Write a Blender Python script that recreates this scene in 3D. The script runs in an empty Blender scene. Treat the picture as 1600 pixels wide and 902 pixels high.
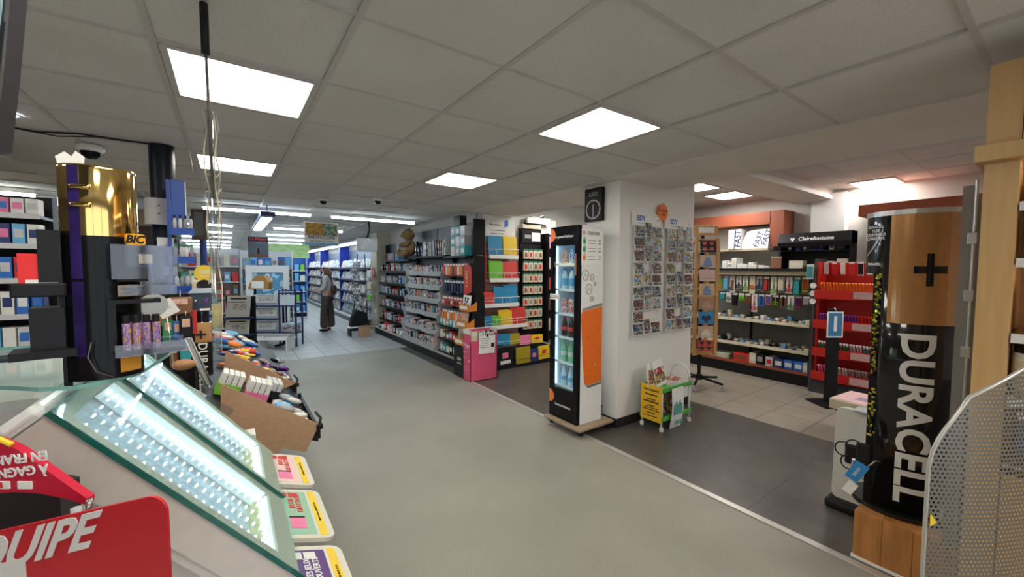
import bpy, bmesh, math, random
from mathutils import Vector, Matrix
rnd = random.Random(7)
PI = math.pi
C = bpy.context.scene.collection
# ------------------------------------------------------------------ camera
FPX, YAW, PITCH, ROLL, CZ = 623.79, .6166, .0504, .0047, 1.56
ZC = 2.418                                   # main ceiling height
fw = Vector((math.sin(YAW)*math.cos(PITCH), math.cos(YAW)*math.cos(PITCH), -math.sin(PITCH)))
_r = Vector((math.cos(YAW), -math.sin(YAW), 0)); _u = _r.cross(fw)
rt = _r*math.cos(ROLL) + _u*math.sin(ROLL); up = _u*math.cos(ROLL) - _r*math.sin(ROLL)
CAM = Vector((0, 0, CZ))
cd = bpy.data.cameras.new('camera'); cam = bpy.data.objects.new('camera', cd); C.objects.link(cam)
cd.sensor_width = 36; cd.lens = 36*FPX/1600; cd.clip_start = .02; cd.clip_end = 100
cam.matrix_world = Matrix(((rt.x, up.x, -fw.x, 0), (rt.y, up.y, -fw.y, 0), (rt.z, up.z, -fw.z, CZ), (0, 0, 0, 1)))
bpy.context.scene.camera = cam
def ray(x, y): return fw + rt*((x-800)/FPX) - up*((y-451)/FPX)
def onx(x, y, X): d = ray(x, y); return CAM + d*(X/d.x)
def ony(x, y, Y): d = ray(x, y); return CAM + d*(Y/d.y)
def onz(x, y, Z): d = ray(x, y); return CAM + d*((Z-CZ)/d.z)
def dep(x, y, D): return CAM + ray(x, y)*D
# ------------------------------------------------------------------ materials
_m = {}
def mat(name, col=(.8, .8, .8), rough=.5, metal=0, em=0, var=0, scale=30, alpha=1, trans=0, coat=0, bump=0, emcol=None, stretch=None, ior=1.45):
    if name in _m: return _m[name]
    m = bpy.data.materials.new(name); m.use_nodes = True; n = m.node_tree; b = n.nodes['Principled BSDF']; L = n.links
    b.inputs['Base Color'].default_value = (*col, 1); b.inputs['Roughness'].default_value = rough
    b.inputs['Metallic'].default_value = metal; b.inputs['IOR'].default_value = ior
    if em: b.inputs['Emission Color'].default_value = (*(emcol or col), 1); b.inputs['Emission Strength'].default_value = em
    if alpha < 1: b.inputs['Alpha'].default_value = alpha
    if trans: b.inputs['Transmission Weight'].default_value = trans
    if coat: b.inputs['Coat Weight'].default_value = coat
    if max(col) < .03 and not metal: b.inputs['Specular IOR Level'].default_value = .22
    if var or bump:
        tc = n.nodes.new('ShaderNodeTexCoord'); nz = n.nodes.new('ShaderNodeTexNoise'); nz.inputs['Scale'].default_value = scale
        src = tc.outputs['Object']
        if stretch:
            mp = n.nodes.new('ShaderNodeMapping'); mp.inputs['Scale'].default_value = stretch
            L.new(src, mp.inputs['Vector']); src = mp.outputs['Vector']
        nz.inputs['Detail'].default_value = 4; L.new(src, nz.inputs['Vector'])
        if var:
            r = n.nodes.new('ShaderNodeValToRGB'); e = r.color_ramp.elements
            e[0].position = .3; e[1].position = .7
            e[0].color = (*[max(0, c*(1-var)) for c in col], 1); e[1].color = (*[min(1, c*(1+var)) for c in col], 1)
            L.new(nz.outputs['Fac'], r.inputs['Fac']); L.new(r.outputs['Color'], b.inputs['Base Color'])
        if bump:
            bp = n.nodes.new('ShaderNodeBump'); bp.inputs['Strength'].default_value = bump; bp.inputs['Distance'].default_value = .002
            L.new(nz.outputs['Fac'], bp.inputs['Height']); L.new(bp.outputs['Normal'], b.inputs['Normal'])
    _m[name] = m; return m
def glass(name, col=(.9, 1, .97), alpha=.12, rough=.02):
    """a thin clear sheet: mostly transparent, with a glossy surface"""
    if name in _m: return _m[name]
    m = bpy.data.materials.new(name); m.use_nodes = True; n = m.node_tree; L = n.links
    out = n.nodes['Material Output']; n.nodes.remove(n.nodes['Principled BSDF'])
    t = n.nodes.new('ShaderNodeBsdfTransparent'); t.inputs['Color'].default_value = (*col, 1)
    g = n.nodes.new('ShaderNodeBsdfPrincipled' if rough > .1 else 'ShaderNodeBsdfGlossy'); g.inputs[0].default_value = (*col, 1); g.inputs['Roughness'].default_value = rough
    mx = n.nodes.new('ShaderNodeMixShader'); mx.inputs['Fac'].default_value = alpha
    L.new(t.outputs[0], mx.inputs[1]); L.new(g.outputs[0], mx.inputs[2]); L.new(mx.outputs[0], out.inputs['Surface'])
    _m[name] = m; return m
def printed(name, pal, scale=4, rough=.45, vary=True, band=None):
    """a printed cover: hard-edged patches of ink, different on each copy"""
    if name in _m: return _m[name]
    m = bpy.data.materials.new(name); m.use_nodes = True; n = m.node_tree; b = n.nodes['Principled BSDF']; L = n.links
    b.inputs['Roughness'].default_value = rough
    tc = n.nodes.new('ShaderNodeTexCoord'); oi = n.nodes.new('ShaderNodeObjectInfo')
    ad = n.nodes.new('ShaderNodeVectorMath'); ad.operation = 'ADD'
    ml = n.nodes.new('ShaderNodeMath'); ml.operation = 'MULTIPLY'; ml.inputs[1].default_value = 90
    L.new(oi.outputs['Random'], ml.inputs[0]); L.new(tc.outputs['Generated'], ad.inputs[0]); L.new(ml.outputs[0], ad.inputs[1])
    nz = n.nodes.new('ShaderNodeTexNoise'); nz.inputs['Scale'].default_value = scale; nz.inputs['Detail'].default_value = 1.5
    L.new(ad.outputs[0] if vary else tc.outputs['Generated'], nz.inputs['Vector'])
    r = n.nodes.new('ShaderNodeValToRGB'); r.color_ramp.interpolation = 'CONSTANT'; e = r.color_ramp.elements
    while len(e) < len(pal): e.new(.5)
    for i, c in enumerate(pal): e[i].position = 0 if i == 0 else .3+.4*(i-1)/max(1, len(pal)-1); e[i].color = (*c, 1)
    L.new(nz.outputs['Fac'], r.inputs['Fac']); L.new(r.outputs['Color'], b.inputs['Base Color'])
    _m[name] = m; return m
COL = {'red': (.62, .03, .03), 'orange': (.85, .22, .03), 'yellow': (.85, .6, .03), 'lime green': (.2, .55, .05), 'green': (.04, .3, .1), 'teal': (.03, .35, .4),
       'sky blue': (.15, .45, .75), 'blue': (.03, .16, .55), 'navy': (.02, .04, .16), 'purple': (.2, .05, .35), 'pink': (.8, .2, .4), 'white': (.75, .75, .73),
       'cream': (.72, .64, .48), 'grey': (.32, .33, .34), 'black': (.015, .015, .018), 'brown': (.2, .09, .04), 'silver': (.55, .56, .58)}
def cm(c, rough=.45): return mat('paint_'+c.replace(' ', '_')+('' if rough == .45 else '_r%d' % int(rough*100)), COL[c], rough, var=.06, scale=18)
BLK = mat('black_matte', (.012, .012, .014), .45, var=.15); BLKG = mat('black_gloss', (.006, .006, .008), .16, var=.1)
WHT = mat('white_paint', (.8, .8, .79), .4, var=.03); GRY = mat('grey_metal_paint', (.42, .43, .45), .4, var=.05)
CHR = mat('chrome_wire', (.75, .75, .76), .25, 1, var=.05); PAPER = mat('white_paper', (.85, .85, .83), .7, var=.03)
INK = mat('black_ink', (.02, .02, .022), .6, var=.1); STL = mat('steel', (.5, .5, .5), .35, .9, var=.08)
KRAFT = mat('kraft_cardboard', (.44, .27, .16), .8, var=.08, scale=60)
# ------------------------------------------------------------------ mesh building
class MB:
    def __init__(s): s.v = []; s.f = []; s.mi = []; s.sm = []
    def add(s, vs, fs, mi=0, sm=False, M=None):
        b = len(s.v); s.v += [tuple(M @ Vector(v)) if M else tuple(v) for v in vs]
        for f in fs: s.f.append([b+i for i in f]); s.mi.append(mi); s.sm.append(sm)
        return s
    def box(s, c, d, mi=0, rz=0, M=None, bev=0, sm=False):
        x, y, z = d[0]/2, d[1]/2, d[2]/2
        T = Matrix.Translation(c) @ (Matrix.Rotation(rz, 4, 'Z') if rz else Matrix.Identity(4))
        if M: T = M @ T
        if bev:
            bm = bmesh.new(); bmesh.ops.create_cube(bm, size=1)
            bmesh.ops.scale(bm, vec=d, verts=bm.verts)
            bmesh.ops.bevel(bm, geom=bm.edges[:], offset=min(bev, min(d)*.45), segments=2, affect='EDGES', profile=.5)
            bm.verts.index_update()
            s.add([v.co[:] for v in bm.verts], [[v.index for v in f.verts] for f in bm.faces], mi, sm, T); bm.free(); return s
        vs = [(a*x, b*y, c_*z) for a in (-1, 1) for b in (-1, 1) for c_ in (-1, 1)]
        return s.add(vs, [(0, 1, 3, 2), (4, 6, 7, 5), (0, 4, 5, 1), (2, 3, 7, 6), (0, 2, 6, 4), (1, 5, 7, 3)], mi, False, T)
    def span(s, a, b, mi=0, M=None, bev=0): return s.box([(p+q)/2 for p, q in zip(a, b)], [abs(q-p) for p, q in zip(a, b)], mi, 0, M, bev)
    def lathe(s, prof, c=(0, 0, 0), n=20, mi=0, sm=True, M=None, a0=0, a1=2*PI, sx=1, sy=1):
        full = a1-a0 > 2*PI-.01; k = n if full else n+1; vs = []
        for r, z in prof:
            for i in range(k): a = a0+(a1-a0)*i/n; vs.append((c[0]+r*math.cos(a)*sx, c[1]+r*math.sin(a)*sy, c[2]+z))
        fs = [(j*k+i, j*k+(i+1) % k, (j+1)*k+(i+1) % k, (j+1)*k+i) for j in range(len(prof)-1) for i in range(n if full else k-1)]
        return s.add(vs, fs, mi, sm, M)
    def cyl(s, c, r, h, n=16, mi=0, r2=None, M=None, sx=1, sy=1):
        r2 = r if r2 is None else r2
        s.lathe([(r, 0), (r2, h)], c, n, mi, True, M, sx=sx, sy=sy)
        for rr, z, rev in ((r, 0, 1), (r2, h, 0)):
            if rr > 0:
                p = [(c[0]+rr*math.cos(2*PI*i/n)*sx, c[1]+rr*math.sin(2*PI*i/n)*sy, c[2]+z) for i in range(n)]
                s.add(p, [list(range(n))[::-1] if rev else list(range(n))], mi, False, M)
        return s
    def tube(s, pts, r, n=6, mi=0, M=None):
        pts = [Vector(p) for p in pts]; k = len(pts); vs = []; ref = None
        for i, p in enumerate(pts):
            t = (pts[min(i+1, k-1)]-pts[max(i-1, 0)]).normalized()
            if ref is None: ref = Vector((0, 0, 1)) if abs(t.z) < .9 else Vector((1, 0, 0))
            a = t.cross(ref).normalized(); b = a.cross(t).normalized(); ref = b
            rr = r[i] if isinstance(r, (list, tuple)) else r
            vs += [p+(a*math.cos(2*PI*j/n)+b*math.sin(2*PI*j/n))*rr for j in range(n)]
        fs = [(i*n+j, i*n+(j+1) % n, (i+1)*n+(j+1) % n, (i+1)*n+j) for i in range(k-1) for j in range(n)]
        fs += [list(range(n))[::-1], [(k-1)*n+j for j in range(n)]]
        return s.add(vs, fs, mi, True, M)
    def prism(s, poly, t, mi=0, M=None, mi_side=None):
        """a flat outline (x, z) given thickness t along y"""
        n = len(poly); vs = [(p[0], -t/2, p[1]) for p in poly]+[(p[0], t/2, p[1]) for p in poly]
        s.add(vs, [list(range(n)), list(range(n, 2*n))[::-1]], mi, False, M)
        return s.add(vs, [(i, i+n, (i+1) % n+n, (i+1) % n) for i in range(n)], mi if mi_side is None else mi_side, False, M)
    def ball(s, c, r, mi=0, n=14, m=9, M=None, sc=(1, 1, 1)):
        vs = []; fs = []
        for j in range(m+1):
            t = PI*j/m
            for i in range(n): a = 2*PI*i/n; vs.append((c[0]+r*sc[0]*math.sin(t)*math.cos(a), c[1]+r*sc[1]*math.sin(t)*math.sin(a), c[2]+r*sc[2]*math.cos(t)))
        fs = [(j*n+i, (j+1)*n+i, (j+1)*n+(i+1) % n, j*n+(i+1) % n) for j in range(m) for i in range(n)]
        return s.add(vs, fs, mi, True, M)
    def mesh(s, name, mats):
        me = bpy.data.meshes.new(name); me.from_pydata(s.v, [], s.f)
        for m in (mats if isinstance(mats, (list, tuple)) else [mats]): me.materials.append(m)
        me.polygons.foreach_set('material_index', s.mi); me.polygons.foreach_set('use_smooth', s.sm); me.update()
        bm = bmesh.new(); bm.from_mesh(me); bmesh.ops.recalc_face_normals(bm, faces=bm.faces); bm.to_mesh(me); bm.free()
        return me
def obj(name, mb, mats, parent=None, loc=None, rot=None):
    me = mb.mesh(name, mats) if isinstance(mb, MB) else mb
    o = bpy.data.objects.new(name, me); C.objects.link(o)
    if parent: o.parent = parent
    if loc is not None: o.location = loc
    if rot is not None: o.rotation_euler = rot
    return o
def tag(o, label, cat, group=None, kind=None):
    o['label'] = label; o['category'] = cat
    if group: o['group'] = group
    if kind: o['kind'] = kind
    return o
def thing(name, label, cat, loc=(0, 0, 0), rz=0, group=None, rot=None):
    o = bpy.data.objects.new(name, None); C.objects.link(o); o.location = loc; o.rotation_euler = rot or (0, 0, rz); o.empty_display_size = .05
    return tag(o, label, cat, group)
def solo(name, mb, mats, label, cat, loc=None, rot=None, group=None): return tag(obj(name, mb, mats, None, loc, rot), label, cat, group)
def struct(name, mb, mats): o = obj(name, mb, mats); o['kind'] = 'structure'; return o
def dup(root, label, loc=None, rot=None, group=None, scale=None):
    r = root.copy(); C.objects.link(r)
    if loc is not None: r.location = loc
    if rot is not None: r.rotation_euler = rot
    if scale is not None: r.scale = scale
    r['label'] = label
    if group: r['group'] = group
    for ch in root.children:
        c = ch.copy(); C.objects.link(c); c.parent = r
        for g in ch.children: d = g.copy(); C.objects.link(d); d.parent = c
    return r
def text(s, size, m, parent=None, loc=(0, 0, 0), rot=(PI/2, 0, 0), bold=0, shear=0, ext=.0006, align='CENTER', name='lettering', sx=1, space=1):
    cu = bpy.data.curves.new('t', 'FONT'); cu.body = s; cu.size = size; cu.align_x = align; cu.align_y = 'CENTER'; cu.extrude = ext; cu.offset = bold; cu.shear = shear
    cu.resolution_u = 3; cu.space_line = 1.0; cu.space_character = space
    t = bpy.data.objects.new('t', cu)
    for f_ in (1, .9, 1.1, .75, 0):          # some offsets make the outline shoot off: take the first that does not
        cu.offset = bold*f_; me = bpy.data.meshes.new_from_object(t)
        if not me.vertices or max(max(abs(v.co.x), abs(v.co.y)) for v in me.vertices) < size*(len(s)+2): break
    bpy.data.objects.remove(t)
    me.name = name; me.materials.clear(); me.materials.append(m)
    if sx != 1: me.transform(Matrix.Diagonal((sx, 1, 1, 1)))
    o = bpy.data.objects.new(name, me); C.objects.link(o); o.location = loc; o.rotation_euler = rot
    if parent: o.parent = parent
    return o
ORD = 'first second third fourth fifth sixth seventh eighth ninth tenth eleventh twelfth thirteenth fourteenth fifteenth sixteenth seventeenth eighteenth nineteenth twentieth'.split()
def nth(i):
    if i < 20: return ORD[i]
    t, u = divmod(i+1, 10); T = ['', '', 'twenty', 'thirty', 'forty', 'fifty', 'sixty', 'seventy', 'eighty', 'ninety'][t]
    return (T[:-1]+'ieth') if u == 0 else T+'-'+ORD[u-1]
# ================================================================== the setting
def tile_mat(name, col, joint, size, off=(0, 0), jw=.006, rough=.4, var=.08, nscale=3, spk=0):
    m = bpy.data.materials.new(name); m.use_nodes = True; n = m.node_tree; b = n.nodes['Principled BSDF']; L = n.links
    tc = n.nodes.new('ShaderNodeTexCoord'); sp = n.nodes.new('ShaderNodeSeparateXYZ'); L.new(tc.outputs['Object'], sp.inputs[0])
    def M(op, a, bb, c=None):
        q = n.nodes.new('ShaderNodeMath'); q.operation = op
        for i, w in enumerate((a, bb, c)):
            if w is None: continue
            if isinstance(w, (int, float)): q.inputs[i].default_value = w
            else: L.new(w, q.inputs[i])
        return q.outputs[0]
    js = []
    for ax, o in zip('XY', off):
        if size: js.append(M('LESS_THAN', M('ABSOLUTE', M('WRAP', M('SUBTRACT', sp.outputs[ax], o), size/2, -size/2), None), jw/2))
    nz = n.nodes.new('ShaderNodeTexNoise'); nz.inputs['Scale'].default_value = nscale; nz.inputs['Detail'].default_value = 6; L.new(tc.outputs['Object'], nz.inputs['Vector'])
    r = n.nodes.new('ShaderNodeValToRGB'); e = r.color_ramp.elements; e[0].position = .3; e[1].position = .7
    e[0].color = (*[c*(1-var) for c in col], 1); e[1].color = (*[c*(1+var) for c in col], 1); L.new(nz.outputs['Fac'], r.inputs['Fac']); out = r.outputs['Color']
    if spk:
        n2 = n.nodes.new('ShaderNodeTexNoise'); n2.inputs['Scale'].default_value = 220; n2.inputs['Detail'].default_value = 2; L.new(tc.outputs['Object'], n2.inputs['Vector'])
        r2 = n.nodes.new('ShaderNodeValToRGB'); e = r2.color_ramp.elements; e[0].position = .38; e[1].position = .62; e[0].color = (1-spk,)*3+(1,); e[1].color = (1+spk*.6,)*3+(1,)
        L.new(n2.outputs['Fac'], r2.inputs['Fac']); mm = n.nodes.new('ShaderNodeMix'); mm.data_type = 'RGBA'; mm.blend_type = 'MULTIPLY'; mm.inputs[0].default_value = 1
        L.new(out, mm.inputs[6]); L.new(r2.outputs['Color'], mm.inputs[7]); out = mm.outputs[2]
    if js:
        mx = n.nodes.new('ShaderNodeMix'); mx.data_type = 'RGBA'; mx.inputs[7].default_value = (*joint, 1)
        L.new(M('MAXIMUM', js[0], js[1]), mx.inputs[0]); L.new(out, mx.inputs[6]); out = mx.outputs[2]
    L.new(out, b.inputs['Base Color']); b.inputs['Roughness'].default_value = rough
    _m[name] = m; return m
XB, YT = 4.42, 7.56
VINYL = tile_mat('speckled_vinyl', (.3, .288, .25), (0, 0, 0), 0, rough=.55, var=.12, nscale=1.3, spk=.22)
DARKT = tile_mat('dark_stone_tile', (.088, .082, .074), (.045, .042, .04), .62, (2.7, .55), .006, .38, .2, 5)
BEIGE = tile_mat('beige_floor_tile', (.33, .295, .245), (.1, .085, .07), .42, (XB, 1.46), .009, .35, .08, 4)
LGHTT = tile_mat('pale_floor_tile', (.4, .41, .41), (.13, .13, .13), .42, (.1, YT), .012, .45, .06, 4)
ft = .02
struct('floor', MB().span((-5, -3, -ft), (2.67, YT, 0)), VINYL)
struct('floor_dark_tiles', MB().span((2.67, -3, -ft), (XB, YT, 0)), DARKT)
struct('floor_beige_tiles', MB().span((XB, -3, -ft), (8.2, YT, 0)), BEIGE)
struct('floor_pale_tiles', MB().span((-5, YT, -ft), (8.2, 31, 0)), LGHTT)
struct('trim_1', MB().box((2.675, .9, .004), (.05, 7.9, .008), bev=.003), mat('aluminium_strip', (.62, .61, .58), .35, .6, var=.06))
# main ceiling: mineral tiles hung on a T-bar grid
CEIL = tile_mat('ceiling_tile', (.64, .625, .6), (0, 0, 0), 0, rough=.9, var=.05, nscale=2, spk=.1)
BAR = mat('ceiling_bar', (.52, .5, .475), .5, var=.04)
GX = [.985+.6*k for k in range(-10, 4)]; GY = [.249+.6*k for k in range(-5, 52)]
cells_on = {}
lights_main = [(-.215, 2.049), (-.215, 3.849), (1.585, 1.449), (1.585, 3.249), (-.215, .249), (1.585, -1.551), (-.215, -1.551), (-2.015, .849), (-2.015, 2.649), (1.585, -2.15)]
GX[-1] = 2.95
gx0 = -5.015
m = MB(); xs = [gx0]+[x for x in GX if x > gx0+.01]; ys = [-3.0]+[y for y in GY if y > -2.9]+[31.0]
def lit(x0, y0, x1, y1): return any(abs((x0+x1)/2-(a+.3)) < .2 and abs((y0+y1)/2-(b+.3)) < .2 for a, b in lights_main)
for i in range(len(xs)-1):
    for j in range(len(ys)-1):
        a, b, c, d = xs[i], ys[j], xs[i+1], ys[j+1]
        if lit(a, b, c, d): continue
        dz = .004*((i*7+j*3) % 3)
        m.add([(a, b, ZC+dz), (c, b, ZC+dz), (c, d, ZC+dz), (a, d, ZC+dz)], [(0, 1, 2, 3)], 0)
for x in xs[1:-1]: m.span((x-.012, -3, ZC-.004), (x+.012, 31, ZC+.02), 1)
for y in ys[1:-1]: m.span((gx0, y-.011, ZC-.003), (2.95, y+.011, ZC+.02), 1)
m.span((gx0, -3, ZC+.3), (2.95, 31, ZC+.32), 0)
struct('ceiling', m, [CEIL, BAR])
PANEL = mat('light_diffuser', (1, .97, .86), .5, em=10.5, emcol=(1, .95, .83)); PANEL2 = mat('side_light_diffuser', (1, .97, .88), .5, em=17, emcol=(1, .96, .9))
def panel(label, x0, y0, x1, y1, z, group='square ceiling light panels'):
    t = thing('ceiling_light', label, 'ceiling light', ((x0+x1)/2, (y0+y1)/2, z), 0, group)
    w, h = x1-x0, y1-y0
    f = MB()
    for s in (-1, 1): f.box((s*(w/2-.013), 0, .012), (.026, h, .03)); f.box((0, s*(h/2-.013), .012), (w-.052, .026, .03))
    obj('frame', f, BAR, t); obj('diffuser', MB().box((0, 0, .012), (w-.052, h-.052, .012)), PANEL2 if z > 2.5 else PANEL, t)
    return t
lab = ['large square ceiling light panel cut across by the hanging clear tube', 'square ceiling light panel beyond the hanging tube, above the newspapers', 'large square ceiling light panel over the grey aisle near the drinks fridge', 'square ceiling light panel farther along the aisle, before the wall clock pillar']
for i, (x, y) in enumerate(lights_main):
    panel(lab[i] if i < 4 else 'square ceiling light panel over the tills by the shop window', x+.015, y+.015, x+.585, y+.585, ZC-.004)
# soffit beams and the raised ceiling of the side room
SOF = mat('soffit_plaster', (.74, .71, .66), .8, var=.04, scale=2)
ZR = 2.66
struct('trim_2', MB().span((2.95, -3, ZC-.012), (3.84, 5.3, ZC+.5)), SOF)
struct('trim_3', MB().span((3.84, 1.98, 2.52), (8.2, 2.42, ZR+.3)), SOF)
struct('trim_4', MB().span((3.84, 1.955, 2.52), (8.2, 1.979, 2.575)), mat('white_edge_trim', (.9, .9, .88), .4, var=.02))
m = MB(); zs = ZR
m.span((3.84, -3, zs), (8.2, 5.3, zs+.02), 0)
for k in range(9): m.span((3.9+.6*k-.01, -3, zs-.003), (3.9+.6*k+.01, 5.3, zs+.01), 1)
for k in range(14): m.span((3.84, -2.6+.6*k-.01, zs-.003), (8.2, -2.6+.6*k+.01, zs+.01), 1)
struct('ceiling_side_room', m, [CEIL, BAR])
def px_panel(label, pts, z):
    P = [onz(x, y, z) for x, y in pts]; xs_ = [p.x for p in P]; ys_ = [p.y for p in P]
    return panel(label, min(xs_), min(ys_), max(xs_), max(ys_), z, 'side room ceiling light panels')
px_panel('flat ceiling light panel over the side room beside the white wall pier', [(1325, 287), (1400, 278), (1414, 285), (1338, 293)], ZR-.012)
px_panel('square ceiling light panel above the card spinner in the side room', [(1104, 306), (1150, 299), (1176, 305), (1128, 313)], ZR-.012)
px_panel('ceiling light panel half hidden behind the postcard wall', [(1066, 293), (1086, 286), (1122, 292), (1088, 300)], ZR-.012)
panel('side room ceiling light panel over the folder racks', 4.3, 4.3, 4.9, 4.9, ZR-.012, 'side room ceiling light panels')
panel('added out-of-view ceiling light panel brightening the side room, past the battery tower', 4.6, -1.2, 5.2, -.6, ZR-.012, 'side room ceiling light panels')  # extra panel out of view, added to brighten the side room and soffit
panel('added out-of-view ceiling light panel brightening the side room, over the dark tiles', 4.2, -.5, 4.8, .1, ZR-.012, 'side room ceiling light panels')  # another added panel, unseen, there for more light in the side room
# walls
WALL = mat('cream_wall', (.58, .565, .53), .8, var=.04, scale=2)
struct('wall_side_room', MB().span((6.86, -3, 0), (6.96, 5.3, 2.9)), WALL)
struct('wall_right', MB().span((3.25, 5.72, 0), (3.33, 31, 2.6)), WALL)
struct('wall_side_room_end', MB().span((3.25, 5.62, 0), (8.2, 5.72, 2.9)), WALL)
struct('wall_back', MB().span((-5, 30.9, 0), (3.3, 31, 2.6)), WALL)
struct('wall_left', MB().span((-5.1, -3, 0), (-5, 31, 2.6)), mat('dark_wall', (.22, .2, .19), .8, var=.05, scale=2))
m = MB().span((-5, -3.1, 0), (-2.2, -3, 2.9)).span((2.4, -3.1, 0), (8.2, -3, 2.9)).span((-2.2, -3.1, 2.3), (2.4, -3, 2.9)).span((-2.2, -3.1, 0), (2.4, -3, .12))
struct('wall_tills', m, WALL)
m = MB()
for x in (-2.17, -.65, .85, 2.37): m.span((x-.03, -3.07, .12), (x+.03, -3.03, 2.3))
m.span((-2.2, -3.07, .12), (2.4, -3.03, .18)).span((-2.2, -3.07, 2.24), (2.4, -3.03, 2.3))
struct('window_1', m, mat('window_frame_grey', (.3, .3, .3), .4, .3, var=.05))
la = bpy.data.lights.new('shop_window_daylight', 'AREA'); la.shape = 'RECTANGLE'; la.size = 4.4; la.size_y = 2.1; la.energy = 24; la.color = (.93, .97, 1)
lo = bpy.data.objects.new('shop_window_daylight', la); C.objects.link(lo); lo.location = (.1, -3.2, 1.25); lo.rotation_euler = (PI/2, 0, 0)
PIER = mat('white_pier', (.82, .815, .805), .55, var=.025, scale=1.5)
struct('wall_pier', MB().span((3.07, 2.55, 0), (4.35, 2.98, 2.9)), PIER)
struct('baseboard_pier', MB().span((3.055, 2.535, 0), (4.355, 2.995, .085)), mat('black_skirting', (.02, .02, .022), .35, var=.1))
struct('wall_side_pier', MB().span((6.7, 1.81, 0), (6.86, 2.19, 2.6)), PIER)
# tube lights under the far ceiling: battens across the aisle
TUBE = mat('fluorescent_tube', (.85, .95, 1), .4, em=14, emcol=(.8, .93, 1))
def batten(label, x0, x1, y, z=2.36):
    t = thing('ceiling_tube_light', label, 'tube light', ((x0+x1)/2, y, z), 0, 'fluorescent tube lights'); w = x1-x0
    obj('housing', MB().box((0, 0, .033), (w, .1, .05), bev=.006), WHT, t)
    M_ = Matrix.Rotation(PI/2, 4, 'Y')
    for s in (-1, 1): obj('tube', MB().cyl((0, s*.028, -w/2+.02), .014, w-.04, 10, M=Matrix.Translation((0, 0, -.008)) @ M_), TUBE, t)
    return t
k = 0
rows = [6.82, 9.5, 11.4, 13.3, 15.5, 17.8, 20.2, 23, 26, 29]
for r_, y in enumerate(rows):
    for c_, (a, b) in enumerate([(-3.3, -1.75), (-.28, 1.06), (1.33, 2.72)] if r_ == 0 else [(-3.3, -1.8), (-1.2, .1), (.75, 2.1)]):
        batten('cool white tube light in the %s row beyond the square panels, %s' % (nth(r_), ['over the tobacco wall', 'above the newspapers', 'near the bookcase side'][c_]), a, b, y)
# ================================================================== pier, drinks fridge, postcards, trolley, card spinner
FX, FY = (PI/2, 0, -PI/2), (PI/2, 0, 0)        # lettering on a face turned to -X, on a face turned to -Y
ORG = mat('orange_paint', (.9, .2, .03), .4, var=.03)
# fridge on a wheeled board
t = thing('dolly_board', 'flat plywood board on black castors carrying the drinks fridge', 'dolly', (2.78, 2.78, 0))
obj('board', MB().box((0, 0, .083), (.47, .5, .028), bev=.008), mat('plywood', (.34, .25, .17), .6, var=.12, scale=8, stretch=(1, 12, 1)), t)
for sx in (-1, 1):
    for sy in (-1, 1):
        o = obj('caster', MB().cyl((-.012, 0, 0), .026, .024, 14, M=Matrix.Translation((sx*.18, sy*.2, .027)) @ Matrix.Rotation(PI/2, 4, 'Y')).box((sx*.18, sy*.2, .058), (.05, .05, .022)), BLK, t)
W_, D_, H_ = .31, .385, 1.862
t = thing('drinks_fridge', 'tall slim black lit drinks fridge with an orange can on its white side', 'fridge', (2.62, 2.622, .0982))
c = MB()
c.span((.02, 0, 0), (W_, .018, H_)); c.span((.02, D_-.018, 0), (W_, D_, H_)); c.span((W_-.02, .018, 0), (W_, D_-.018, H_)); c.span((.02, .018, .0), (W_, D_-.018, .27)); c.span((.02, .018, 1.72), (W_, D_-.018, H_))
obj('cabinet', c, WHT, t)
obj('liner', MB().span((W_-.028, .019, .27), (W_-.021, D_-.019, 1.72)), mat('fridge_liner', (.75, .85, .95), .35, var=.02), t)
d = MB()   # black door frame with an opening
d.span((-.022, 0, 0), (.019, D_, .3)); d.span((-.022, 0, 1.68), (.019, D_, H_)); d.span((-.022, 0, .3), (.019, .05, 1.68)); d.span((-.022, D_-.035, .3), (.019, D_, 1.68))
dr = obj('door', d, BLKG, t)
obj('pane', MB().span((-.012, .05, .3), (-.006, D_-.035, 1.68)), glass('door_glass', (.95, 1, 1), .06), dr)
obj('handle', MB().box((-.03, .03, 1.5), (.018, .014, .2), bev=.005), mat('copper_strip', (.5, .25, .15), .4, .4, var=.05), dr)
LEDC = mat('cool_led', (.7, .88, 1), .4, em=2.6, emcol=(.4, .7, 1))
obj('light_strip', MB().span((.03, D_-.04, .3), (.04, D_-.028, 1.68)).span((.03, .02, .3), (.036, .026, 1.68)).span((.03, .06, 1.7), (.06, D_-.06, 1.706)), LEDC, t)
SH = [.3, .545, .79, 1.02, 1.255, 1.5]
for z in SH: obj('shelf', MB().span((.03, .02, z-.008), (W_-.03, D_-.02, z)).span((.026, .02, z-.012), (.03, D_-.02, z+.014)), mat('white_wire_shelf', (.8, .88, .95), .35, var=.02), t)
def disc(name, c0, r, y0, y1, z0, z1, m, p):      # round print on the door, cut by the door edges
    pts = [(min(max(c0[0]+r*math.cos(a), y0), y1), min(max(c0[1]+r*math.sin(a), z0), z1)) for a in [2*PI*i/40 for i in range(40)]]
    return obj(name, MB().add([(-.0235, a, b) for a, b in pts], [list(range(40))]), m, p)
disc('orange_disc', (D_-.005, 1.785), .065, 0, D_-.002, 0, H_, ORG, dr); disc('orange_disc', (D_-.005, .2), .065, 0, D_-.002, 0, H_, ORG, dr)
LET = mat('white_lettering', (.85, .85, .85), .5, em=0, var=.02)
text('La pause fraîcheur', .034, LET, dr, (-.0235, .19, 1.765), FX, bold=.0006, name='slogan'); text('La pause fraîcheur', .03, LET, dr, (-.0235, .19, .135), FX, bold=.0004, name='slogan')
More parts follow.
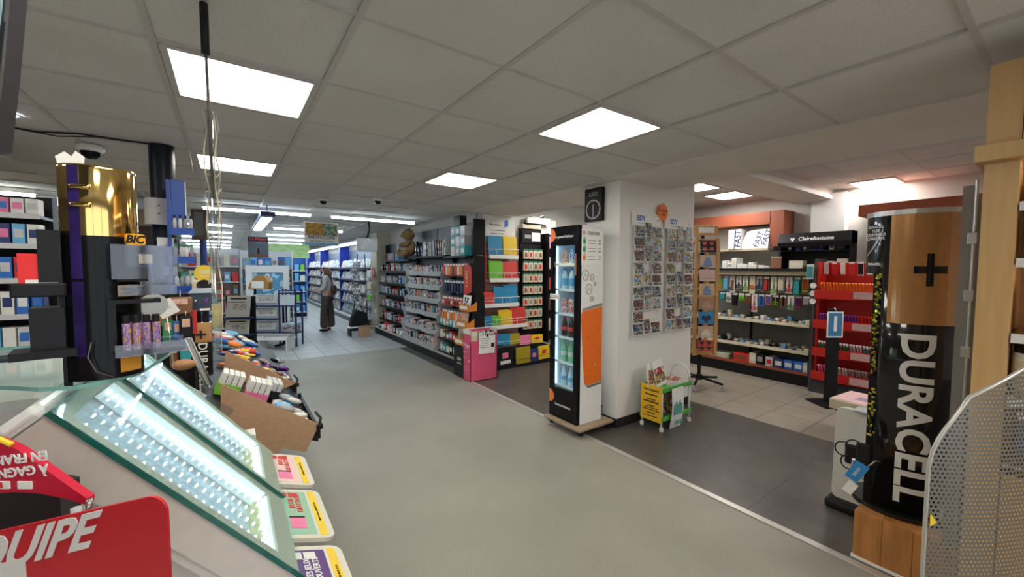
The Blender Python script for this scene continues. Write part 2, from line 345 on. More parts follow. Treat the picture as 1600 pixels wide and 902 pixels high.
text('Merci de bien\nrefermer la porte', .016, INK, obj('notice', MB().span((-.0245, D_-.13, 1.16), (-.0225, D_-.0, 1.215)), PAPER, dr), (-.0255, D_-.065, 1.187), FX)
cabn = [o for o in t.children if o.name.startswith('cabinet')][0]
poster = obj('poster', MB().span((.015, -.0025, 1.5), (.285, -.0005, 1.83)), PAPER, t)
text('B', .05, cm('red'), poster, (.045, -.003, 1.79), FY, .001); text('OISSONS', .042, INK, poster, (.165, -.003, 1.79), FY, .0007, sx=.95)
for i, cc in enumerate(['green', 'green', 'orange']):
    obj('drink_icon', MB().cyl((.05, -.003, 1.69-.075*i), .016, .045, 10, r2=.02, sy=.05).box((.05, -.003, 1.745-.075*i), (.02, .001, .012)), cm(cc), poster)
    for j in range(2): obj('price_line', MB().box((.15, -.003, 1.725-.075*i-.028*j), (.1, .001, .004)).box((.25, -.003, 1.725-.075*i-.028*j), (.035, .001, .006)), INK, poster)
def lerp(a, b, k): return a+(b-a)*k
m = bpy.data.materials.new('orange_droplets'); m.use_nodes = True; n = m.node_tree; b = n.nodes['Principled BSDF']; Lk = n.links
tc = n.nodes.new('ShaderNodeTexCoord'); vo = n.nodes.new('ShaderNodeTexVoronoi'); vo.inputs['Scale'].default_value = 15; rp = n.nodes.new('ShaderNodeValToRGB'); e = rp.color_ramp.elements
e[0].position = 0; e[0].color = (1, .5, .16, 1); e[1].position = .26; e[1].color = (.86, .17, .015, 1); q = e.new(.2); q.color = (.55, .08, .005, 1); q = e.new(.12); q.color = (.98, .33, .06, 1)
Lk.new(tc.outputs['Object'], vo.inputs['Vector']); Lk.new(vo.outputs['Distance'], rp.inputs['Fac']); Lk.new(rp.outputs['Color'], b.inputs['Base Color']); b.inputs['Roughness'].default_value = .35
z0, z1 = .36, 1.1
can = obj('can_print', MB().prism([(.07, z0+.035), (.085, z0+.012), (.12, z0), (.305, z0+.02), (.305, z1), (.04, z1-.032), (.022, z1-.06), (.02, z1-.12), (.045, z0+.3)], .001, M=Matrix.Translation((0, -.001, 0))), m, t)
obj('can_rim', MB().prism([(.03, z1-.03), (.305, z1+.006), (.305, z1+.035), (.05, z1-.005)], .0014, M=Matrix.Translation((0, -.001, 0))), STL, can)
obj('can_rim', MB().prism([(.075, z0+.018), (.12, z0-.004), (.305, z0+.016), (.305, z0-.012), (.125, z0-.026)], .0014, M=Matrix.Translation((0, -.001, 0))), STL, can)
dd = MB()
for cx, cz, s in [(.07, 1.4, .05), (.16, 1.38, .03), (.12, 1.27, .05), (.2, 1.32, .018), (.16, 1.18, .026)]:
    p = [(cx+s*(1+.2*math.sin(3*a))*math.cos(a)*.8, -.001, cz+s*math.sin(a)) for a in [2*PI*i/9 for i in range(10)]]; dd.tube(p, .0022, 5)
    dd.tube([(cx-s*.3, -.001, cz+s*.4), (cx+s*.1, -.001, cz-s*.2), (cx+s*.5, -.001, cz+s*.1)], .002, 5)
obj('ice_doodle', dd, INK, t)
obj('power_cord', MB().tube([(W_, .2, .36), (W_+.06, .15, .33), (W_+.075, .1, .2), (W_+.05, .1, .08), (W_+.1, .07, .03), (W_+.075, .06, .1), (W_+.04, .08, .06), (W_+.1, .09, .02), (W_+.098, .09, -.03)], .006, 6), BLK, t)
# drinks
def bottle_mesh(h, r, body, cap, label, z0, z1, nm):
    t = thing(nm, '-', 'bottle')
    obj('body', MB().lathe([(0, 0), (r*.9, .002), (r, .012), (r, h*.55), (r*.92, h*.62), (r*.75, h*.74), (r*.42, h*.86), (r*.38, h*.92), (0, h*.92)], n=14), body, t)
    obj('cap', MB().cyl((0, 0, h*.91), r*.44, h*.085, 12), cap, t); obj('label', MB().lathe([(r*1.02, z0*h), (r*1.02, z1*h)], n=14), label, t); return t
def can_mesh(col):
    t = thing('drink_can', '-', 'can'); r, h = .031, .15
    obj('body', MB().lathe([(0, 0), (r*.8, 0), (r, .012), (r, h-.014), (r*.84, h-.002)], n=16), printed('can_print_'+col, [COL[col], COL[col], COL['white'], COL[col]], 3), t); obj('lid', MB().cyl((0, 0, h-.004), r*.84, .004, 16), STL, t); return t
cola = mat('cola', (.03, .008, .004), .15, coat=.3, var=.1); clearp = mat('clear_plastic_bottle', (.6, .78, .9), .1, var=.05); greenp = mat('green_plastic_bottle', (.25, .6, .35), .12, var=.05)
kinds = [lambda: bottle_mesh(.2, .03, clearp, cm('white'), cm('sky blue'), .3, .5, 'water_bottle'), lambda: bottle_mesh(.21, .032, greenp, cm('lime green'), cm('white'), .3, .5, 'soft_drink_bottle'),
         lambda: bottle_mesh(.2, .032, cola, cm('red'), cm('red'), .33, .52, 'soft_drink_bottle'), lambda: can_mesh('red'), lambda: bottle_mesh(.21, .032, clearp, cm('blue'), cm('sky blue'), .2, .55, 'water_bottle'), lambda: can_mesh('orange')]
kn = ['clear white-capped water bottle, lowest fridge shelf', 'green soft drink bottle, second fridge shelf', 'dark cola bottle with red label, middle fridge shelf', 'red drink can, fridge shelf above the colas', 'blue labelled water bottle, upper fridge shelf', 'orange drink can on the top fridge shelf']
pos3 = ['beside the lit door edge strip', 'standing in the middle of its row', 'nearest the white fridge side']
for s, z in enumerate(SH):
    p = kinds[s]()
    for i in range(3):
        y = [.29, .19, .095][i]; lb = kn[s]+', '+pos3[i]
        loc = (2.62+.085, 2.622+y, .097+z+.001)
        if i == 0: p.location = loc; p['label'] = lb; p['group'] = 'drinks in the fridge'
        elif s == 5 and i == 1:
            q = can_mesh('blue'); q.location = loc; tag(q, 'blue drink can on the top fridge shelf beside the orange can', 'can', 'drinks in the fridge')
        else: dup(p, lb, loc)
# clock on the pier's aisle face
t = thing('wall_clock', 'square black clock high on the aisle side of the white pier', 'clock', (3.07, 2.86, 2.21))
obj('case', MB().box((-.02, 0, 0), (.04, .24, .33), bev=.006), BLK, t); obj('dial', MB().lathe([(.085, 0), (.095, .004), (.1, 0)], n=32, M=Matrix.Translation((-.0405, 0, -.05)) @ Matrix.Rotation(-PI/2, 4, 'Y')), GRY, t)
text('GEO', .06, GRY, t, (-.041, 0, .1), FX)
for nm, a, l in (('hour_hand', .1, .05), ('minute_hand', PI-.1, .08)): obj(nm, MB().box((-.043, math.sin(-a)*l/2, -.05+math.cos(a)*l/2), (.002, .009, l), M=None), mat('pale_hand', (.6, .6, .58), .4, var=.02), t)
for i in range(12): a = i*PI/6; obj('hour_mark', MB().box((-.0415, .085*math.sin(a), -.05+.085*math.cos(a)), (.002, .008, .008)), GRY, t)
# postcard racks on the pier front
skyp = [(.03, .2, .55), (.02, .03, .04), (.06, .13, .24), (.36, .33, .28), (.03, .03, .035), (.05, .09, .04)]
PCM = [printed('postcard_view', skyp, 2.4), printed('postcard_dark', [(.02, .03, .06), (.4, .4, .4), (.03, .05, .09), (.25, .09, .05), (.02, .02, .03)], 2.8), printed('postcard_sunny', [(.03, .22, .6), (.06, .35, .7), (.6, .5, .35), (.12, .1, .07), (.3, .3, .1)], 2.6)]
def card_mesh(w, h, m): return MB().box((0, 0, h/2), (w, .004, h), 0).box((0, -.0023, h/2), (w-.007, .001, h-.007), 1).mesh('postcard', [PAPER, m])
pcs = {(k, i): card_mesh(*((.155, .11) if k else (.105, .15)), PCM[i]) for k in (0, 1) for i in range(3)}
for rk, (x0, x1) in enumerate([(3.235, 3.705), (3.775, 4.3)]):
    nm = 'first' if rk == 0 else 'second'
    t = thing('hanging_postcard_rack', ['white wire postcard rack on the pier, nearer the drinks fridge', 'white wire postcard rack on the pier, nearer the card spinner'][rk], 'rack', (x0, 2.55, .86), 0, 'postcard racks on the pier')
    w = x1-x0; f = MB()
    for i in range(7): f.tube([(w*i/6, -.012, 0), (w*i/6, -.012, 1.2)], .0014, 5)
    for z in [0, .4, .8, 1.2]: f.tube([(0, -.012, z), (w, -.012, z)], .0014, 5)
    WW = mat('white_wire', (.82, .82, .82), .4, 0, var=.03); obj('grid', f, WW, t)
    sg = obj('header', MB().box((w*.5-.01, -.02, 1.195), (w*1.0, .006, .13)), PAPER, t)
    text('EDY', .07, cm('blue'), sg, (w*.28, -.0245, 1.205), FY, .002); text('cartes postales', .02, cm('sky blue'), sg, (w*.3, -.0245, 1.16), FY); text('ok', .024, cm('blue'), sg, (w*.85, -.0245, 1.2), FY)
    nr = 9
    for r in range(nr):
        for cidx in range(3):
            port = cidx == 1 or (rk == 1 and r == 0 and cidx == 2)
            cx = [w*.2, w*.52, w*.82][cidx]; z = 1.02-.123*r+(.04 if port and cidx == 1 and r % 2 else 0)
            if cidx == 1 and r % 4 == 3: continue
            bk = MB(); hw = .055 if port else .078
            bk.tube([(cx-hw, -.014, z), (cx-hw, -.05, z), (cx+hw, -.05, z), (cx+hw, -.014, z)], .0018, 4); bk.tube([(cx-hw, -.05, z+.035), (cx+hw, -.05, z+.035)], .0018, 4)
            for s in (-1, 0, 1): bk.tube([(cx+s*hw, -.05, z), (cx+s*hw, -.052, z+.036)], .0018, 4)
            obj('pocket', bk, WW, t)
            if rk == 0 and r == 7 and cidx == 2: continue
            o = bpy.data.objects.new('postcard', pcs[(0 if port else 1), [0, 2, 1, 0, 1, 2, 0, 0, 2, 1][(r*2+cidx*3+rk*5) % 10]]); C.objects.link(o)
            o.location = (x0+cx, 2.55-.042, .86+z+.003); o.rotation_euler = (-.14, 0, 0)
            tag(o, '%s postcard in the %s row down, %s column of the rack nearer the %s' % ('upright' if port else 'landscape', nth(r), ['left', 'middle', 'right'][cidx], ['drinks fridge', 'card spinner'][rk]), 'postcard', 'postcards in the wire racks')
st = []
for i in range(26): a = 2*PI*i/26; r = .1 if i % 2 else .075; st.append((r*math.cos(a)*1.0, r*math.sin(a)*1.05))
t = solo('price_star', MB().prism(st, .003), ORG, 'orange starburst price card stuck on the white pier between rack headers', 'sign', (3.72, 2.525, 2.15))
text('5 cartes\n- 3€', .045, INK, t, (0, -.003, 0), FY, shear=.15)
# trolley with leaflets
t = thing('trolley', 'small green and white tube trolley of magazines against the white pier', 'trolley', (3.355, 2.24, 0)); TW, TD = .47, .22
for x in (.0, TW):
    for y in (0, TD): lg = obj('leg', MB().tube([(x, y, .03), (x, y, .42)], .011, 8), WHT, t); obj('foot', MB().cyl((x, y, 0), .02, .035, 10), WHT, lg)
GRN = mat('green_plastic', (.1, .42, .08), .4, var=.06)
for z in (.1, .38):
    s = MB(); s.box((TW/2, TD/2, z), (TW+.04, TD+.03, .012))
    for y in (-.01, TD+.01): s.box((TW/2, y, z+.015), (TW+.04, .014, .045), bev=.005)
    obj('tray', s, GRN, t)
obj('end_panel', MB().box((0, TD/2, .24), (.008, TD-.02, .28)), mat('pale_panel', (.5, .45, .4), .6, var=.05), t)
obj('handle', MB().tube([(TW, -.0+TD*(.5-.5*math.cos(a)), .42+.16*math.sin(a)) for a in [PI*i/10 for i in range(11)]], .011, 8), WHT, t)
t = solo('notice_sign', MB().box((0, 0, 0), (.003, .235, .35)), mat('yellow_card', (.85, .5, .03), .6, var=.03), 'yellow printed notice fixed on the end of the trolley', 'sign', (3.335, 2.345, .255))
text('VIDE LIBRAIRIE', .026, INK, t, (-.003, 0, .125), FX, .0006)
for z, w, h in [(.08, .14, .012), (.035, .1, .01), (.01, .17, .014), (-.03, .08, .01), (-.05, .15, .008), (-.07, .18, .008), (-.1, .09, .01), (-.13, .15, .007)]: obj('print_line', MB().box((-.002, 0, z), (.001, w, h)), INK, t)
pc = MB(); pts = [(x_, -.016-.02*math.sin(i*.55)*(i/8), .405-.05*i) for i, x_ in enumerate([0]*9)]
for i in range(8): pc.add([(.1, pts[i][1], pts[i][2]), (.29, pts[i][1], pts[i][2]), (.29, pts[i+1][1], pts[i+1][2]), (.1, pts[i+1][1], pts[i+1][2])], [(0, 1, 2, 3)], 0, True)
pc.v = [(a, b+.0, c) for a, b, c in pc.v]; pb = len(pc.v)
pc.v += [(a, b+.002, c) for a, b, c in pc.v]; pc.f += [[i+pb for i in f[::-1]] for f in pc.f[:]]; pc.mi *= 2; pc.sm *= 2
t = solo('leaflet_poster', pc, PAPER, 'white paper poster with teal bus drawing draped down the front of the trolley', 'poster', (3.355, 2.215, 0))
TL = mat('teal_ink', (.12, .38, .34), .6, var=.05)
obj('bus_drawing', MB().box((.19, -.031, .2), (.13, .004, .1)).box((.16, -.031, .26), (.012, .004, .03)).box((.22, -.031, .265), (.012, .004, .04)), TL, t)
for i in range(5): obj('window_mark', MB().box((.13+.03*i, -.038, .075), (.018, .003, .04)), TL, t)
MAGP = printed('magazine_cover', [(.7, .7, .68), (.08, .12, .25), (.6, .35, .08), (.05, .05, .06), (.6, .08, .08), (.75, .72, .6)], 3.2)
for i, (dx, dy, rz, w, h, m_, lb) in enumerate([(.05, .14, .1, .15, .23, MAGP, 'blue and white brochure standing at the end of the trolley'), (.17, .12, -.2, .16, .26, MAGP, 'sports magazine standing askew in the trolley')]):
    solo('magazine', MB().box((0, 0, h/2), (w, .008, h), 0).box((0, -.0045, h*.42), (w-.015, .001, h*.6), 1), [PAPER, m_], lb, 'magazine', (3.355+dx, 2.24+dy, .392), (-.12, rz, 0), 'magazines on the trolley')
for i in range(4): solo('magazine', MB().box((0, 0, .005), (.2, .15, .01), 0).box((0, 0, .0105), (.19, .14, .001), 1), [PAPER, MAGP], '%s magazine lying flat on the upper trolley tray' % ['bottom', 'second', 'third', 'topmost'][i], 'magazine', (3.355+.33+.01*i, 2.24+.11, .388+.0117*i), (0, 0, .1*i-.15), 'magazines on the trolley')
for i in range(3): solo('magazine', MB().box((0, 0, .1), (.012, .17, .2)), [MAGP], '%s magazine standing on the lower trolley tray, from the yellow notice' % nth(i), 'magazine', (3.355+.2+.07*i, 2.24+.11, .108), (0, .2, 0), 'magazines on the trolley')
# wooden greetings-card spinner
WOOD = mat('beech', (.5, .28, .1), .45, var=.14, scale=6, stretch=(6, 6, .6))
sx_, sy_ = 5.1, 2.86
t = thing('card_spinner', 'revolving wooden greetings card stand on a black castor foot', 'card stand', (sx_, sy_, 0), -.6166)
obj('pole', MB().cyl((0, 0, .1), .022, 1.95, 12), BLK, t)
ft_ = MB().cyl((0, 0, .09), .045, .06, 14)
foot = obj('foot', ft_, BLK, t)
for i in range(5):
    a = 2*PI*i/5+.35; R_ = .32; x, y = R_*math.cos(a), R_*math.sin(a)
    obj('spoke', MB().tube([(.03*math.cos(a), .03*math.sin(a), .12), (x, y, .085)], .016, 6), BLK, foot)
    obj('caster', MB().cyl((0, 0, -.012), .03, .024, 12, M=Matrix.Translation((x, y, .031)) @ Matrix.Rotation(a, 4, 'Z') @ Matrix.Rotation(PI/2, 4, 'X')).box((x, y, .068), (.03, .03, .03)), GRY, foot)
for sxx in (-1, 1):
    for syy in (-1, 1): obj('upright', MB().box((sxx*.135, syy*.135, 1.2), (.045, .03, 1.52), bev=.004), WOOD, t)
for z in (.46, 1.2, 1.94): obj('tray', MB().box((0, 0, z), (.27, .27, .02)), WOOD, t)
h_ = obj('header', MB().box((-.02, -.13, 2.06), (.3, .02, .13), bev=.004), WOOD, t); obj('price_card', MB().box((-.02, -.142, 2.06), (.2, .003, .07)), PAPER, h_)
obj('strut', MB().tube([(0, -.12, 1.94), (0, -.12, 2.02)], .008), STL, t)
cards = [('four red hearts on black', [(.02, .02, .02), (.6, .06, .05), (.5, .25, .2)]), ('blue figure on cream', [(.55, .42, .32), (.15, .25, .5), (.5, .4, .3)]), ('pale pink branch', [(.62, .45, .42), (.6, .42, .38), (.2, .1, .08)]), ('blue vase on orange', [(.6, .4, .2), (.15, .25, .45), (.5, .12, .05)]), ('dim pale sketch', [(.35, .2, .12), (.45, .28, .18)]), ('dark heart on blue', [(.03, .22, .5), (.03, .22, .5), (.02, .04, .1)]), ('pale house on tan', [(.5, .36, .24), (.7, .6, .5), (.3, .15, .08)]), ('red hearts in a grid', [(.5, .06, .04), (.03, .02, .02), (.5, .2, .15)])]
Rz_ = Matrix.Rotation(-.6166, 4, 'Z')
hp = [(.0, -.5), (.5, .05), (.5, .3), (.3, .5), (.1, .42), (0, .25), (-.1, .42), (-.3, .5), (-.5, .3), (-.5, .05)]
for i, (nm, pal) in enumerate(cards):
    v = Rz_ @ Vector((0, -.162, 0)); z = 1.775-.183*i
    o = solo('greetings_card', MB().box((0, 0, .075), (.2, .006, .15)), mat('card_'+nm.split()[0]+str(i), pal[0], .5, var=.05), 'greetings card with %s in the %s pocket down the wooden spinner' % (nm, nth(i)), 'card', (sx_+v.x, sy_+v.y, z), (-.1, 0, -.6166), 'greetings cards on the spinner')
    m2 = mat('cardart_'+nm.split()[0]+str(i), pal[1], .5, var=.1)
    if 'hearts' in nm:
        for a in (-1, 1):
            for b_ in (-1, 1): obj('heart', MB().prism([(p*.055+a*.045, q*.055+.075+b_*.035) for p, q in hp], .002, M=Matrix.Translation((0, -.004, 0))), m2, o)
    elif 'heart' in nm: obj('heart', MB().prism([(p*.12, q*.1+.06) for p, q in hp], .002, M=Matrix.Translation((0, -.004, 0))), mat('deep_navy_ink', (.01, .03, .1), .5, var=.05), o)
    elif 'vase' in nm or 'figure' in nm: obj('figure', MB().prism([(-.05, 0), (.05, 0), (.05, .05), (.03, .09), (.03, .12), (-.03, .12), (-.03, .09), (-.05, .05)], .002, M=Matrix.Translation((0, -.004, 0))), m2, o)
    else: obj('sketch', MB().prism([(-.06, .01), (.06, .01), (.06, .06), (0, .11), (-.06, .06)], .002, M=Matrix.Translation((0, -.004, 0))).box((0, -.004, .1), (.15, .002, .008)), m2, o)
side_cards = MB()
pk = MB()
for i in range(8):
    z = 1.775-.183*i; pk.tube([(-.11, -.15, z+.002), (-.11, -.175, z), (.11, -.175, z), (.11, -.15, z+.002)], .002, 4); pk.tube([(-.11, -.175, z+.035), (.11, -.175, z+.035)], .002, 4)
obj('pocket', pk, STL, t)
for i in range(8):
    v = Rz_ @ Vector((-.162, 0, 0)); z = 1.775-.183*i
    solo('greetings_card', MB().box((0, 0, .075), (.006, .2, .15)), printed('card_side', [(.03, .15, .4), (.02, .02, .04), (.45, .3, .2), (.05, .3, .5)], 2), 'dark greetings card in the %s pocket down the side of the spinner facing the pier' % nth(i), 'card', (sx_+v.x, sy_+v.y, z), (0, .1, -.6166), 'greetings cards on the spinner side')
# ================================================================== side room: gondola with blister packs, pen stand, folder racks, battery tower, beech cabinet
def rcol(keys): return rnd.choice(keys)
GRB = mat('grey_green_backboard', (.2, .21, .19), .6, var=.08, scale=4); LIP = mat('cream_price_rail', (.66, .6, .42), .5, var=.08, scale=25); TERRA = mat('terracotta_laminate', (.27, .07, .032), .5, var=.06, scale=3)
t = thing('gondola', 'long side room shelf unit with cream price rails behind the card spinner', 'shelf unit', (6.22, 3.5, 0)); yA, yB = -1.51, 1.5
obj('kick', MB().span((0, yA, 0), (.4, yB, .15)), BLK, t); obj('base_shelf', MB().span((-.012, yA, .15), (.45, yB, .18)), TERRA, t)
obj('back_panel', MB().span((.44, yA, .18), (.5, yB, 1.56)), GRB, t)
for y in (yA+.01, .3, -.6): obj('post', MB().box((.43, y, .87), (.03, .025, 1.4)), BLK, t)
for z, d_ in ((.455, .4), (.82, .38)):
    s = obj('shelf', MB().span((.02, yA+.01, z-.02), (.44, yB, z)), GRB, t)
    obj('price_rail', MB().span((.0, yA+.01, z-.03), (.018, yB, z+.012)), LIP, s)
    for i in range(9):
        if (i+int(z*10)) % 4: obj('price_ticket', MB().span((-.004, yA+.1+.16*i, z-.025), (-.001, yA+.22+.16*i, z+.006)), mat('pale_ticket', (.72, .7, .55), .6, var=.05), s)
o = obj('counter', MB().span((-.02, yA, 1.545), (.5, yB, 1.575)), BLK, t); obj('price_rail', MB().span((.05, yA, 1.48), (.07, yB, 1.54)), LIP, o)
obj('hook_rail', MB().span((.3, yA+.02, 1.215), (.33, yB, 1.245)), LIP, t)
# hanging packs
def shape_pack(kind, c1, c2, h=.17, w=.075, name=None):
    """a hung blister card facing -X with the goods on it"""
    t = thing(name or 'blister_pack', '-', 'blister pack')
    cd_ = MB().box((0, 0, -h/2), (.004, w, h)).box((-.0026, 0, -.02), (.001, w*.9, .03), 1)
    obj('card', cd_, [cm(c1), cm('white')], t)
    g = MB(); m1 = cm(c2)
    if kind == 'scissors':
        for s in (-1, 1):
            ring = [(-.01, s*.018+.016*math.cos(a), -h*.8+.024*math.sin(a)) for a in [2*PI*i/10 for i in range(11)]]; g.tube(ring, .006, 6)
            g.tube([(-.008, s*.01, -h*.66), (-.008, -s*.008, -.03)], [.006, .002], 5)
    elif kind == 'stapler': g.box((-.014, 0, -h*.55), (.022, w*.5, h*.62), bev=.006).box((-.014, w*.1, -h*.75), (.03, w*.7, h*.18), bev=.006)
    elif kind == 'tape':
        g.lathe([(.018, -.008), (.032, -.008), (.032, .008), (.018, .008), (.018, -.008)], n=16, M=Matrix.Translation((-.013, 0, -h*.6)) @ Matrix.Rotation(PI/2, 4, 'Y'))
    elif kind == 'box': g.box((-.018, 0, -h*.55), (.03, w*.85, h*.7), bev=.004)
    elif kind == 'pens':
        for i in range(4): g.cyl((-.009, -w*.33+w*.22*i, -h*.9), .006, h*.75, 7)
    elif kind == 'knife': g.box((-.009, 0, -h*.5), (.014, w*.3, h*.75), bev=.004).box((-.012, 0, -h*.3), (.012, w*.2, .02), bev=.003)
    obj('goods', g, m1, t); return t
hk = MB()
row1 = [('pens', 'orange', 'lime green'), ('box', 'sky blue', 'sky blue'), ('stapler', 'white', 'brown'), ('scissors', 'white', 'black'), ('scissors', 'white', 'lime green'), ('tape', 'cream', 'orange'), ('scissors', 'grey', 'navy'), ('stapler', 'brown', 'red'), ('scissors', 'white', 'lime green'), ('box', 'white', 'cream'), ('scissors', 'white', 'red'), ('box', 'green', 'teal'), ('pens', 'lime green', 'red')]
gi = 'packs hung on the side room shelf unit'
for i, (k_, a, b_) in enumerate(row1):
    y = 3.26-.096*i; p = shape_pack(k_, a, b_, .2+.03*(i % 3), .078)
    p.location = (6.36, y, 1.46); hk.tube([(6.66-6.22, y-3.5, 1.465), (6.34-6.22, y-3.5, 1.465)], .003, 5)
    tag(p, '%s %s pack on %s card, %s along the upper hooks' % (b_, {'box': 'boxed goods'}.get(k_, k_), a, nth(i)), 'blister pack', gi)
row2 = [('box', 'green', 'teal', .12), ('tape', 'white', 'grey', .15), ('box', 'black', 'black', .2), ('tape', 'lime green', 'lime green', .12), ('scissors', 'brown', 'brown', .17), ('scissors', 'white', 'red', .27), ('knife', 'blue', 'navy', .18), ('pens', 'orange', 'blue', .15), ('scissors', 'black', 'lime green', .16), ('knife', 'brown', 'black', .18), ('scissors', 'white', 'green', .2), ('pens', 'red', 'navy', .16), ('box', 'grey', 'grey', .12)]
for i, (k_, a, b_, h) in enumerate(row2):
    y = 3.22-.094*i; p = shape_pack(k_, a, b_, h, .08); p.location = (6.38, y, 1.2); hk.tube([(6.55-6.22, y-3.5, 1.205), (6.36-6.22, y-3.5, 1.205)], .003, 5)
    tag(p, '%s %s pack on %s card, %s along the lower hooks' % (b_, {'box': 'boxed goods'}.get(k_, k_), a, nth(i)), 'blister pack', gi)
obj('hooks', hk, STL, t)['kind'] = 'stuff'
# goods lying on the shelves
def lying(n, z, x0, y0, y1, group, where, cols, hmax=.07, rows=2, name='pack', yaw=.5):
    for r in range(rows):
        for i in range(n):
            c1, c2 = rcol(cols), rcol(['white', 'cream', 'grey', 'black', 'sky blue']); y = y0+(y1-y0)*(i+.5)/n; w = (y1-y0)/n*.86; h = rnd.uniform(.025, hmax)
            t = thing(name, '%s and %s %s lying %s along the %s row %s' % (c1, c2, name.replace('_', ' '), nth(i), ['front', 'rear'][r], where), 'pack', (x0+.17*r, y, z), rnd.uniform(-yaw, yaw)*.3, group)
            obj('card', MB().box((0, 0, .004), (.15, w, .006)).box((-.05, 0, .0075), (.03, w*.9, .001), 1), [cm(c1), cm('white')], t)
            sh = i % 3; g = MB()
            if sh == 0: g.box((.015, 0, .007+h/2), (.09, w*.7, h), bev=.008)
            elif sh == 1: g.lathe([(.012, 0), (w*.38, 0), (w*.38, h*.6), (.012, h*.6)], (.015, 0, .007), 14)
            else:
                for q in range(3): g.cyl((0, 0, 0), .008, .11, 8, M=Matrix.Translation((-.04, -w*.28+w*.28*q, .016)) @ Matrix.Rotation(PI/2, 4, 'Y'))
            obj('goods', g, cm(c2), t)
lying(14, .82, 6.33, 2.0, 3.3, 'packs on the upper gondola shelf', 'on the upper shelf', ['cream', 'orange', 'pink', 'grey', 'yellow', 'green', 'white', 'brown', 'grey'], .11)
lying(14, .455, 6.33, 2.0, 3.3, 'packs on the middle gondola shelf', 'on the middle shelf', ['cream', 'grey', 'sky blue', 'grey', 'white', 'red', 'black', 'navy'], .085)
def box_item(name, lb, cat, loc, d, c1, m2=None, group=None, rz=0, c2='white'):
    t = thing(name, lb, cat, loc, rz, group); obj('carton', MB().box((0, 0, d[2]/2), d, bev=.003), cm(c1) if isinstance(c1, str) else c1, t)
    obj('label_patch', MB().box((-d[0]/2-.001, 0, d[2]*.5), (.001, d[1]*.7, d[2]*.45)), m2 or cm(c2), t); return t
for i, (y, w, h, c1, c2) in enumerate([(2.86, .22, .12, 'red', 'brown'), (2.7, .09, .15, 'cream', 'white'), (2.6, .1, .16, 'black', 'grey'), (2.48, .09, .13, 'silver', 'red'), (2.36, .11, .13, 'navy', 'white'), (2.24, .11, .13, 'blue', 'white'), (2.12, .11, .13, 'blue', 'white'), (2.04, .05, .13, 'silver', 'white')]):
    box_item('carton', '%s carton with %s panel, %s along the red base shelf from the spinner' % (c1, c2, nth(i)), 'carton', (6.36, y, .181), (.2, w, h), c1, group='cartons on the red base shelf', c2=c2)
for i in range(3): box_item('paper_ream', 'pale green paper pack, %s from the floor on the base shelf behind the spinner' % ['lowest', 'middle', 'topmost'][i], 'paper pack', (6.4, 3.2, .181+.026*i), (.25, .3, .025), mat('pale_green_paper', (.45, .55, .4), .7, var=.05), group='paper packs on the base shelf')
# cabinet above: terracotta header, white boards, papers
struct('trim_5', MB().span((6.5, 2.62, 2.235), (6.86, 5.3, 2.42)).span((6.5, 2.45, 1.9), (6.86, 2.63, 2.42)), TERRA)
ub = thing('wall_shelf', 'pale wall shelf under the terracotta header holding white boards', 'shelf', (6.6, 3.9, 1.86)); obj('board', MB().box((.05, 0, 0), (.42, 2.55, .03)), mat('pale_oak_board', (.5, .42, .3), .5, var=.1, scale=10, stretch=(8, 1, 1)), ub); obj('bracket', MB().box((.2, 1.2, -.1), (.1, .03, .17)), STL, ub)
for i in range(7):
    y = 3.14-.065*i-.02*(i > 1); h = .34 if i > 1 else .3; wd = .05
    if i < 2:
        t = thing('folded_box', 'white shipping box standing upright, %s from the card spinner' % nth(i), 'box', (6.56, y-.04*i, 1.876), 0, 'shipping boxes under the terracotta header'); obj('board', MB().box((0, 0, h/2), (.28, .085, h)), PAPER, t)
        if i == 1: text('FAST', .12, cm('navy'), t, (-.1415, 0, h*.5), (PI/2, -PI/2, -PI/2), .002, shear=.2)
        continue
    k_ = i-2; hb_ = .27+.012*k_; t = thing('folded_box', 'white printed flat-packed box, %s of the leaning sheaf under the terracotta header' % nth(k_), 'box', (6.46+.028*k_, 2.72-.008*k_+.03, 1.876), 0, 'shipping boxes under the terracotta header', rot=(0, .22, 0))
    obj('board', MB().prism([(-.28+.02*k_, 0), (.12, 0), (.12, hb_), (-.19+.02*k_, hb_)], .018, M=Matrix.Rotation(-PI/2, 4, 'Z') @ Matrix.Translation((.0, 0, 0))), PAPER, t)
    if k_ == 0:
        for yy, zz in ((.02, .13), (-.085, .16)): text('FAST', .11, cm('navy'), t, (-.0105, yy, zz), (PI/2, -PI/2+.25, -PI/2), .002, shear=.2)
        pr = MB()
        for q in range(14): pr.box((-.0098, .22-.025*q, .03+.215*((q*5) % 7)/7), (.001, .012, .012))
        obj('print_marks', pr, cm('navy'), t)
for i in range(9):
    y = 3.2-.075*i; box_item('envelope_stack', 'white stack of envelopes, %s along the black counter from the spinner' % nth(i), 'stationery', (6.45, y, 1.576), (.2, .07, [.12, .09, .16, .07, .06, .09, .05, .04, .03][i]), 'white', group='white stationery on the black counter', rz=rnd.uniform(-.2, .2), c2=rcol(['white', 'cream', 'grey']))
o = thing('brown_parcel', 'small brown and white parcel at the end of the black counter under the header', 'parcel', (6.5, 2.52, 1.576), .3); obj('carton', MB().box((0, 0, .08), (.16, .12, .16), bev=.004), mat('parcel_brown', (.3, .14, .08), .6, var=.06), o); obj('lid', MB().box((0, 0, .165), (.17, .13, .01)), PAPER, o)
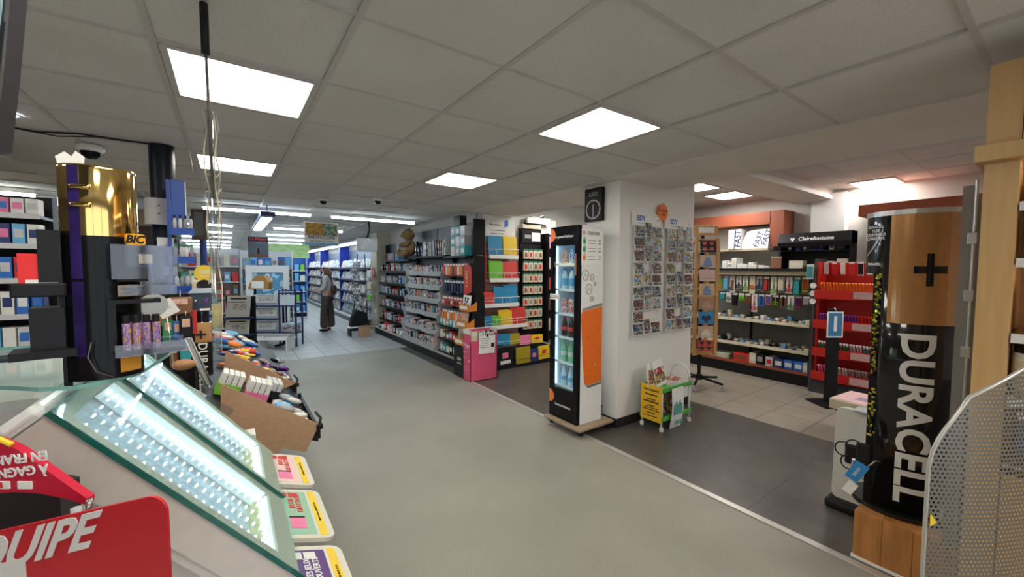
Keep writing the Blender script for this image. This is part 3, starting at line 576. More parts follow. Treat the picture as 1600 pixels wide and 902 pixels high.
# black branded stationery shelf
t = thing('stationery_display', 'black open stationery shelf with white brand lettering on its canopy', 'shelf unit', (6.46, 1.66, 1.576)); yw = .82
obj('side_panel', MB().span((0, 0, 0), (.22, .02, .49)), BLK, t); obj('side_panel', MB().span((0, yw-.02, 0), (.22, yw, .49)), BLK, t); obj('back_panel', MB().span((.2, .02, 0), (.22, yw-.02, .49)), BLK, t)
obj('canopy', MB().prism([(-.04, .3), (.22, .35), (.22, .49), (-.0, .49), (-.06, .36)], yw, M=Matrix.Translation((0, yw/2, 0))), BLK, t)
obj('shelf', MB().span((.0, .02, .235), (.2, yw-.02, .25)), BLKG, t)
text('Clairefontaine', .07, LET, t, (-.052, yw*.5-.04, .405), (PI/2-.4, 0, -PI/2), .0012)
obj('emblem', MB().prism([(p*.05, q*.05) for p, q in hp], .004, M=Matrix.Translation((-.053, yw*.5+.23, .4)) @ Matrix.Rotation(-PI/2, 4, 'Z')), LET, t)
for i, (c, y, w, h) in enumerate([('black', .7, .05, .1), ('navy', .6, .06, .12), ('brown', .52, .05, .11), ('navy', .4, .16, .09), ('cream', .22, .05, .12), ('black', .12, .1, .1)]): box_item('notebook', '%s notebook, %s from the header on the upper shelf of the black stationery display' % (c, nth(i)), 'notebook', (6.57, 1.66+y, 1.828), (.14, w, h*.6), c, group='notebooks in the black stationery display', c2=rcol(['black', 'white', 'navy']))
for i, (c, y, w, h) in enumerate([('cream', .62, .17, .11), ('grey', .42, .13, .05), ('cream', .24, .13, .1), ('cream', .1, .12, .13)]): box_item('index_card_box', '%s index card box, %s from the header on the counter under the black canopy' % (c, nth(i)), 'box', (6.57, 1.66+y, 1.577), (.14, w, h), c, group='card boxes under the black canopy')
# second terracotta header and black rack behind the battery tower
struct('trim_6', MB().span((6.5, -.6, 2.235), (6.86, 1.62, 2.375)), TERRA)
t = thing('black_rack', 'tall black wall rack under the terracotta header behind the battery tower', 'rack', (6.47, .55, 0)); obj('frame', MB().span((.1, -.6, 0), (.4, .85, 2.2)), BLK, t)
for z in (.4, .8, 1.2, 1.6, 2.0): obj('shelf', MB().span((-.02, -.58, z), (.1, .83, z+.02)), BLKG, t)
for i in range(8): box_item('notebook', 'dark notebook %s along the top shelf of the black rack' % nth(i), 'notebook', (6.51, 1.3-.15*i, 2.021), (.1, .12, .16), rcol(['black', 'grey', 'navy', 'brown']), group='dark notebooks on the black wall rack')
# red pen stand
RED = mat('red_stand', (.55, .02, .015), .35, var=.05); ANT = mat('anthracite_panel', (.045, .045, .05), .4, var=.1)
t = thing('pen_stand', 'red tiered pen and marker stand with dark grey side panel', 'display stand', (6.05, 1.3, 0)); y0, y1 = -.5, .62
obj('side_panel', MB().prism([(0, 0), (.39, 0), (.39, 1.7), (.08, 1.7), (.03, 1.5)], .03, M=Matrix.Translation((0, y1, 0))), ANT, t)
obj('plinth', MB().span((.0, y0, 0), (.39, y1-.02, .16)), ANT, t)
obj('back_panel', MB().span((.35, y0, .16), (.385, y1-.02, 1.66)), RED, t); obj('inner_side', MB().span((.05, y1-.05, .16), (.35, y1-.02, 1.66)), RED, t)
for i in range(3):
    obj('round_badge', MB().cyl((0, 0, 0), .036, .004, 18, M=Matrix.Translation((-.004+.02*.0, y1, 1.36-.1*i)) @ Matrix.Rotation(-PI/2, 4, 'Y')), PAPER, t)
TZ = [.2, .5, .85, 1.22]
for z in TZ:
    q = obj('tray', MB().prism([(-.05, z-.02), (.35, z+.1), (.35, z+.12), (-.03, z+.0), (-.05, z+.09), (-.06, z+.09)], y1-y0-.06, M=Matrix.Translation((0, (y0+y1)/2, 0))), RED, t)
    obj('clear_lip', MB().span((-.075, y0+.1, z-.0), (-.062, .2, z+.08)), mat('pinkish_plastic', (.5, .3, .3), .3, var=.1), q)
mk = [['pink', 'white', 'grey', 'pink'], ['green', 'green', 'silver', 'teal', 'red', 'silver', 'brown'], ['purple', 'purple', 'purple', 'red', 'orange', 'lime green', 'sky blue', 'purple', 'pink'], ['orange', 'orange', 'orange', 'yellow', 'black']]
wn = ['bottom', 'second', 'third', 'top']
for k_, z in enumerate(TZ):
    n_ = 16 if k_ else 10
    for i in range(n_):
        y = 1.3+y1-.1-.062*i; c = mk[k_][min(len(mk[k_])-1, i*len(mk[k_])//n_)]
        t2 = thing('marker_pack', '%s marker pack, %s from the grey panel in the red stand %s tray' % (c, nth(i), wn[k_]), 'marker pack', (6.05+.07, y, z+.055), 0, 'marker packs in the red pen stand', rot=(0, -.55, 0))
        h = .13 if k_ < 3 else .15
        b2 = MB()
        for s in (-1, 1): b2.cyl((0, s*.014, 0), .012, h*.75, 8)
        obj('barrels', b2, cm(c), t2); b2 = MB()
        for s in (-1, 1): b2.cyl((0, s*.014, h*.75), .0125, h*.22, 8)
        obj('caps', b2, cm('white' if k_ == 1 else c), t2)
for i in range(12):
    c = ['red', 'red', 'red', 'red', 'white', 'green', 'white', 'pink', 'pink', 'purple', 'red', 'brown'][i]
    p = shape_pack('pens', c, rcol(['white', 'red', 'black']), .17, .055, 'pen_pack'); p.location = (6.2, 1.84-.085*i, 1.66); p.rotation_euler = (0, -.15, 0)
    tag(p, '%s carded pen pack, %s along the top hooks of the red pen stand' % (c, nth(i)), 'pen pack', 'pen packs on the red stand hooks')
hb = MB().tube([(.16, y0, 1.655), (.16, y1-.03, 1.655)], .006, 6)
for i in range(12): hb.tube([(.16, .54-.085*i, 1.657), (.36, .54-.085*i, 1.65)], .003, 4)
obj('hook_bar', hb, STL, t)
p = shape_pack('pens', 'white', 'teal', .19, .075, 'pen_pack'); p.location = (6.06, 1.965, 1.63); tag(p, 'teal pen pack clipped to the outer edge of the grey side panel', 'pen pack')
# numbered checkout post
t = thing('numbered_post', 'black post sign with a white numeral on a blue card before the pen stand', 'sign stand', (5.7, 1.6, 0), -.6166)
obj('base', MB().box((0, -.04, .012), (.4, .32, .024), bev=.006), BLK, t); obj('post', MB().box((0, 0, .56), (.135, .04, 1.1), bev=.01), BLK, t)
s = obj('card', MB().box((0, -.026, .93), (.185, .004, .3)), PAPER, t); obj('blue_field', MB().box((0, -.029, .93), (.155, .002, .27)), mat('numeral_blue', (.05, .22, .45), .4, var=.1, scale=12), s)
text('1', .24, PAPER, s, (0, -.031, .93), FY, .006); obj('clip', MB().tube([(0, -.03, 1.09), (0, -.01, 1.12), (.0, .0, 1.1)], .008, 6), STL, t)
# low printed box on a black crate
t = thing('low_plinth', 'low black crate beside the white pavement sign', 'crate', (4.62, .98, 0), -.1); obj('crate_body', MB().box((0, 0, .15), (.34, .4, .3), bev=.01), BLK, t); obj('rim', MB().box((0, 0, .295), (.36, .42, .02)), BLKG, t)
t = thing('printed_box', 'flat cream box with a pink printed lid lying on the low black crate', 'box', (4.62, .98, .306), -.1)
obj('tray', MB().box((0, 0, .045), (.42, .5, .09), bev=.006), cm('cream'), t); obj('lid', MB().box((0, 0, .093), (.4, .48, .006)), mat('pale_pink_print', (.75, .5, .5), .5, var=.12, scale=14), t); obj('print_block', MB().box((-.03, .03, .097), (.12, .16, .001)).box((.1, -.12, .097), (.08, .12, .001)), mat('mauve_ink', (.35, .25, .38), .5, var=.1), t)
# pavement sign
t = thing('pavement_sign', 'white round-cornered pavement sign on a black rubber foot beside the battery tower', 'sign', (3.3, .7, 0))
obj('foot', MB().box((0, 0, .03), (.26, .4, .06), bev=.02), BLK, t)
def rrect(w, h, r, n=5): return [(sx*(w/2-r)+r*math.cos(a0+PI/2*i/n), sy*(h/2-r)+r*math.sin(a0+PI/2*i/n)) for sx, sy, a0 in ((1, 1, 0), (-1, 1, PI/2), (-1, -1, PI), (1, -1, 1.5*PI)) for i in range(n+1)]
obj('panel', MB().prism(rrect(.36, .6, .04), .05, M=Matrix.Translation((-.02, 0, .355)) @ Matrix.Rotation(PI/2, 4, 'Z') @ Matrix.Rotation(.04, 4, 'X')), mat('offwhite_plastic', (.6, .58, .53), .4, var=.04), t)
obj('top_card', MB().box((-.0, -.0, .66), (.12, .18, .012), bev=.004), GRY, t)
# battery tower on a wooden plinth
PLW = mat('pine_planks', (.42, .18, .05), .4, var=.25, scale=3, stretch=(9, 9, 1))
t = thing('plinth', 'orange-brown wooden plinth under the tall battery display', 'plinth', (2.96, .41, 0))
for i in range(4): obj('plank', MB().box((0, .172-.115*i, .135), (.44, .1145, .25), bev=.003), PLW, t)
obj('base_strip', MB().box((0, 0, .006), (.46, .47, .012)), PAPER, t)
cx_, cy_ = 3.0, .51; AZ = -math.atan2(cx_, cy_)
t = thing('battery_display', 'tall display shaped like a giant black and copper battery', 'display stand', (cx_, cy_, .262), AZ)
EA, EB = .19, .15
def shell(th0, th1, z0, z1, off=0, n=24, thick=.012):
    vs = []; fs = []
    for i in range(n+1):
        a = th0+(th1-th0)*i/n; x, y = math.sin(a), -math.cos(a)
        for o_, z in ((off, z0), (off, z1), (off-thick, z1), (off-thick, z0)): vs.append((x*(EA+o_), y*(EB+o_), z))
    for i in range(n):
        for k_ in range(4): fs.append((i*4+k_, i*4+(k_+1) % 4, i*4+4+(k_+1) % 4, i*4+4+k_))
    fs += [(0, 3, 2, 1), (n*4, n*4+1, n*4+2, n*4+3)]
    return MB().add(vs, fs, 0, False)
R_ = math.radians; ht = 1.6
TBLK = mat('battery_black', (.01, .01, .011), .16, coat=.6, var=.1); COP = mat('battery_copper', (.5, .25, .09), .25, .35, coat=.5, var=.06)
sh_ = shell(R_(-36), R_(82), .02, ht-.0); sh_.sm = [True]*len(sh_.sm)
body = obj('shell', sh_, TBLK, t)
def face(name, th0, th1, z0, z1, m_, off=.0015, par=None): o_ = shell(th0, th1, z0, z1, off, 20, .001); return obj(name, o_, m_, par or body)
face('copper_band', R_(-27), R_(80), 1.02, ht-.015, COP); face('top_rim', R_(-80), R_(82), ht-.014, ht+.012, mat('silver_rim', (.6, .6, .6), .3, .6, var=.05), .003)
pw, pl = .022, .09
def wrap(me, cxx, zz, off=.004, vert=False):
    for v in me.vertices:
        x, y = v.co.x, v.co.y
        X, Z = (cxx+y, zz-x) if vert else (cxx+x, zz+y)
        v.co = (X, -(EB+off)*math.sqrt(max(0, 1-(X/(EA+off))**2)), Z)
def wtext(s, size, m_, cxx, zz, vert, bold=0, par=None, sx=1, align='CENTER', name='lettering'):
    o_ = text(s, size, m_, None, (0, 0, 0), (0, 0, 0), bold, ext=0, align=align, sx=sx, name=name)
    bm = bmesh.new(); bm.from_mesh(o_.data); bmesh.ops.subdivide_edges(bm, edges=[e for e in bm.edges if e.calc_length() > .03], cuts=4, use_grid_fill=True); bm.to_mesh(o_.data); bm.free()
    wrap(o_.data, cxx, zz, .0035, vert); o_.parent = par or body; o_.rotation_euler = (0, 0, 0); return o_
m = MB()
for (w, h) in ((.118, .036), (.026, .165)):
    nn = 8
    for i in range(nn): xa, xb = -w/2+w*i/nn, -w/2+w*(i+1)/nn; m.add([(xa, -h/2, 0), (xb, -h/2, 0), (xb, h/2, 0), (xa, h/2, 0)], [(0, 1, 2, 3)])
o = obj('plus_sign', m, TBLK, body); wrap(o.data, .065, 1.3, .0035)
DW = mat('battery_lettering', (.7, .69, .66), .4, var=.02)
wtext('DURACELL', .172, DW, .03, .53, True, .005, sx=1.06)
hd = obj('header', shell(R_(-80), R_(-36), 1.28, ht-.0), TBLK, t)
wtext('DURACELL\nDURE\nJUSQU\'À PLUS\nLONGTEMPS', .021, LET, -.148, ht-.1, False, .0004, hd, .62)
wtext('DURACELL', .018, LET, -.148, 1.33, False, .0004, hd, .62)
m = MB(); 
for i in range(10): a, b_ = -.182+.0065*i, 1.37+.0075*i+.0006*i*i; m.add([(a, b_, 0), (a+.0065, b_+.008+.0006*(2*i+1), 0), (a+.0065, b_+.03+.0006*(2*i+1), 0), (a, b_+.012+.001*i, 0)], [(0, 1, 2, 3)])
for v in range(len(m.v)): m.v[v] = (m.v[v][0]-.0, m.v[v][1], 0)
o = obj('swoosh', m, mat('swoosh_silver', (.35, .33, .36), .3, .5, var=.1), hd)
for v in o.data.vertices: X, Z = v.co.x, v.co.y; v.co = (X, -(EB+.0035)*math.sqrt(max(0, 1-(X/(EA+.0035))**2)), Z)
obj('foot_disc', MB().cyl((.0, .0, -.01), .205, .03, 40, sy=.95), TBLK, t)
obj('spine', MB().box((.03, .03, .8), (.22, .05, 1.56)), BLK, t)
# foil strip on the open side of the tower
fo = MB(); rr = random.Random(3)
fx, fy = -.128, -.085
for i in range(64):
    z = .38+.0145*i
    if 18 < i < 24 or rr.random() < .06: continue
    for q in range(2): fo.box((fx+rr.uniform(-.012, .012), fy+rr.uniform(-.006, .006), z+rr.uniform(-.005, .005)), (.013, .003, .012), i % 2, M=None, rz=rr.uniform(-.8, .8))
o = obj('foil_garland', fo, [mat('gold_foil', (.9, .7, .1), .15, 1, var=.2), mat('green_gold_foil', (.6, .7, .12), .15, 1, var=.2)], t); o['kind'] = 'stuff'; o['label'] = 'glittering gold foil strip'
obj('foil_backing', MB().box((fx+.005, fy+.02, .66), (.05, .012, 1.28)), BLK, t)
for i, (dx, dz, c, nm) in enumerate([(-.2, .32, 'black', 'black earphone pack'), (-.17, .26, 'silver', 'silver foil earphone pack'), (-.15, .36, 'black', 'black cable pack')]):
    P_ = Matrix.Rotation(AZ, 4, 'Z') @ Vector((dx, -.13-.025*i, dz)); tt = thing('cable_pack', nm+' hung low on the open side of the battery tower', 'cable pack', (cx_+P_.x, cy_+P_.y, .262+P_.z-.06), AZ)
    obj('pouch', MB().box((0, 0, .0), (.06, .03, .11), bev=.01), cm(c) if c != 'silver' else CHR, tt)
    obj('cable_loop', MB().tube([(-.03+.035*math.cos(a)-.01, .0, .02+.04*math.sin(a)) for a in [2*PI*q/12 for q in range(13)]], .004, 5), BLK, tt)
P_ = Matrix.Rotation(AZ, 4, 'Z') @ Vector((-.17, -.21, .2)); tt = thing('tag_card', 'small blue and white tag hanging on the side of the battery tower', 'tag', (cx_+P_.x, cy_+P_.y, .262+P_.z), 0, rot=(0, .45, AZ)); obj('card', MB().box((0, 0, 0), (.06, .003, .11)), mat('tag_blue', (.03, .25, .62), .4, var=.05), tt); text('DEVIA', .02, LET, tt, (0, -.003, 0), (PI/2, -PI/2, 0)); obj('price_flap', MB().box((.02, .002, -.1), (.045, .002, .07)), PAPER, tt)
obj('hook', MB().tube([(.02, 0, .06), (.03, .02, .1), (.05, .05, .1)], .004, 5), STL, tt)
# translucent rack side behind the beech cabinet
m = MB(); P0 = dep(1521, 430, 1.74)
t = thing('acrylic_rack', 'tall smoky acrylic rack side between the battery tower and the beech cabinet', 'rack', (P0.x, P0.y, 0), -math.atan2(P0.x, P0.y))
SMK = glass('smoky_acrylic', (.5, .5, .48), .35, .15)
obj('side_panel', MB().span((-.045, 0, .3), (.0, .006, 1.93)), SMK, t); obj('side_panel', MB().span((.0, .05, .3), (.055, .056, 1.88)), SMK, t); obj('back_panel', MB().span((-.02, .1, .3), (.05, .13, 1.85)), mat('dark_taupe', (.12, .11, .1), .5, var=.15, scale=6), t)
obj('rod', MB().cyl((-.005, 0, 0), .006, 1.95, 8), STL, t); obj('foot', MB().box((0, .05, .012), (.08, .1, .024)), BLK, t)
for i in range(3): obj('clip', MB().box((-.01, -.006, 1.2+.25*i), (.03, .008, .05), bev=.003), STL, t)
# beech cabinet at the tills
BEE = mat('pale_beech', (.5, .31, .13), .4, var=.06, scale=5, stretch=(10, 10, .7))
t = thing('cabinet', 'pale beech wall cabinet with lit product shelves beside the till', 'cabinet', (2.28, -.5, 0))
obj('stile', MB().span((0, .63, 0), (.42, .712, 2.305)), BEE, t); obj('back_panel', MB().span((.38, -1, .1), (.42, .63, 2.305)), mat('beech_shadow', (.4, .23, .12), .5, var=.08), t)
obj('cornice', MB().span((-.04, -1, 1.955), (.4, .735, 2.015), bev=.004), BEE, t); obj('door', MB().span((-.004, .0, 2.02), (.016, .627, 2.303)), BEE, t); obj('door', MB().span((-.004, -.7, 2.02), (.016, -.005, 2.303)), BEE, t)
obj('plinth', MB().span((0, -1, 0), (.38, .625, .85)), BEE, t)
for z in (.85, 1.1, 1.33, 1.6, 1.8):
    s = obj('shelf', MB().span((.02, -1, z-.015), (.38, .625, z)), BEE, t); obj('price_rail', MB().span((-.0, -1, z-.028), (.02, .625, z+.004)), mat('clear_rail', (.65, .62, .6), .2, var=.05), s)
SL = mat('warm_shelf_led', (1, .85, .65), .4, em=5, emcol=(1, .75, .5)); obj('shelf_lamp', MB().span((.06, -.9, 1.945), (.09, .6, 1.953)).span((.06, -.9, 1.575), (.08, .6, 1.583)), SL, t)
text('Smoking', .035, cm('red'), obj('sticker', MB().span((-.043, .5, 1.96), (-.041, .62, 2.005)), PAPER, t), (-.044, .555, 1.983), FX, .0006, shear=.2)
def jar(lb, loc, r, h, c, capc, lab_):
    t = thing('jar', lb, 'jar', loc, 0, 'jars in the beech cabinet'); obj('body', MB().lathe([(0, 0), (r, 0), (r, h*.82), (r*.9, h*.86)], n=20), cm(c), t); obj('lid', MB().cyl((0, 0, h*.84), r*.95, h*.16, 20), cm(capc), t); obj('label_band', MB().lathe([(r+.001, h*.15), (r+.001, h*.7)], n=20), cm(lab_), t)
for i, (y, z) in enumerate([(.5, 1.8), (.4, 1.8)]): box_item('small_book', '%s book of the flat pile on the top cabinet shelf' % nth(i), 'book', (2.42, .0+[.05, -.1][i], z), (.16, .12, .09), 'cream', group='books in the beech cabinet')
jar('orange labelled jar on the upper shelf of the beech cabinet', (2.36, .06, 1.6), .05, .15, 'cream', 'brown', 'orange'); jar('brown jar behind the orange labelled jar in the cabinet', (2.5, -.06, 1.6), .05, .15, 'brown', 'black', 'orange')
box_item('dotted_box', 'grey dotted box on the cabinet shelf under the orange labelled jar', 'box', (2.4, .04, 1.33), (.14, .1, .13), 'grey', group='boxes in the beech cabinet'); box_item('brown_box', 'brown box on top of the grey dotted box', 'box', (2.4, .04, 1.462), (.12, .09, .05), 'brown', group='boxes in the beech cabinet')
jar('white canister with printed label on the middle cabinet shelf', (2.385, .05, 1.101), .075, .19, 'white', 'black', 'cream'); jar('white canister standing behind the printed label canister', (2.54, -.12, 1.101), .075, .19, 'white', 'black', 'cream')
for i in range(4):
    p = shape_pack('box', ['black', 'black', 'brown', 'silver'][i], ['navy', 'black', 'red', 'silver'][i], .17, .11, 'accessory_pack'); p.location = (2.3+.05*(i//2), .05-.13*(i % 2), 1.06 if i < 2 else 1.04); tag(p, '%s accessory pack on %s card behind the perforated metal screen' % (['navy', 'black', 'red', 'silver'][i], ['black', 'black', 'brown', 'silver'][i]), 'accessory pack', 'accessory packs behind the metal screen')
# perforated screen
m = bpy.data.materials.new('perforated_metal'); m.use_nodes = True; n = m.node_tree; b = n.nodes['Principled BSDF']; Lk = n.links
b.inputs['Base Color'].default_value = (.2, .19, .172, 1); b.inputs['Roughness'].default_value = .35; b.inputs['Metallic'].default_value = .5
tc = n.nodes.new('ShaderNodeTexCoord'); sp = n.nodes.new('ShaderNodeSeparateXYZ'); Lk.new(tc.outputs['Object'], sp.inputs[0])
def MT(op, a, b_=None):
    q = n.nodes.new('ShaderNodeMath'); q.operation = op
    for i, w in enumerate((a, b_)):
        if w is None: continue
        if isinstance(w, (int, float)): q.inputs[i].default_value = w
        else: Lk.new(w, q.inputs[i])
    return q.outputs[0]
u_ = MT('MULTIPLY', sp.outputs['X'], 85); v_ = MT('MULTIPLY', sp.outputs['Z'], 85)
rw = MT('FLOOR', v_); uu = MT('ADD', u_, MT('MULTIPLY', MT('MODULO', rw, 2), .5))
du = MT('SUBTRACT', MT('FRACT', uu), .5); dv = MT('SUBTRACT', MT('FRACT', v_), .5)
dd_ = MT('ADD', MT('MULTIPLY', du, du), MT('MULTIPLY', dv, dv)); Lk.new(MT('GREATER_THAN', dd_, .075), b.inputs['Alpha'])
P0 = dep(1446, 900, 1.1)
t = thing('perforated_screen', 'curved perforated metal screen at the till counter before the beech cabinet', 'screen', (P0.x, P0.y, 0), -.6166)
g = MB(); nx = 16; outline = lambda x: 1.02+.2*min(1, (x/.09))**.55*.92+.12*max(0, x-.06)/.24
vs_ = []; 
for i in range(nx+1):
    x = .36*(i/nx)**1.4
    for z in [.0, .15, .3, .45, .6, .75, .9, 1.0]: vs_.append((x, .6*(x-.12)**2, (.55+(outline(x)-.55)*z)))
for i in range(nx):
    for j in range(7): g.f.append([i*8+j, i*8+8+j, i*8+9+j, i*8+j+1]); g.mi.append(0); g.sm.append(True)
g.v = vs_; obj('sheet', g, m, t)
obj('edge_rail', MB().tube([(0, .6*.12**2, .0), (0, .6*.12**2, 1.0)]+[(.36*(i/nx)**1.4, .6*(.36*(i/nx)**1.4-.12)**2, outline(.36*(i/nx)**1.4)) for i in range(nx+1)], .005, 8), mat('clear_edge', (.5, .48, .44), .2, .3, var=.04), t)
obj('yellow_sticker', MB().prism([(0, 0), (.018, .01), (.0, .035)], .002, M=Matrix.Translation((.004, -.0, .86))), cm('yellow'), t)
# ================================================================== aisle bookcase, plush bear, cardboard displays, folder racks, far magazine wall
def wobj(name, mb, mats, t, top=None):
    o = top or t; l = o.location
    mb.v = [(a-l.x, b-l.y, c-l.z) for a, b, c in mb.v]; return obj(name, mb, mats, t)
DKB = mat('blueblack_panel', (.03, .036, .045), .45, var=.1, scale=5); GLIP = mat('grey_book_shelf', (.42, .43, .44), .45, var=.04, scale=6); KICKTOP = mat('sand_laminate', (.45, .4, .34), .5, var=.08)
t = thing('bookcase', 'long black aisle bookcase with curved grey shelves of books and a black kick base', 'bookcase', (2.84, 7.4, 0))
YA, YB = 5.3, 9.72
wobj('kick', MB().span((2.84, YA-.04, 0), (3.22, YB, .13)), BLK, t); wobj('base_shelf', MB().span((2.83, YA-.04, .13), (3.22, YB, .155)), KICKTOP, t)
wobj('back_panel', MB().span((3.18, 5.37, .155), (3.23, YB, 2.12)), DKB, t)
for y in (YA+.02, 6.18, 7.78, YB-.02): wobj('post', MB().span((3.12, y-.02, .155), (3.18, y+.02, 2.1)), BLK, t)
pr = MB()
for a, b in ((5.9, 7.3), (7.33, 8.7)): pr.span((3.0, a, 2.13), (3.02, b, 2.32))
for k_, (a, b) in enumerate(((5.5, 6.8), (6.83, 8.3))): wobj('cornice_panel', MB().span((3.15, a, 2.06), (3.175, b, 2.28)), DKB, t)
wobj('upper_shelf', MB().span((2.9, 6.02, 1.745), (3.18, 7.7, 1.775)), BLK, t); wobj('upper_shelf', MB().span((2.92, 7.7, 1.7), (3.18, 9.3, 1.725)), BLK, t)
wobj('display_shelf', MB().span((2.88, 5.28, 1.72), (3.18, 6.02, 1.75)), BLKG, t)
shelves = [(1.43, 2.99), (1.185, 2.97), (.95, 2.95), (.71, 2.92), (.42, 2.89), (.17, 2.86)]
sd = MB(); pf = [(3.17, .155), (2.83, .155)]
for z, x in reversed(shelves): pf += [(x-.06, z+.0), (x-.06, z+.03), (x+.02, z+.09)]
pf += [(3.0, 1.66), (3.17, 1.66)]
for y in (6.26, 7.86): wobj('curved_side', MB().prism(pf, .015, M=Matrix.Translation((0, y, 0))), GLIP, t)
def arc_shelf(x, z, ya, yb, back=3.17, bulge=.05, lip=.075, n=10):
    m = MB(); P = [(x-bulge*math.sin(PI*i/n), ya+(yb-ya)*i/n) for i in range(n+1)]
    m.add([(a, b, z) for a, b in P]+[(back, yb, z), (back, ya, z)], [list(range(n+3))]); m.add([(a, b, z-.012) for a, b in P]+[(back, yb, z-.012), (back, ya, z-.012)], [list(range(n+3))[::-1]])
    for i in range(n):
        (a, b), (c, d) = P[i], P[i+1]
        m.add([(a-.003, b, z-.015), (c-.003, d, z-.015), (c-.012, d, z+lip), (a-.012, b, z+lip), (a+.004, b, z-.015), (c+.004, d, z-.015), (c-.006, d, z+lip), (a-.006, b, z+lip)], [(0, 1, 2, 3), (5, 4, 7, 6), (3, 2, 6, 7)])
    return m
for z, x in shelves: wobj('grey_shelf', arc_shelf(x, z, 6.27, 7.05), GLIP, t); wobj('grey_shelf', arc_shelf(x, z, 7.06, 7.85), GLIP, t)
for z in (1.47, 1.2, .95, .66, .36): wobj('black_shelf', MB().span((2.93, 7.88, z-.015), (3.18, 9.6, z)).span((2.92, 7.88, z-.02), (2.93, 9.6, z+.03)), BLK, t)
bk_cols = ['grey', 'white', 'black', 'grey', 'navy', 'silver', 'cream', 'black', 'red', 'grey', 'brown', 'silver', 'black', 'pink', 'silver', 'blue', 'grey', 'orange', 'black', 'teal', 'cream', 'white']
_bm = {}
def book(c, c2, kind='book'):
    key = (c, c2, kind)
    if key not in _bm:
        _bm[key] = (MB().box((0, 0, .1), (.14, .034, .2), 0).box((-.0705, 0, .13), (.001, .026, .06), 1).box((-.0705, 0, .04), (.001, .02, .02), 1).mesh('book', [cm(c), cm(c2)]))
    return _bm[key]
def books(y0, y1, x, z, where, group, step=.052, cols=bk_cols, h=(.85, 1.15), lean=.12, name='book', th=1.0):
    y = y0; i = 0
    while y < y1:
        c = cols[(i*7+int(z*37)+rnd.randrange(3)) % len(cols)]; c2 = rnd.choice(['white', 'grey', 'silver', 'cream']) if c not in ('white', 'cream', 'silver') else rnd.choice(['navy', 'grey', 'black'])
        o = bpy.data.objects.new(name, book(c, c2)); C.objects.link(o); s = rnd.uniform(*h)
        u_ = (y-6.27) % .79; bx = x+.085 - .05*math.sin(PI*min(1, u_/.78)) if 6.27 < y < 7.85 else x+.085
        o.location = (bx, y, z+.002); o.rotation_euler = (rnd.uniform(-lean, lean*.2), 0, rnd.uniform(-.06, .06)); o.scale = (1, th*rnd.uniform(.75, 1.25), s)
        tag(o, '%s %s, %s from the near end %s' % (c, name.replace('_', ' '), nth(i), where), name.replace('_', ' '), group)
        y += step*th*rnd.uniform(.9, 1.1); i += 1
        if rnd.random() < .05: y += .05
sn = ['top', 'second', 'third', 'fourth', 'fifth', 'lowest']
for k_, (z, x) in enumerate(shelves): books(6.31, 7.83, x, z, 'on the %s curved grey shelf' % sn[k_], 'books on the curved grey shelves', h=(.8, .98) if k_ else (.7, .95))
for k_, z in enumerate((1.47, 1.2, .95, .66, .36)): books(7.95, 9.5, 2.93, z, 'on the %s black shelf' % sn[k_], 'cases on the black shelves', .085, ['grey', 'black', 'silver', 'grey', 'white', 'black', 'navy', 'red', 'sky blue'], (.7, .95), .5, 'case', 1.3)
books(6.08, 7.0, 2.92, 1.775, 'on the top black shelf', 'binders on the top shelf', .062, ['grey', 'silver', 'navy', 'grey', 'white', 'navy', 'black', 'brown', 'grey'], (1.15, 1.35), .15, 'binder', 1.2)
books(7.02, 7.35, 2.92, 1.775, 'of the dark pile by the bear', 'dark boxes on the top shelf', .075, ['black', 'grey', 'black', 'navy'], (.8, 1.2), .5, 'dark_box', 1.5)
books(8.4, 9.2, 2.94, 1.725, 'beyond the bear on the top shelf', 'cases beyond the bear', .08, ['sky blue', 'grey', 'navy', 'pink', 'blue'], (.7, .95), .2, 'case', 1.4)
for i in range(8):
    p = box_item('bottom_case', '%s case lying %s along the sand-coloured base' % (['white', 'grey', 'black', 'pink', 'silver', 'red', 'white', 'black'][i], nth(i)), 'case', (2.93, 8.0+.2*i, .157), (.14, .15, .1+.03*(i % 3)), ['white', 'grey', 'black', 'pink', 'silver', 'red', 'white', 'black'][i], group='cases on the bookcase base')
# hooks with hanging accessories beside the grey shelves
hk = MB()
hc = [('red', 'brown'), ('red', 'orange'), ('red', 'cream'), ('brown', 'red')]
rows_h = [(1.63, hc, .2), (1.36, [('navy', 'black'), ('blue', 'black'), ('black', 'navy')], .2), (1.1, [('red', 'white'), ('red', 'brown'), ('brown', 'red')], .15), (.88, [('black', 'orange'), ('brown', 'orange'), ('black', 'cream')], .17)]
for r, (z, cols, h) in enumerate(rows_h):
    for i in range(8):
        y = 5.36+.1*i; a, b = cols[(i+r) % len(cols)]
        p = shape_pack('box' if r != 2 else 'tape', a, b, h, .085, 'key_ring_pack'); p.location = (2.94-.03*(r > 1), y, z); hk.tube([(3.18, y, z+.005), (2.92-.03*(r > 1), y, z+.005)], .003, 4)
        tag(p, '%s and %s pack, %s along the %s hook row of the bookcase' % (a, b, nth(i), sn[r]), 'pack', 'packs on the bookcase hooks')
wobj('hooks', hk, STL, t)['kind'] = 'stuff'
sh = MB()
for z in (.62, .4, .18): wobj('tray_shelf', MB().span((2.86, 5.45, z-.02), (3.18, 6.2, z)), BLK, t)
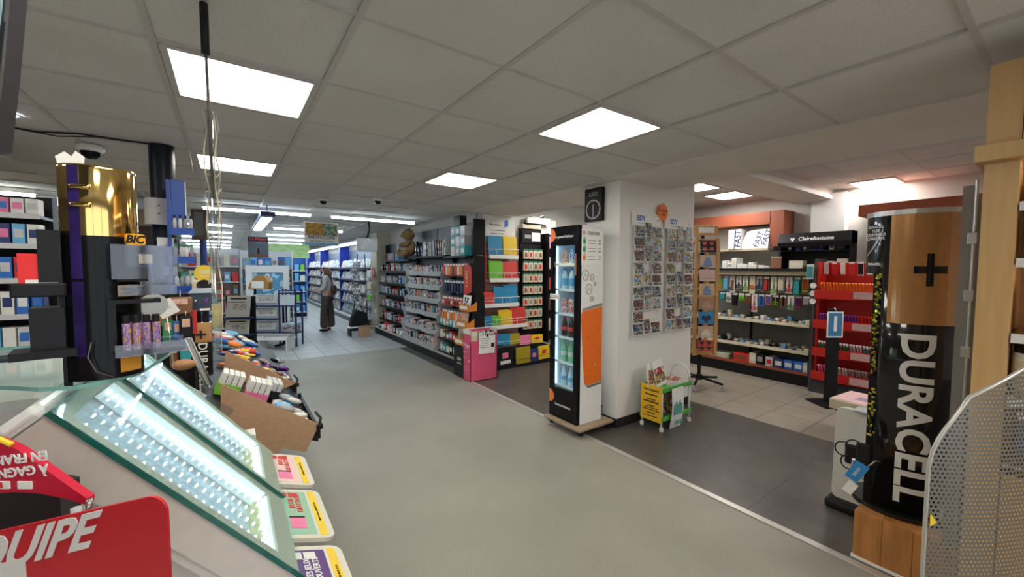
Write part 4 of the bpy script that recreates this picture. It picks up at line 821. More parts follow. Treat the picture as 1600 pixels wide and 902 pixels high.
for k_, z in enumerate((.62, .4, .18)):
    for i in range(6):
        c = [['teal', 'cream', 'teal', 'grey', 'cream', 'teal'], ['red', 'brown', 'red', 'teal', 'brown', 'cream'], ['cream', 'teal', 'black', 'cream', 'teal', 'grey']][k_][i]
        box_item('gift_box', '%s gift box, %s from the near end on the %s tray under the hooks' % (c, nth(i), ['top', 'middle', 'lowest'][k_]), 'gift box', (2.95, 5.53+.115*i, z+.001), (.14, .1, .1+.02*(i % 3)), c, group='gift boxes under the hooks')
for r in range(3):
    for i in range(3):
        box_item('figure_box', '%s clear-fronted figure box, %s along the %s row above the hooks' % (['teal', 'grey', 'pink'][(i+r) % 3] if r == 0 else ['teal', 'grey'][(i+r) % 2], nth(i), ['lower', 'middle', 'upper'][r]), 'figure box', (2.97, 5.42+.16*i, 1.752+.152*r), (.12, .145, .15), ['teal', 'grey', 'silver'][(i+r) % 3], mat('pale_window', (.6, .66, .66), .2, var=.15, scale=30), group='figure boxes stacked above the hooks')
box_item('black_box', 'black box with a pale round emblem on top of the figure boxes', 'box', (2.97, 5.6, 2.21), (.12, .2, .16), 'black', c2='black')
# black end frame and red banner
t2 = thing('end_frame', 'tall black end frame of the bookcase beside the white notice panel', 'frame', (3.1, 5.255, 0)); wobj('post', MB().span((3.0, 5.228, 0), (3.2, 5.255, 2.3)), BLK, t2); wobj('edge_strip', MB().span((3.2, 5.228, .4), (3.215, 5.25, 1.95)), RED, t2); wobj('bracket', MB().tube([(3.04, 5.225, 1.75), (3.1, 5.2, 1.75), (3.16, 5.225, 1.75)], .004, 5), STL, t2)
t2 = thing('banner', 'red curved banner sign fixed to the bookcase end', 'sign', (2.86, 5.17, 1.15), 0)
obj('panel', MB().prism([(-.11, 0), (.11, .06), (.12, .3), (.1, .42), (.03, .47), (-.09, .45), (-.1, .25)], .012, M=Matrix.Rotation(-PI/2, 4, 'Z')), mat('banner_red', (.6, .03, .02), .4, var=.05), t2); text('GIFTS', .1, cm('yellow'), t2, (-.0075, .02, .25), (PI/2, PI/2, -PI/2), .001); obj('stem', MB().tube([(.02, .0, .2), (.06, -.0, .2)], .006), BLK, t2)
# plush bear with a guitar and a card
FUR = mat('brown_plush', (.2, .115, .05), .95, var=.25, scale=60, bump=.6); FURL = mat('tan_plush', (.36, .24, .12), .95, var=.2, scale=60, bump=.6)
t = thing('plush_bear', 'brown plush bear sitting on the bookcase shelf holding a note and a toy guitar', 'plush toy', (2.97, 7.75, 1.792), -.35)
# faces -X (local): body
obj('body', MB().ball((0, 0, .17), .15, sc=(.85, 1, 1.15)), FUR, t); obj('belly', MB().ball((-.05, 0, .15), .11, sc=(.8, 1, 1.05)), FURL, t)
hd_ = obj('head', MB().ball((-.02, 0, .43), .125, sc=(.95, 1.05, .95)), FUR, t)
obj('muzzle', MB().ball((-.125, 0, .4), .055, sc=(.9, 1, .8)), FURL, hd_); obj('nose', MB().ball((-.175, 0, .415), .016, sc=(.8, 1.2, .8)), BLKG, hd_)
for s in (-1, 1):
    obj('eye', MB().ball((-.118, s*.05, .46), .015), BLKG, hd_); e_ = obj('ear', MB().ball((.0, s*.1, .53), .042, sc=(.5, 1, 1)), FUR, hd_)
    obj('arm', MB().tube([(0, s*.13, .28), (-.07, s*.17, .23), (-.15, s*.09, .22)], [.05, .048, .04], 10).ball((-.155, s*.085, .22), .042), FUR, t)
    obj('leg', MB().tube([(-.04, s*.09, .06), (-.13, s*.13, .055), (-.2, s*.14, .06)], [.07, .06, .055], 10).ball((-.21, s*.14, .075), .058, sc=(.6, 1, 1.2)), FURL if s > 0 else FUR, t)
o = solo('note_card', MB().box((0, 0, 0), (.003, .17, .11)), PAPER, 'white handwritten note held by the plush bear', 'note', (2.8, 7.82, 2.0), (0, .15, -.35)); 
for i in range(3): obj('handwriting', MB().tube([(-.002, -.06+.012*q, .03-.03*i+.004*math.sin(q*2.1)) for q in range(10)], .0015, 4), INK, o)
g = thing('toy_guitar', 'small orange toy guitar leaning against the plush bear', 'toy', (2.79, 7.98, 1.78), -.35, rot=(-.1, .12, -.35))
GP = [(.055*math.cos(a)*(1.15 if math.sin(a) < 0 else .9), .07+.07*math.sin(a)) for a in [2*PI*i/20 for i in range(20)]]
obj('body', MB().prism(GP, .03, M=Matrix.Rotation(-PI/2, 4, 'Z')), mat('orange_lacquer', (.75, .3, .03), .25, coat=.4, var=.05), g); obj('neck', MB().box((-.012, 0, .2), (.012, .022, .16)), cm('cream'), g); obj('sound_hole', MB().cyl((0, 0, 0), .016, .002, 12, M=Matrix.Translation((-.0155, 0, .085)) @ Matrix.Rotation(-PI/2, 4, 'Y')), INK, g)
# cardboard floor display with orange tiers
t = thing('calendar_display', 'black cardboard floor display with orange tiers of animal calendars', 'display stand', (2.8, 5.03, 0)); OC = mat('orange_card', (.65, .22, .03), .6, var=.05)
wobj('base', MB().span((2.66, 4.92, 0), (3.0, 5.22, .44)), BLK, t)
text('DEV', .06, LET, t, (-.142, .02, .26), FX, .001); text('calendriers', .03, LET, t, (-.142, .02, .2), FX)
wobj('side', MB().prism([(2.7, .44), (3.0, .44), (3.0, 1.17), (2.86, 1.17), (2.8, .9)], .012, M=Matrix.Translation((0, 4.925, 0))), BLK, t); wobj('side', MB().prism([(2.7, .44), (3.0, .44), (3.0, 1.17), (2.86, 1.17), (2.8, .9)], .012, M=Matrix.Translation((0, 5.215, 0))), BLK, t); wobj('back', MB().span((2.985, 4.93, .44), (3.0, 5.21, 1.17)), BLK, t)
for k_, (z, x) in enumerate(((.46, 2.66), (.7, 2.7), (.94, 2.74))):
    q = wobj('tier', MB().prism([(x, z), (3.0, z+.03), (3.0, z+.045), (x+.01, z+.02), (x+.015, z+.1), (x, z+.1)], .27, M=Matrix.Translation((0, 5.07, 0))), OC, t); q2 = wobj('tier_side', MB().prism([(x, z), (x+.13, z+.01), (x+.13, z+.14), (x, z+.06)], .004, M=Matrix.Translation((0, 4.915, 0))), OC, t)
    wobj('label_strip', MB().span((x-.004, 4.96, z+.03), (x-.001, 5.18, z+.075)), PAPER, q, t)
    nm = ['tan animal calendar on the lowest orange tier', 'pink kitten calendar on the middle orange tier', 'panda calendar on the top orange tier'][k_]
    c_ = thing('calendar', nm, 'calendar', (x+.045, 5.07, z+.03), 0, rot=(0, .12, 0)); obj('cover', MB().box((0, 0, .1), (.01, .22, .2)), [PAPER, mat('kitten_print', (.5, .25, .18), .5, var=.35, scale=20), mat('tan_print', (.4, .32, .24), .5, var=.2, scale=20)][(2, 1, 0)[k_]], c_)
    if k_ == 2:
        pp = MB()
        for dy, dz, r in ((-.03, .15, .022), (.045, .15, .022), (-.02, .11, .018), (.035, .11, .018), (.008, .085, .012), (.05, .05, .035), (-.05, .045, .03)): pp.cyl((0, 0, 0), r, .002, 14, M=Matrix.Translation((-.005, dy, dz)) @ Matrix.Rotation(-PI/2, 4, 'Y'))
        obj('panda_patches', pp, INK, c_)
    elif k_ == 1: obj('kitten_face', MB().ball((-.005, .02, .12), .05, sc=(.05, 1, .9)).ball((-.005, -.05, .08), .04, sc=(.05, 1, .9)), mat('kitten_tan', (.55, .35, .25), .6, var=.2, scale=40), c_)
    else: obj('animal_patch', MB().ball((-.005, 0, .1), .06, sc=(.05, 1, .8)), mat('animal_brown', (.25, .16, .1), .6, var=.2, scale=40), c_)
# pink carton of posters
PK = mat('pink_card', (.7, .09, .2), .6, var=.04)
t = thing('poster_bin', 'bright pink cardboard bin of rolled posters with a paper notice clipped on', 'display bin', (2.87, 4.82, 0))
m = MB(); x0, x1, y0, y1, h = 2.65, 3.085, 4.71, 4.908, .7
for a, b in (((x0, y0, 0), (x1, y0+.008, h*.8)), ((x0, y1-.008, 0), (x1, y1, h)), ((x0, y0, 0), (x0+.008, y1, h)), ((x1-.008, y0, 0), (x1, y1, h)), ((x0, y0, 0), (x1, y1, .01))): m.span(a, b)
wobj('bin', m, PK, t); wobj('rim', MB().span((x0-.003, y0, h-.05), (x0+.011, y1, h+.01)).span((x0, y1-.008, h), (x1, y1+.002, h+.012)).span((x1-.011, y0, h-.05), (x1+.003, y1, h+.01)), cm('white'), t)
st_ = MB()
for i in range(7): st_.cyl((x0-.002, y0+.04+.022*i, .2+.035*((i*5) % 7)), .012, .004, 8, M=None)
dt = MB(); rr = random.Random(5)
for i in range(14): y, z = y0+.03+rr.random()*.16, .1+rr.random()*.4; dt.cyl((0, 0, 0), .005+.008*rr.random(), .002, 8, M=Matrix.Translation((x0-.0005, y, z)) @ Matrix.Rotation(-PI/2, 4, 'Y'))
wobj('white_dots', dt, cm('white'), t); text('Posters', .06, cm('white'), t, (x0-.001-2.87, 0, .5), (PI/2, .1, -PI/2), .0008)
n_ = solo('notice_sign', MB().box((0, 0, 0), (.26, .004, .25)), PAPER, 'white printed price notice clipped to the front of the pink poster bin', 'notice', (2.91, 4.7, .5), (0, .05, 0))
for i in range(5): obj('print_line', MB().box((-.04, -.003, .08-.03*i), (.15-.02*(i % 3), .001, .006)), INK, n_)
obj('price_block', MB().box((.09, -.003, -.01), (.05, .001, .06)), INK, n_); obj('clip', MB().box((0, -.004, .125), (.03, .012, .04), bev=.003), BLK, n_)
for i, (c, w) in enumerate([('cream', .13), ('grey', .08), ('silver', .03), ('black', .03), ('silver', .03), ('black', .04), ('grey', .04)]):
    x = [2.735, 2.85, 2.91, 2.945, 2.98, 3.015, 3.055][i]; o = thing('poster_pack', '%s poster pack, %s from the aisle in the pink bin' % (c, nth(i)), 'poster pack', (x, 4.79, .2), 0, 'poster packs in the pink bin'); obj('sleeve', MB().box((0, 0, .24), (w, .04, .48), bev=.004), cm(c), o); obj('label_strip', MB().box((0, -.0205, .44), (w*.7, .001, .04)), cm('white'), o)
# folder wall
SLAT = tile_mat('red_slatwall', (.3, .16, .14), (.08, .03, .03), .05, (0, 0), .0, .5, .05, 4)
struct('wall_folder_bay', MB().span((3.2, 5.368, 0), (4.75, 5.44, ZC-.012)), mat('notice_white', (.72, .71, .68), .6, var=.03))
m = MB()
for i in range(33): m.span((3.19, 5.335, .32+.05*i), (3.9, 5.36, .362+.05*i))
t = thing('slatwall', 'red-brown slatted wall panel carrying the wire folder trays', 'wall panel', (3.55, 5.35, .3)); wobj('slat_panel', m, mat('slat_redbrown', (.3, .2, .18), .5, var=.08), t); wobj('edge_trim', MB().span((3.17, 5.325, .3), (3.19, 5.36, 1.96)), RED, t); wobj('backing', MB().span((3.19, 5.355, .3), (3.9, 5.36, 1.96)), RED, t)
t = solo('notice_board', MB().box((0, 0, 0), (.6, .012, .4)), PAPER, 'white notice panel with a blue emblem above the folder trays', 'sign', (3.53, 5.345, 2.19))
text('Bienvenue', .05, INK, t, (-.08, -.008, .06), FY, align='CENTER'); obj('emblem', MB().prism([(.1, .02), (.17, .05), (.17, .15), (.1, .14)], .003, M=Matrix.Translation((0, -.008, 0))), cm('blue'), t)
for i in range(3): obj('print_line', MB().box((-.04, -.0075, -.03-.05*i), (.3-.04*i, .002, .008)), INK, t)
folders = [(763, 370, 786, 400, 'sky blue', 5.25, 'top'), (786, 371, 808, 398, 'yellow', 5.25, 'top'), (764, 409, 786, 437, 'lime green', 5.22, 'second'), (786, 410, 809, 437, 'red', 5.22, 'second'), (756, 458, 773, 477, 'red', 5.18, 'third'), (771, 449, 788, 474, 'sky blue', 5.19, 'third'), (788, 446, 809, 474, 'sky blue', 5.2, 'third'),
           (757, 495, 770, 512, 'sky blue', 5.14, 'fourth'), (768, 494, 783, 513, 'lime green', 5.14, 'fourth'), (780, 485, 801, 512, 'yellow', 5.14, 'fourth'), (797, 481, 822, 511, 'red', 5.14, 'fourth'), (774, 521, 797, 541, 'sky blue', 5.12, 'fifth'), (796, 521, 813, 539, 'mustard', 5.12, 'fifth'), (812, 523, 829, 540, 'pink', 5.12, 'fifth'), (829, 522, 848, 537, 'yellow', 5.12, 'fifth'),
           (776, 541, 803, 574, 'black', 5.06, 'lowest'), (806, 541, 829, 571, 'mustard', 5.06, 'lowest'), (826, 544, 842, 568, 'navy', 5.06, 'lowest'), (841, 539, 859, 562, 'yellow', 5.06, 'lowest')]
COL['mustard'] = (.4, .3, .02)
FB = {'red': (.62, .05, .04), 'sky blue': (.02, .25, .48), 'yellow': (.8, .55, .02), 'lime green': (.16, .5, .04), 'mustard': (.42, .33, .02)}
for i, (a, b, c, d, col, Y, row) in enumerate(folders):
    p = ony(a, d, Y); q = ony(c, b, Y); w, h = q.x-p.x, q.z-p.z
    o = thing('folder', '%s elastic folder in the %s wire tray%s' % (col, row, {'sky blue': {5.19: ', next to the red one', 5.2: ', at the card rack end'}.get(Y, '')}.get(col, '')), 'folder', ((p.x+q.x)/2, Y, p.z), 0, 'folders in the wire trays', rot=(-.1 if row != 'lowest' else -.05, .03*((i % 3)-1), 0))
    fm = mat('folder_'+col.replace(' ', '_'), FB[col], .45, var=.04) if col in FB else cm(col)
    obj('cover', MB().box((0, 0, h/2), (w*.97, .025, h), bev=.003), fm, o)
    if col != 'black': obj('elastic', MB().tube([(-w*.485, -.0145, h*.3), (w*.485, -.0145, h*.33)], .003, 4), PAPER if row != 'lowest' else INK, o)
    if row in ('lowest', 'fifth') and col in ('black', 'yellow', 'navy', 'pink'): obj('picture_label', MB().box((0, -.0135, h*.55), (w*.35, .001, h*.3)).box((.0, -.0142, h*.55), (w*.2, .001, h*.12)), cm('pink' if col != 'yellow' else 'red'), o)
    if col == 'black': obj('price_label', MB().box((.0, -.0135, h*.2), (w*.6, .001, h*.18)), PAPER, o)
    o2 = dup(o, o['label'].replace('elastic folder', 'folder behind its twin'), (o.location.x+.012, Y+.032, p.z+.012)) if row not in ('lowest', 'fifth') else None
    if row in ('top', 'second', 'third', 'fourth') and (i in (0, 2, 4, 7)):
        xs0 = ony(folders[i][0], d, Y).x; xs1 = ony({0: 808, 2: 809, 4: 809, 7: 822}[i], d, Y).x; tr = MB()
        zb = p.z-.012
        for zz in (zb, zb+.12): tr.tube([(xs0-.02, 5.33, zz), (xs0-.02, Y-.03, zz), (xs1+.02, Y-.03, zz), (xs1+.02, 5.33, zz)], .004, 5)
        for k_ in range(5): x_ = xs0+(xs1-xs0)*k_/4; tr.tube([(x_, 5.33, zb), (x_, Y-.03, zb), (x_, Y-.03, zb+.12)], .003, 4)
        tt = thing('wire_tray', 'white wire tray, %s from the ceiling, hung on the slatted wall' % {0: 'first', 2: 'second', 4: 'third', 7: 'fourth'}[i], 'tray', (xs0, 5.3, zb), 0, 'wire trays on the slatted wall'); wobj('wires', tr, WW, tt); wobj('price_strip', MB().span((xs0, Y-.04, zb-.03), (xs1, Y-.035, zb+.03)), PAPER, tt)
t = thing('folder_bench', 'low black stepped bench for folders under the slatted wall', 'bench', (3.9, 5.2, 0)); wobj('step', MB().span((3.3, 5.035, 0), (4.42, 5.33, .045)), BLK, t); wobj('riser', MB().span((3.3, 5.1, .045), (4.42, 5.33, .27)), BLK, t)
# card rack
t = thing('seed_rack', 'tall black rack full of cream and green packets beside the folder trays', 'rack', (4.14, 5.33, 0)); wobj('panel', MB().span((3.92, 5.31, .3), (4.37, 5.355, 2.22)), BLK, t)
o = wobj('header', MB().span((3.95, 5.29, 1.98), (4.35, 5.31, 2.2)), BLK, t); wobj('header_card', MB().span((4.15, 5.285, 2.02), (4.33, 5.29, 2.16)), PAPER, t); wobj('header_print', MB().span((4.0, 5.285, 2.06), (4.13, 5.29, 2.12)), cm('grey'), t)
rk_ = MB()
for r in range(7):
    z = 1.72-.195*r; rk_.tube([(3.95, 5.235, z-.01), (4.36, 5.235, z-.01)], .004, 4)
    for i in range(4):
        x = 4.0+.103*i; o = thing('seed_packet', 'cream packet with green top in the %s row down, %s from the folder trays' % (nth(r), nth(i)), 'packet', (x, 5.262, z), 0, 'packets in the black rack'); obj('sleeve', MB().box((0, 0, .08), (.088, .03, .16)), cm('cream'), o); obj('green_top', MB().box((0, -.001, .145), (.089, .031, .03)), mat('packet_green', (.05, .2, .14), .5, var=.05), o); obj('print', MB().prism([(-.025, .02), (.03, .03), (.02, .1), (-.02, .11)], .002, M=Matrix.Translation((0, -.016, 0))), [cm('brown'), cm('red'), cm('grey')][(r+i) % 3], o)
wobj('rails', rk_, BLKG, t)
box_item('cream_carton', 'flat cream carton on top of the black packet rack', 'carton', (4.15, 5.33, 2.221), (.38, .09, .07), 'cream')
t = thing('black_bag', 'black crumpled bag on the cream carton above the packet rack', 'bag', (4.2, 5.32, 2.292), .1); obj('sack', MB().prism([(-.17, 0), (.16, 0), (.21, .12), (.2, .17), (.06, .12), (-.1, .13)], .1), BLK, t); obj('white_edge', MB().tube([(-.1, -.052, .13), (.06, -.052, .125), (.2, -.052, .172)], .008), PAPER, t)
t = thing('light_box', 'white wall light box above the card rack', 'sign', (4.28, 5.28, 2.36)); obj('case', MB().box((0, 0, 0), (.5, .05, .1), bev=.005), PAPER, t); obj('red_edge', MB().box((.255, 0, 0), (.01, .052, .105)), TERRA, t)
t = thing('narrow_shelf', 'narrow dark shelf of boxes between the packet rack and the drinks fridge', 'shelf unit', (4.57, 5.25, 0)); wobj('frame', MB().span((4.4, 5.33, .3), (4.75, 5.355, 2.15)).span((4.4, 5.15, .3), (4.42, 5.33, 2.15)).span((4.73, 5.15, .3), (4.75, 5.33, 2.15)), BLK, t)
for k_, z in enumerate((.5, .85, 1.2, 1.55, 1.9)):
    wobj('shelf', MB().span((4.42, 5.15, z-.02), (4.73, 5.33, z)), BLKG, t)
    for i in range(3): c = [['cream', 'grey', 'white'], ['brown', 'orange', 'cream'], ['red', 'black', 'red'], ['silver', 'grey', 'black'], ['pink', 'white', 'red']][k_][i]; b_ = box_item('goods_box', '%s box, %s along the %s shelf beside the packet rack' % (c, nth(i), sn[4-k_]), 'box', (4.48+.1*i, 5.23, z+.001), (.09, .09, .2-.03*(i % 2)), c, group='boxes on the narrow shelf')
# ================================================================== far shop: magazine wall, reader, hanging signs, newspaper racks, gondolas
NAV = mat('navy_metal', (.012, .025, .12), .4, var=.08); 
magpal = [[(.7, .7, .68), (.1, .15, .3), (.62, .62, .58), (.05, .05, .06), (.4, .42, .45)], [(.2, .35, .5), (.8, .8, .78), (.05, .2, .4), (.75, .7, .55)], [(.7, .62, .5), (.3, .2, .12), (.8, .76, .68), (.5, .4, .3)], [(.12, .12, .14), (.75, .75, .74), (.4, .4, .42), (.1, .16, .25)], [(.45, .35, .38), (.6, .58, .55), (.15, .1, .14), (.4, .12, .15)]]
MGM = [printed('magazine_'+n, p, 2.2) for n, p in zip(['white', 'blue', 'tan', 'grey', 'pink'], magpal)]
MGN = ['white', 'blue', 'tan', 'grey', 'pink']
mgme = [MB().box((0, 0, .14), (.012, .205, .28)).mesh('magazine', [m_]) for m_ in MGM]
zrow = [.2, .52, .86, 1.2, 1.54]
def mag_bay(y0, y1, lb, fill, first):
    t = thing('magazine_wall', lb, 'magazine shelf', (3.0, (y0+y1)/2, 0), 0, 'bays of the magazine wall')
    wobj('kick', MB().span((2.82, y0, 0), (3.23, y1-.01, .12)), mat('dark_grey_kick', (.07, .075, .08), .4, var=.08), t); wobj('base_shelf', MB().span((2.81, y0, .12), (3.23, y1-.01, .14)), mat('pale_shelf', (.5, .52, .53), .4, var=.05), t)
    wobj('back_panel', MB().span((3.2, y0, .14), (3.235, y1-.01, 2.1)), mat('blue_grey_back', (.12, .15, .22), .5, var=.08), t)
    wobj('post', MB().span((2.9, y1-.07, .14), (3.2, y1-.012, 2.24)), mat('blue_post', (.01, .03, .3), .4, var=.06), t)
    for z in zrow: wobj('shelf', MB().span((2.88-.0, y0, z-.025), (3.2, y1-.08, z-.005)).span((2.87, y0, z-.025), (2.88, y1-.08, z+.03)), mat('navy_shelf', (.02, .03, .08), .4, var=.06), t)
    lo = obj('lamp', MB().box((-.3, 0, 2.19), (.06, y1-y0-.1, .03)), TUBE, t); obj('lamp_canopy', MB().box((-.2, 0, 2.23), (.36, y1-y0-.05, .03)), WHT, t)
    if not fill: return
    for r, z in enumerate(zrow):
        n_ = int((y1-y0-.1)/.225)
        for i in range(n_):
            k = rnd.randrange(5); o = bpy.data.objects.new('magazine', mgme[k]); C.objects.link(o); o.location = (2.91, y0+.13+.225*i, z); o.rotation_euler = (0, .3, rnd.uniform(-.06, .06)); o.scale = (1, 1, rnd.uniform(.85, 1.05))
            tag(o, '%s magazine, %s along the %s row of the %s' % (MGN[k], nth(i), sn[4-r] if r else 'lowest', first), 'magazine', 'magazines on the magazine wall')
ys = [10.35, 13.7, 17, 20.1, 23.4, 26.6]; nb = ['nearest bay of the magazine wall', 'second bay of the magazine wall', 'third bay of the magazine wall', 'fourth bay of the magazine wall', 'farthest bay of the magazine wall']
for i in range(5): mag_bay(ys[i], ys[i+1], ['blue-posted magazine wall bay behind the standing reader', 'blue-posted magazine wall bay just past the standing reader', 'blue-posted magazine wall bay halfway along the far aisle', 'blue-posted magazine wall bay far down the aisle', 'last blue-posted magazine wall bay at the aisle end'][i], i < 3, nb[i])
m = MB(); rr = random.Random(11)
for bay in (3, 4):
    for z in zrow:
        y = ys[bay]+.12
        while y < ys[bay+1]-.2: m.box((2.95, y, z+.14), (.012, .2, .28), rr.randrange(5), M=Matrix.Translation((0, 0, 0))); y += .235
tag(obj('far_magazines', m, MGM), 'rows of magazines in the two farthest bays of the magazine wall', 'magazines', kind='stuff')
for r_, (y0, n_) in enumerate(((10.5, 12), (13.9, 10))):
    for i in range(n_):
        o = thing('magazine_stack', 'low stack of magazines, %s along the base of the %s' % (nth(i), nb[r_]), 'magazine stack', (2.9, y0+.25*i, .141), 0, 'magazine stacks along the base'); obj('pile', MB().box((0, 0, .03), (.16, .21, .06)), PAPER, o); obj('cover', MB().box((0, 0, .0605), (.16, .21, .003)), MGM[(i*3+r_) % 5], o)
# pier between bookcase and magazine wall, fire sign, picture rack
struct('wall_fire_pier', MB().span((2.92, 9.78, 0), (3.25, 10.3, 2.4)), mat('beige_pier', (.45, .41, .33), .7, var=.05))
t = solo('fire_sign', MB().box((0, 0, 0), (.006, .22, .24)), cm('red'), 'small red fire extinguisher sign on the beige pier', 'sign', (2.915, 10.02, 1.44)); obj('pictogram', MB().box((-.004, 0, -.02), (.002, .06, .12), bev=.001).box((-.004, .02, .06), (.002, .05, .02)), PAPER, t)
o = solo('wall_outlet', MB().box((0, 0, 0), (.02, .09, .09), bev=.005).cyl((0, 0, 0), .025, .004, 12, M=Matrix.Translation((-.014, 0, 0)) @ Matrix.Rotation(PI/2, 4, 'Y')), WHT, 'white electric outlet low on the beige pier', 'outlet', (2.91, 9.9, .5))
t = thing('picture_rack', 'black leaning wire rack of hanging keyrings and cards by the beige pier', 'rack', (2.66, 10.42, 0)); obj('frame', MB().tube([(-.14, 0, .35), (-.02, .02, 1.9)], .012).tube([(.14, -.2, .35), (.1, -.18, 1.9)], .012).tube([(-.08, .01, 1.2), (.12, -.19, 1.2)], .008), BLK, t); obj('base', MB().prism([(-.24, 0), (.2, 0), (.08, .36), (-.1, .36)], .4), BLK, t)
for i in range(8): obj('pocket_row', MB().box((-.1+.03*(i % 2), -.05, .45+.17*i), (.06, .24, .13), M=None, rz=.3), MGM[3] if i % 2 else printed('dark_cards', [(.03, .03, .04), (.4, .4, .42), (.08, .08, .1)], 3), t)
for i in range(3):
    for j in range(3):
        p = shape_pack('box', ['pink', 'brown', 'green'][i], ['white', 'cream', 'lime green'][i] if j else 'grey', .2, .13, 'hanging_pack'); p.location = (2.78, 10.06-.13*j, 1.5-.28*i); tag(p, '%s hanging pack, %s from the far side in the %s row beside the fire sign' % (['pink', 'brown', 'green'][i], nth(j), sn[i]), 'pack', 'packs hanging by the beige pier')
t = thing('low_stool', 'low white stool with a black bag by the magazine wall', 'stool', (2.42, 9.55, 0)); obj('seat', MB().box((0, 0, .2), (.5, .3, .03), bev=.008), WHT, t)
for sx in (-.2, .2): obj('leg', MB().box((sx, 0, .093), (.03, .26, .185)), BLK, t)
box_item('carton', 'small plain cardboard carton on the floor at the end of the low stool', 'carton', (2.47, 9.27, 0), (.22, .2, .24), KRAFT, KRAFT)
t = thing('black_bag', 'black shopping bag standing on the low white stool', 'bag', (2.44, 9.55, .216)); obj('sack', MB().prism([(-.22, 0), (.2, 0), (.14, .3), (-.08, .38), (-.18, .2)], .2), BLK, t); obj('handle', MB().tube([(-.08, 0, .36), (0, 0, .5), (.1, 0, .3)], .01), BLK, t)
# the reader
def skin(name, V, E_, R, m_, parent, sub=2):
    me = bpy.data.meshes.new(name); me.from_pydata(V, E_, []); o = bpy.data.objects.new(name, me); C.objects.link(o)
    bm = bmesh.new(); bm.from_mesh(me); ly = bm.verts.layers.skin.verify(); bm.verts.ensure_lookup_table()
    for i, r in enumerate(R): bm.verts[i][ly].radius = r if isinstance(r, tuple) else (r, r); bm.verts[i][ly].use_root = (i == 0)
    bm.to_mesh(me); bm.free()
    md = o.modifiers.new('s', 'SKIN'); md.use_smooth_shade = True
    s = o.modifiers.new('d', 'SUBSURF'); s.levels = sub; s.render_levels = sub
    dg = bpy.context.evaluated_depsgraph_get(); me2 = bpy.data.meshes.new_from_object(o.evaluated_get(dg)); me2.name = name
    bpy.data.objects.remove(o); me2.materials.clear(); me2.materials.append(m_); me2.polygons.foreach_set('use_smooth', [True]*len(me2.polygons))
    return obj(name, me2, None, parent)
SKN = mat('skin', (.5, .3, .22), .5, var=.05)
t = thing('person', 'woman with long brown hair in pale top and dark patterned trousers, reading at the shelves', 'person', (1.95, 10.6, 0), 2.7)
# faces local +x; height 1.62
V = [(0, 0, .93), (0, 0, 1.1), (.0, 0, 1.3), (.01, 0, 1.38), (.03, 0, 1.44), (.05, 0, 1.5), (.055, 0, 1.57),
     (0, .09, .88), (.02, .1, .48), (-.01, .1, .08), (.12, .11, .035), (0, -.09, .88), (-.02, -.1, .48), (-.03, -.1, .08), (.1, -.11, .035),
     (-.01, .17, 1.33), (-.0, .21, 1.08), (.15, .17, .98), (.22, .15, 1.0), (-.01, -.17, 1.33), (.0, -.21, 1.08), (.16, -.15, .98), (.23, -.13, 1.0)]
E_ = [(0, 1), (1, 2), (2, 3), (3, 4), (4, 5), (5, 6), (0, 7), (7, 8), (8, 9), (9, 10), (0, 11), (11, 12), (12, 13), (13, 14), (2, 15), (15, 16), (16, 17), (17, 18), (2, 19), (19, 20), (20, 21), (21, 22)]
R = [(.13, .1), (.12, .09), (.13, .09), .06, .05, (.085, .075), (.07, .065), .08, .055, .04, .035, .08, .055, .04, .035, .05, .04, .03, .028, .05, .04, .03, .028]
body = skin('body', V, E_, R, SKN, t)
for s in (.15, -.13):      # fingers and thumb on each hand
    for k in range(4): o = skin('finger', [(.235, s-.025+.016*k, 1.0), (.27, s-.027+.018*k, .995), (.29, s-.027+.018*k, .98)], [(0, 1), (1, 2)], [.01, .009, .007], SKN, body, 1)
    skin('thumb', [(.22, s+(.03 if s < 0 else -.03), 1.01), (.25, s+(.045 if s < 0 else -.045), 1.02), (.27, s+(.04 if s < 0 else -.04), 1.02)], [(0, 1), (1, 2)], [.012, .01, .008], SKN, body, 1)
hd_ = obj('face', MB().ball((.13, 0, 1.515), .016, sc=(1, .7, 1.3)), SKN, body)
for s in (-1, 1): obj('eye', MB().ball((.123, s*.032, 1.545), .009), INK, hd_)
obj('mouth', MB().ball((.125, 0, 1.47), .018, sc=(.3, 1, .35)), mat('lips', (.4, .15, .13), .5, var=.05), hd_)
for s in (-1, 1): obj('ear', MB().ball((.04, s*.08, 1.53), .022, sc=(.8, .4, 1.2)), SKN, hd_)
HAIR = mat('brown_hair', (.12, .055, .025), .5, var=.3, scale=40)
hair = skin('hair', [(.02, 0, 1.6), (-.02, 0, 1.5), (-.07, 0, 1.36), (-.09, 0, 1.25), (.03, .06, 1.54), (-.01, .09, 1.4), (-.02, .1, 1.28), (.03, -.06, 1.54), (-.01, -.09, 1.4), (-.02, -.1, 1.28)], [(0, 1), (1, 2), (2, 3), (0, 4), (4, 5), (5, 6), (0, 7), (7, 8), (8, 9)], [(.09, .085), (.085, .09), (.08, .05), (.06, .03), .045, .045, .03, .045, .045, .03], HAIR, t)
top = skin('top', [(0, 0, .92), (0, 0, 1.1), (0, 0, 1.29), (.0, 0, 1.36), (-.01, .165, 1.33), (-.0, .215, 1.08), (.13, .178, .99), (-.01, -.165, 1.33), (.0, -.215, 1.08), (.14, -.158, .99)], [(0, 1), (1, 2), (2, 3), (2, 4), (4, 5), (5, 6), (2, 7), (7, 8), (8, 9)], [(.155, .125), (.14, .11), (.15, .11), .075, .066, .055, .045, .066, .055, .045], mat('pale_grey_top', (.42, .4, .4), .8, var=.08), t)
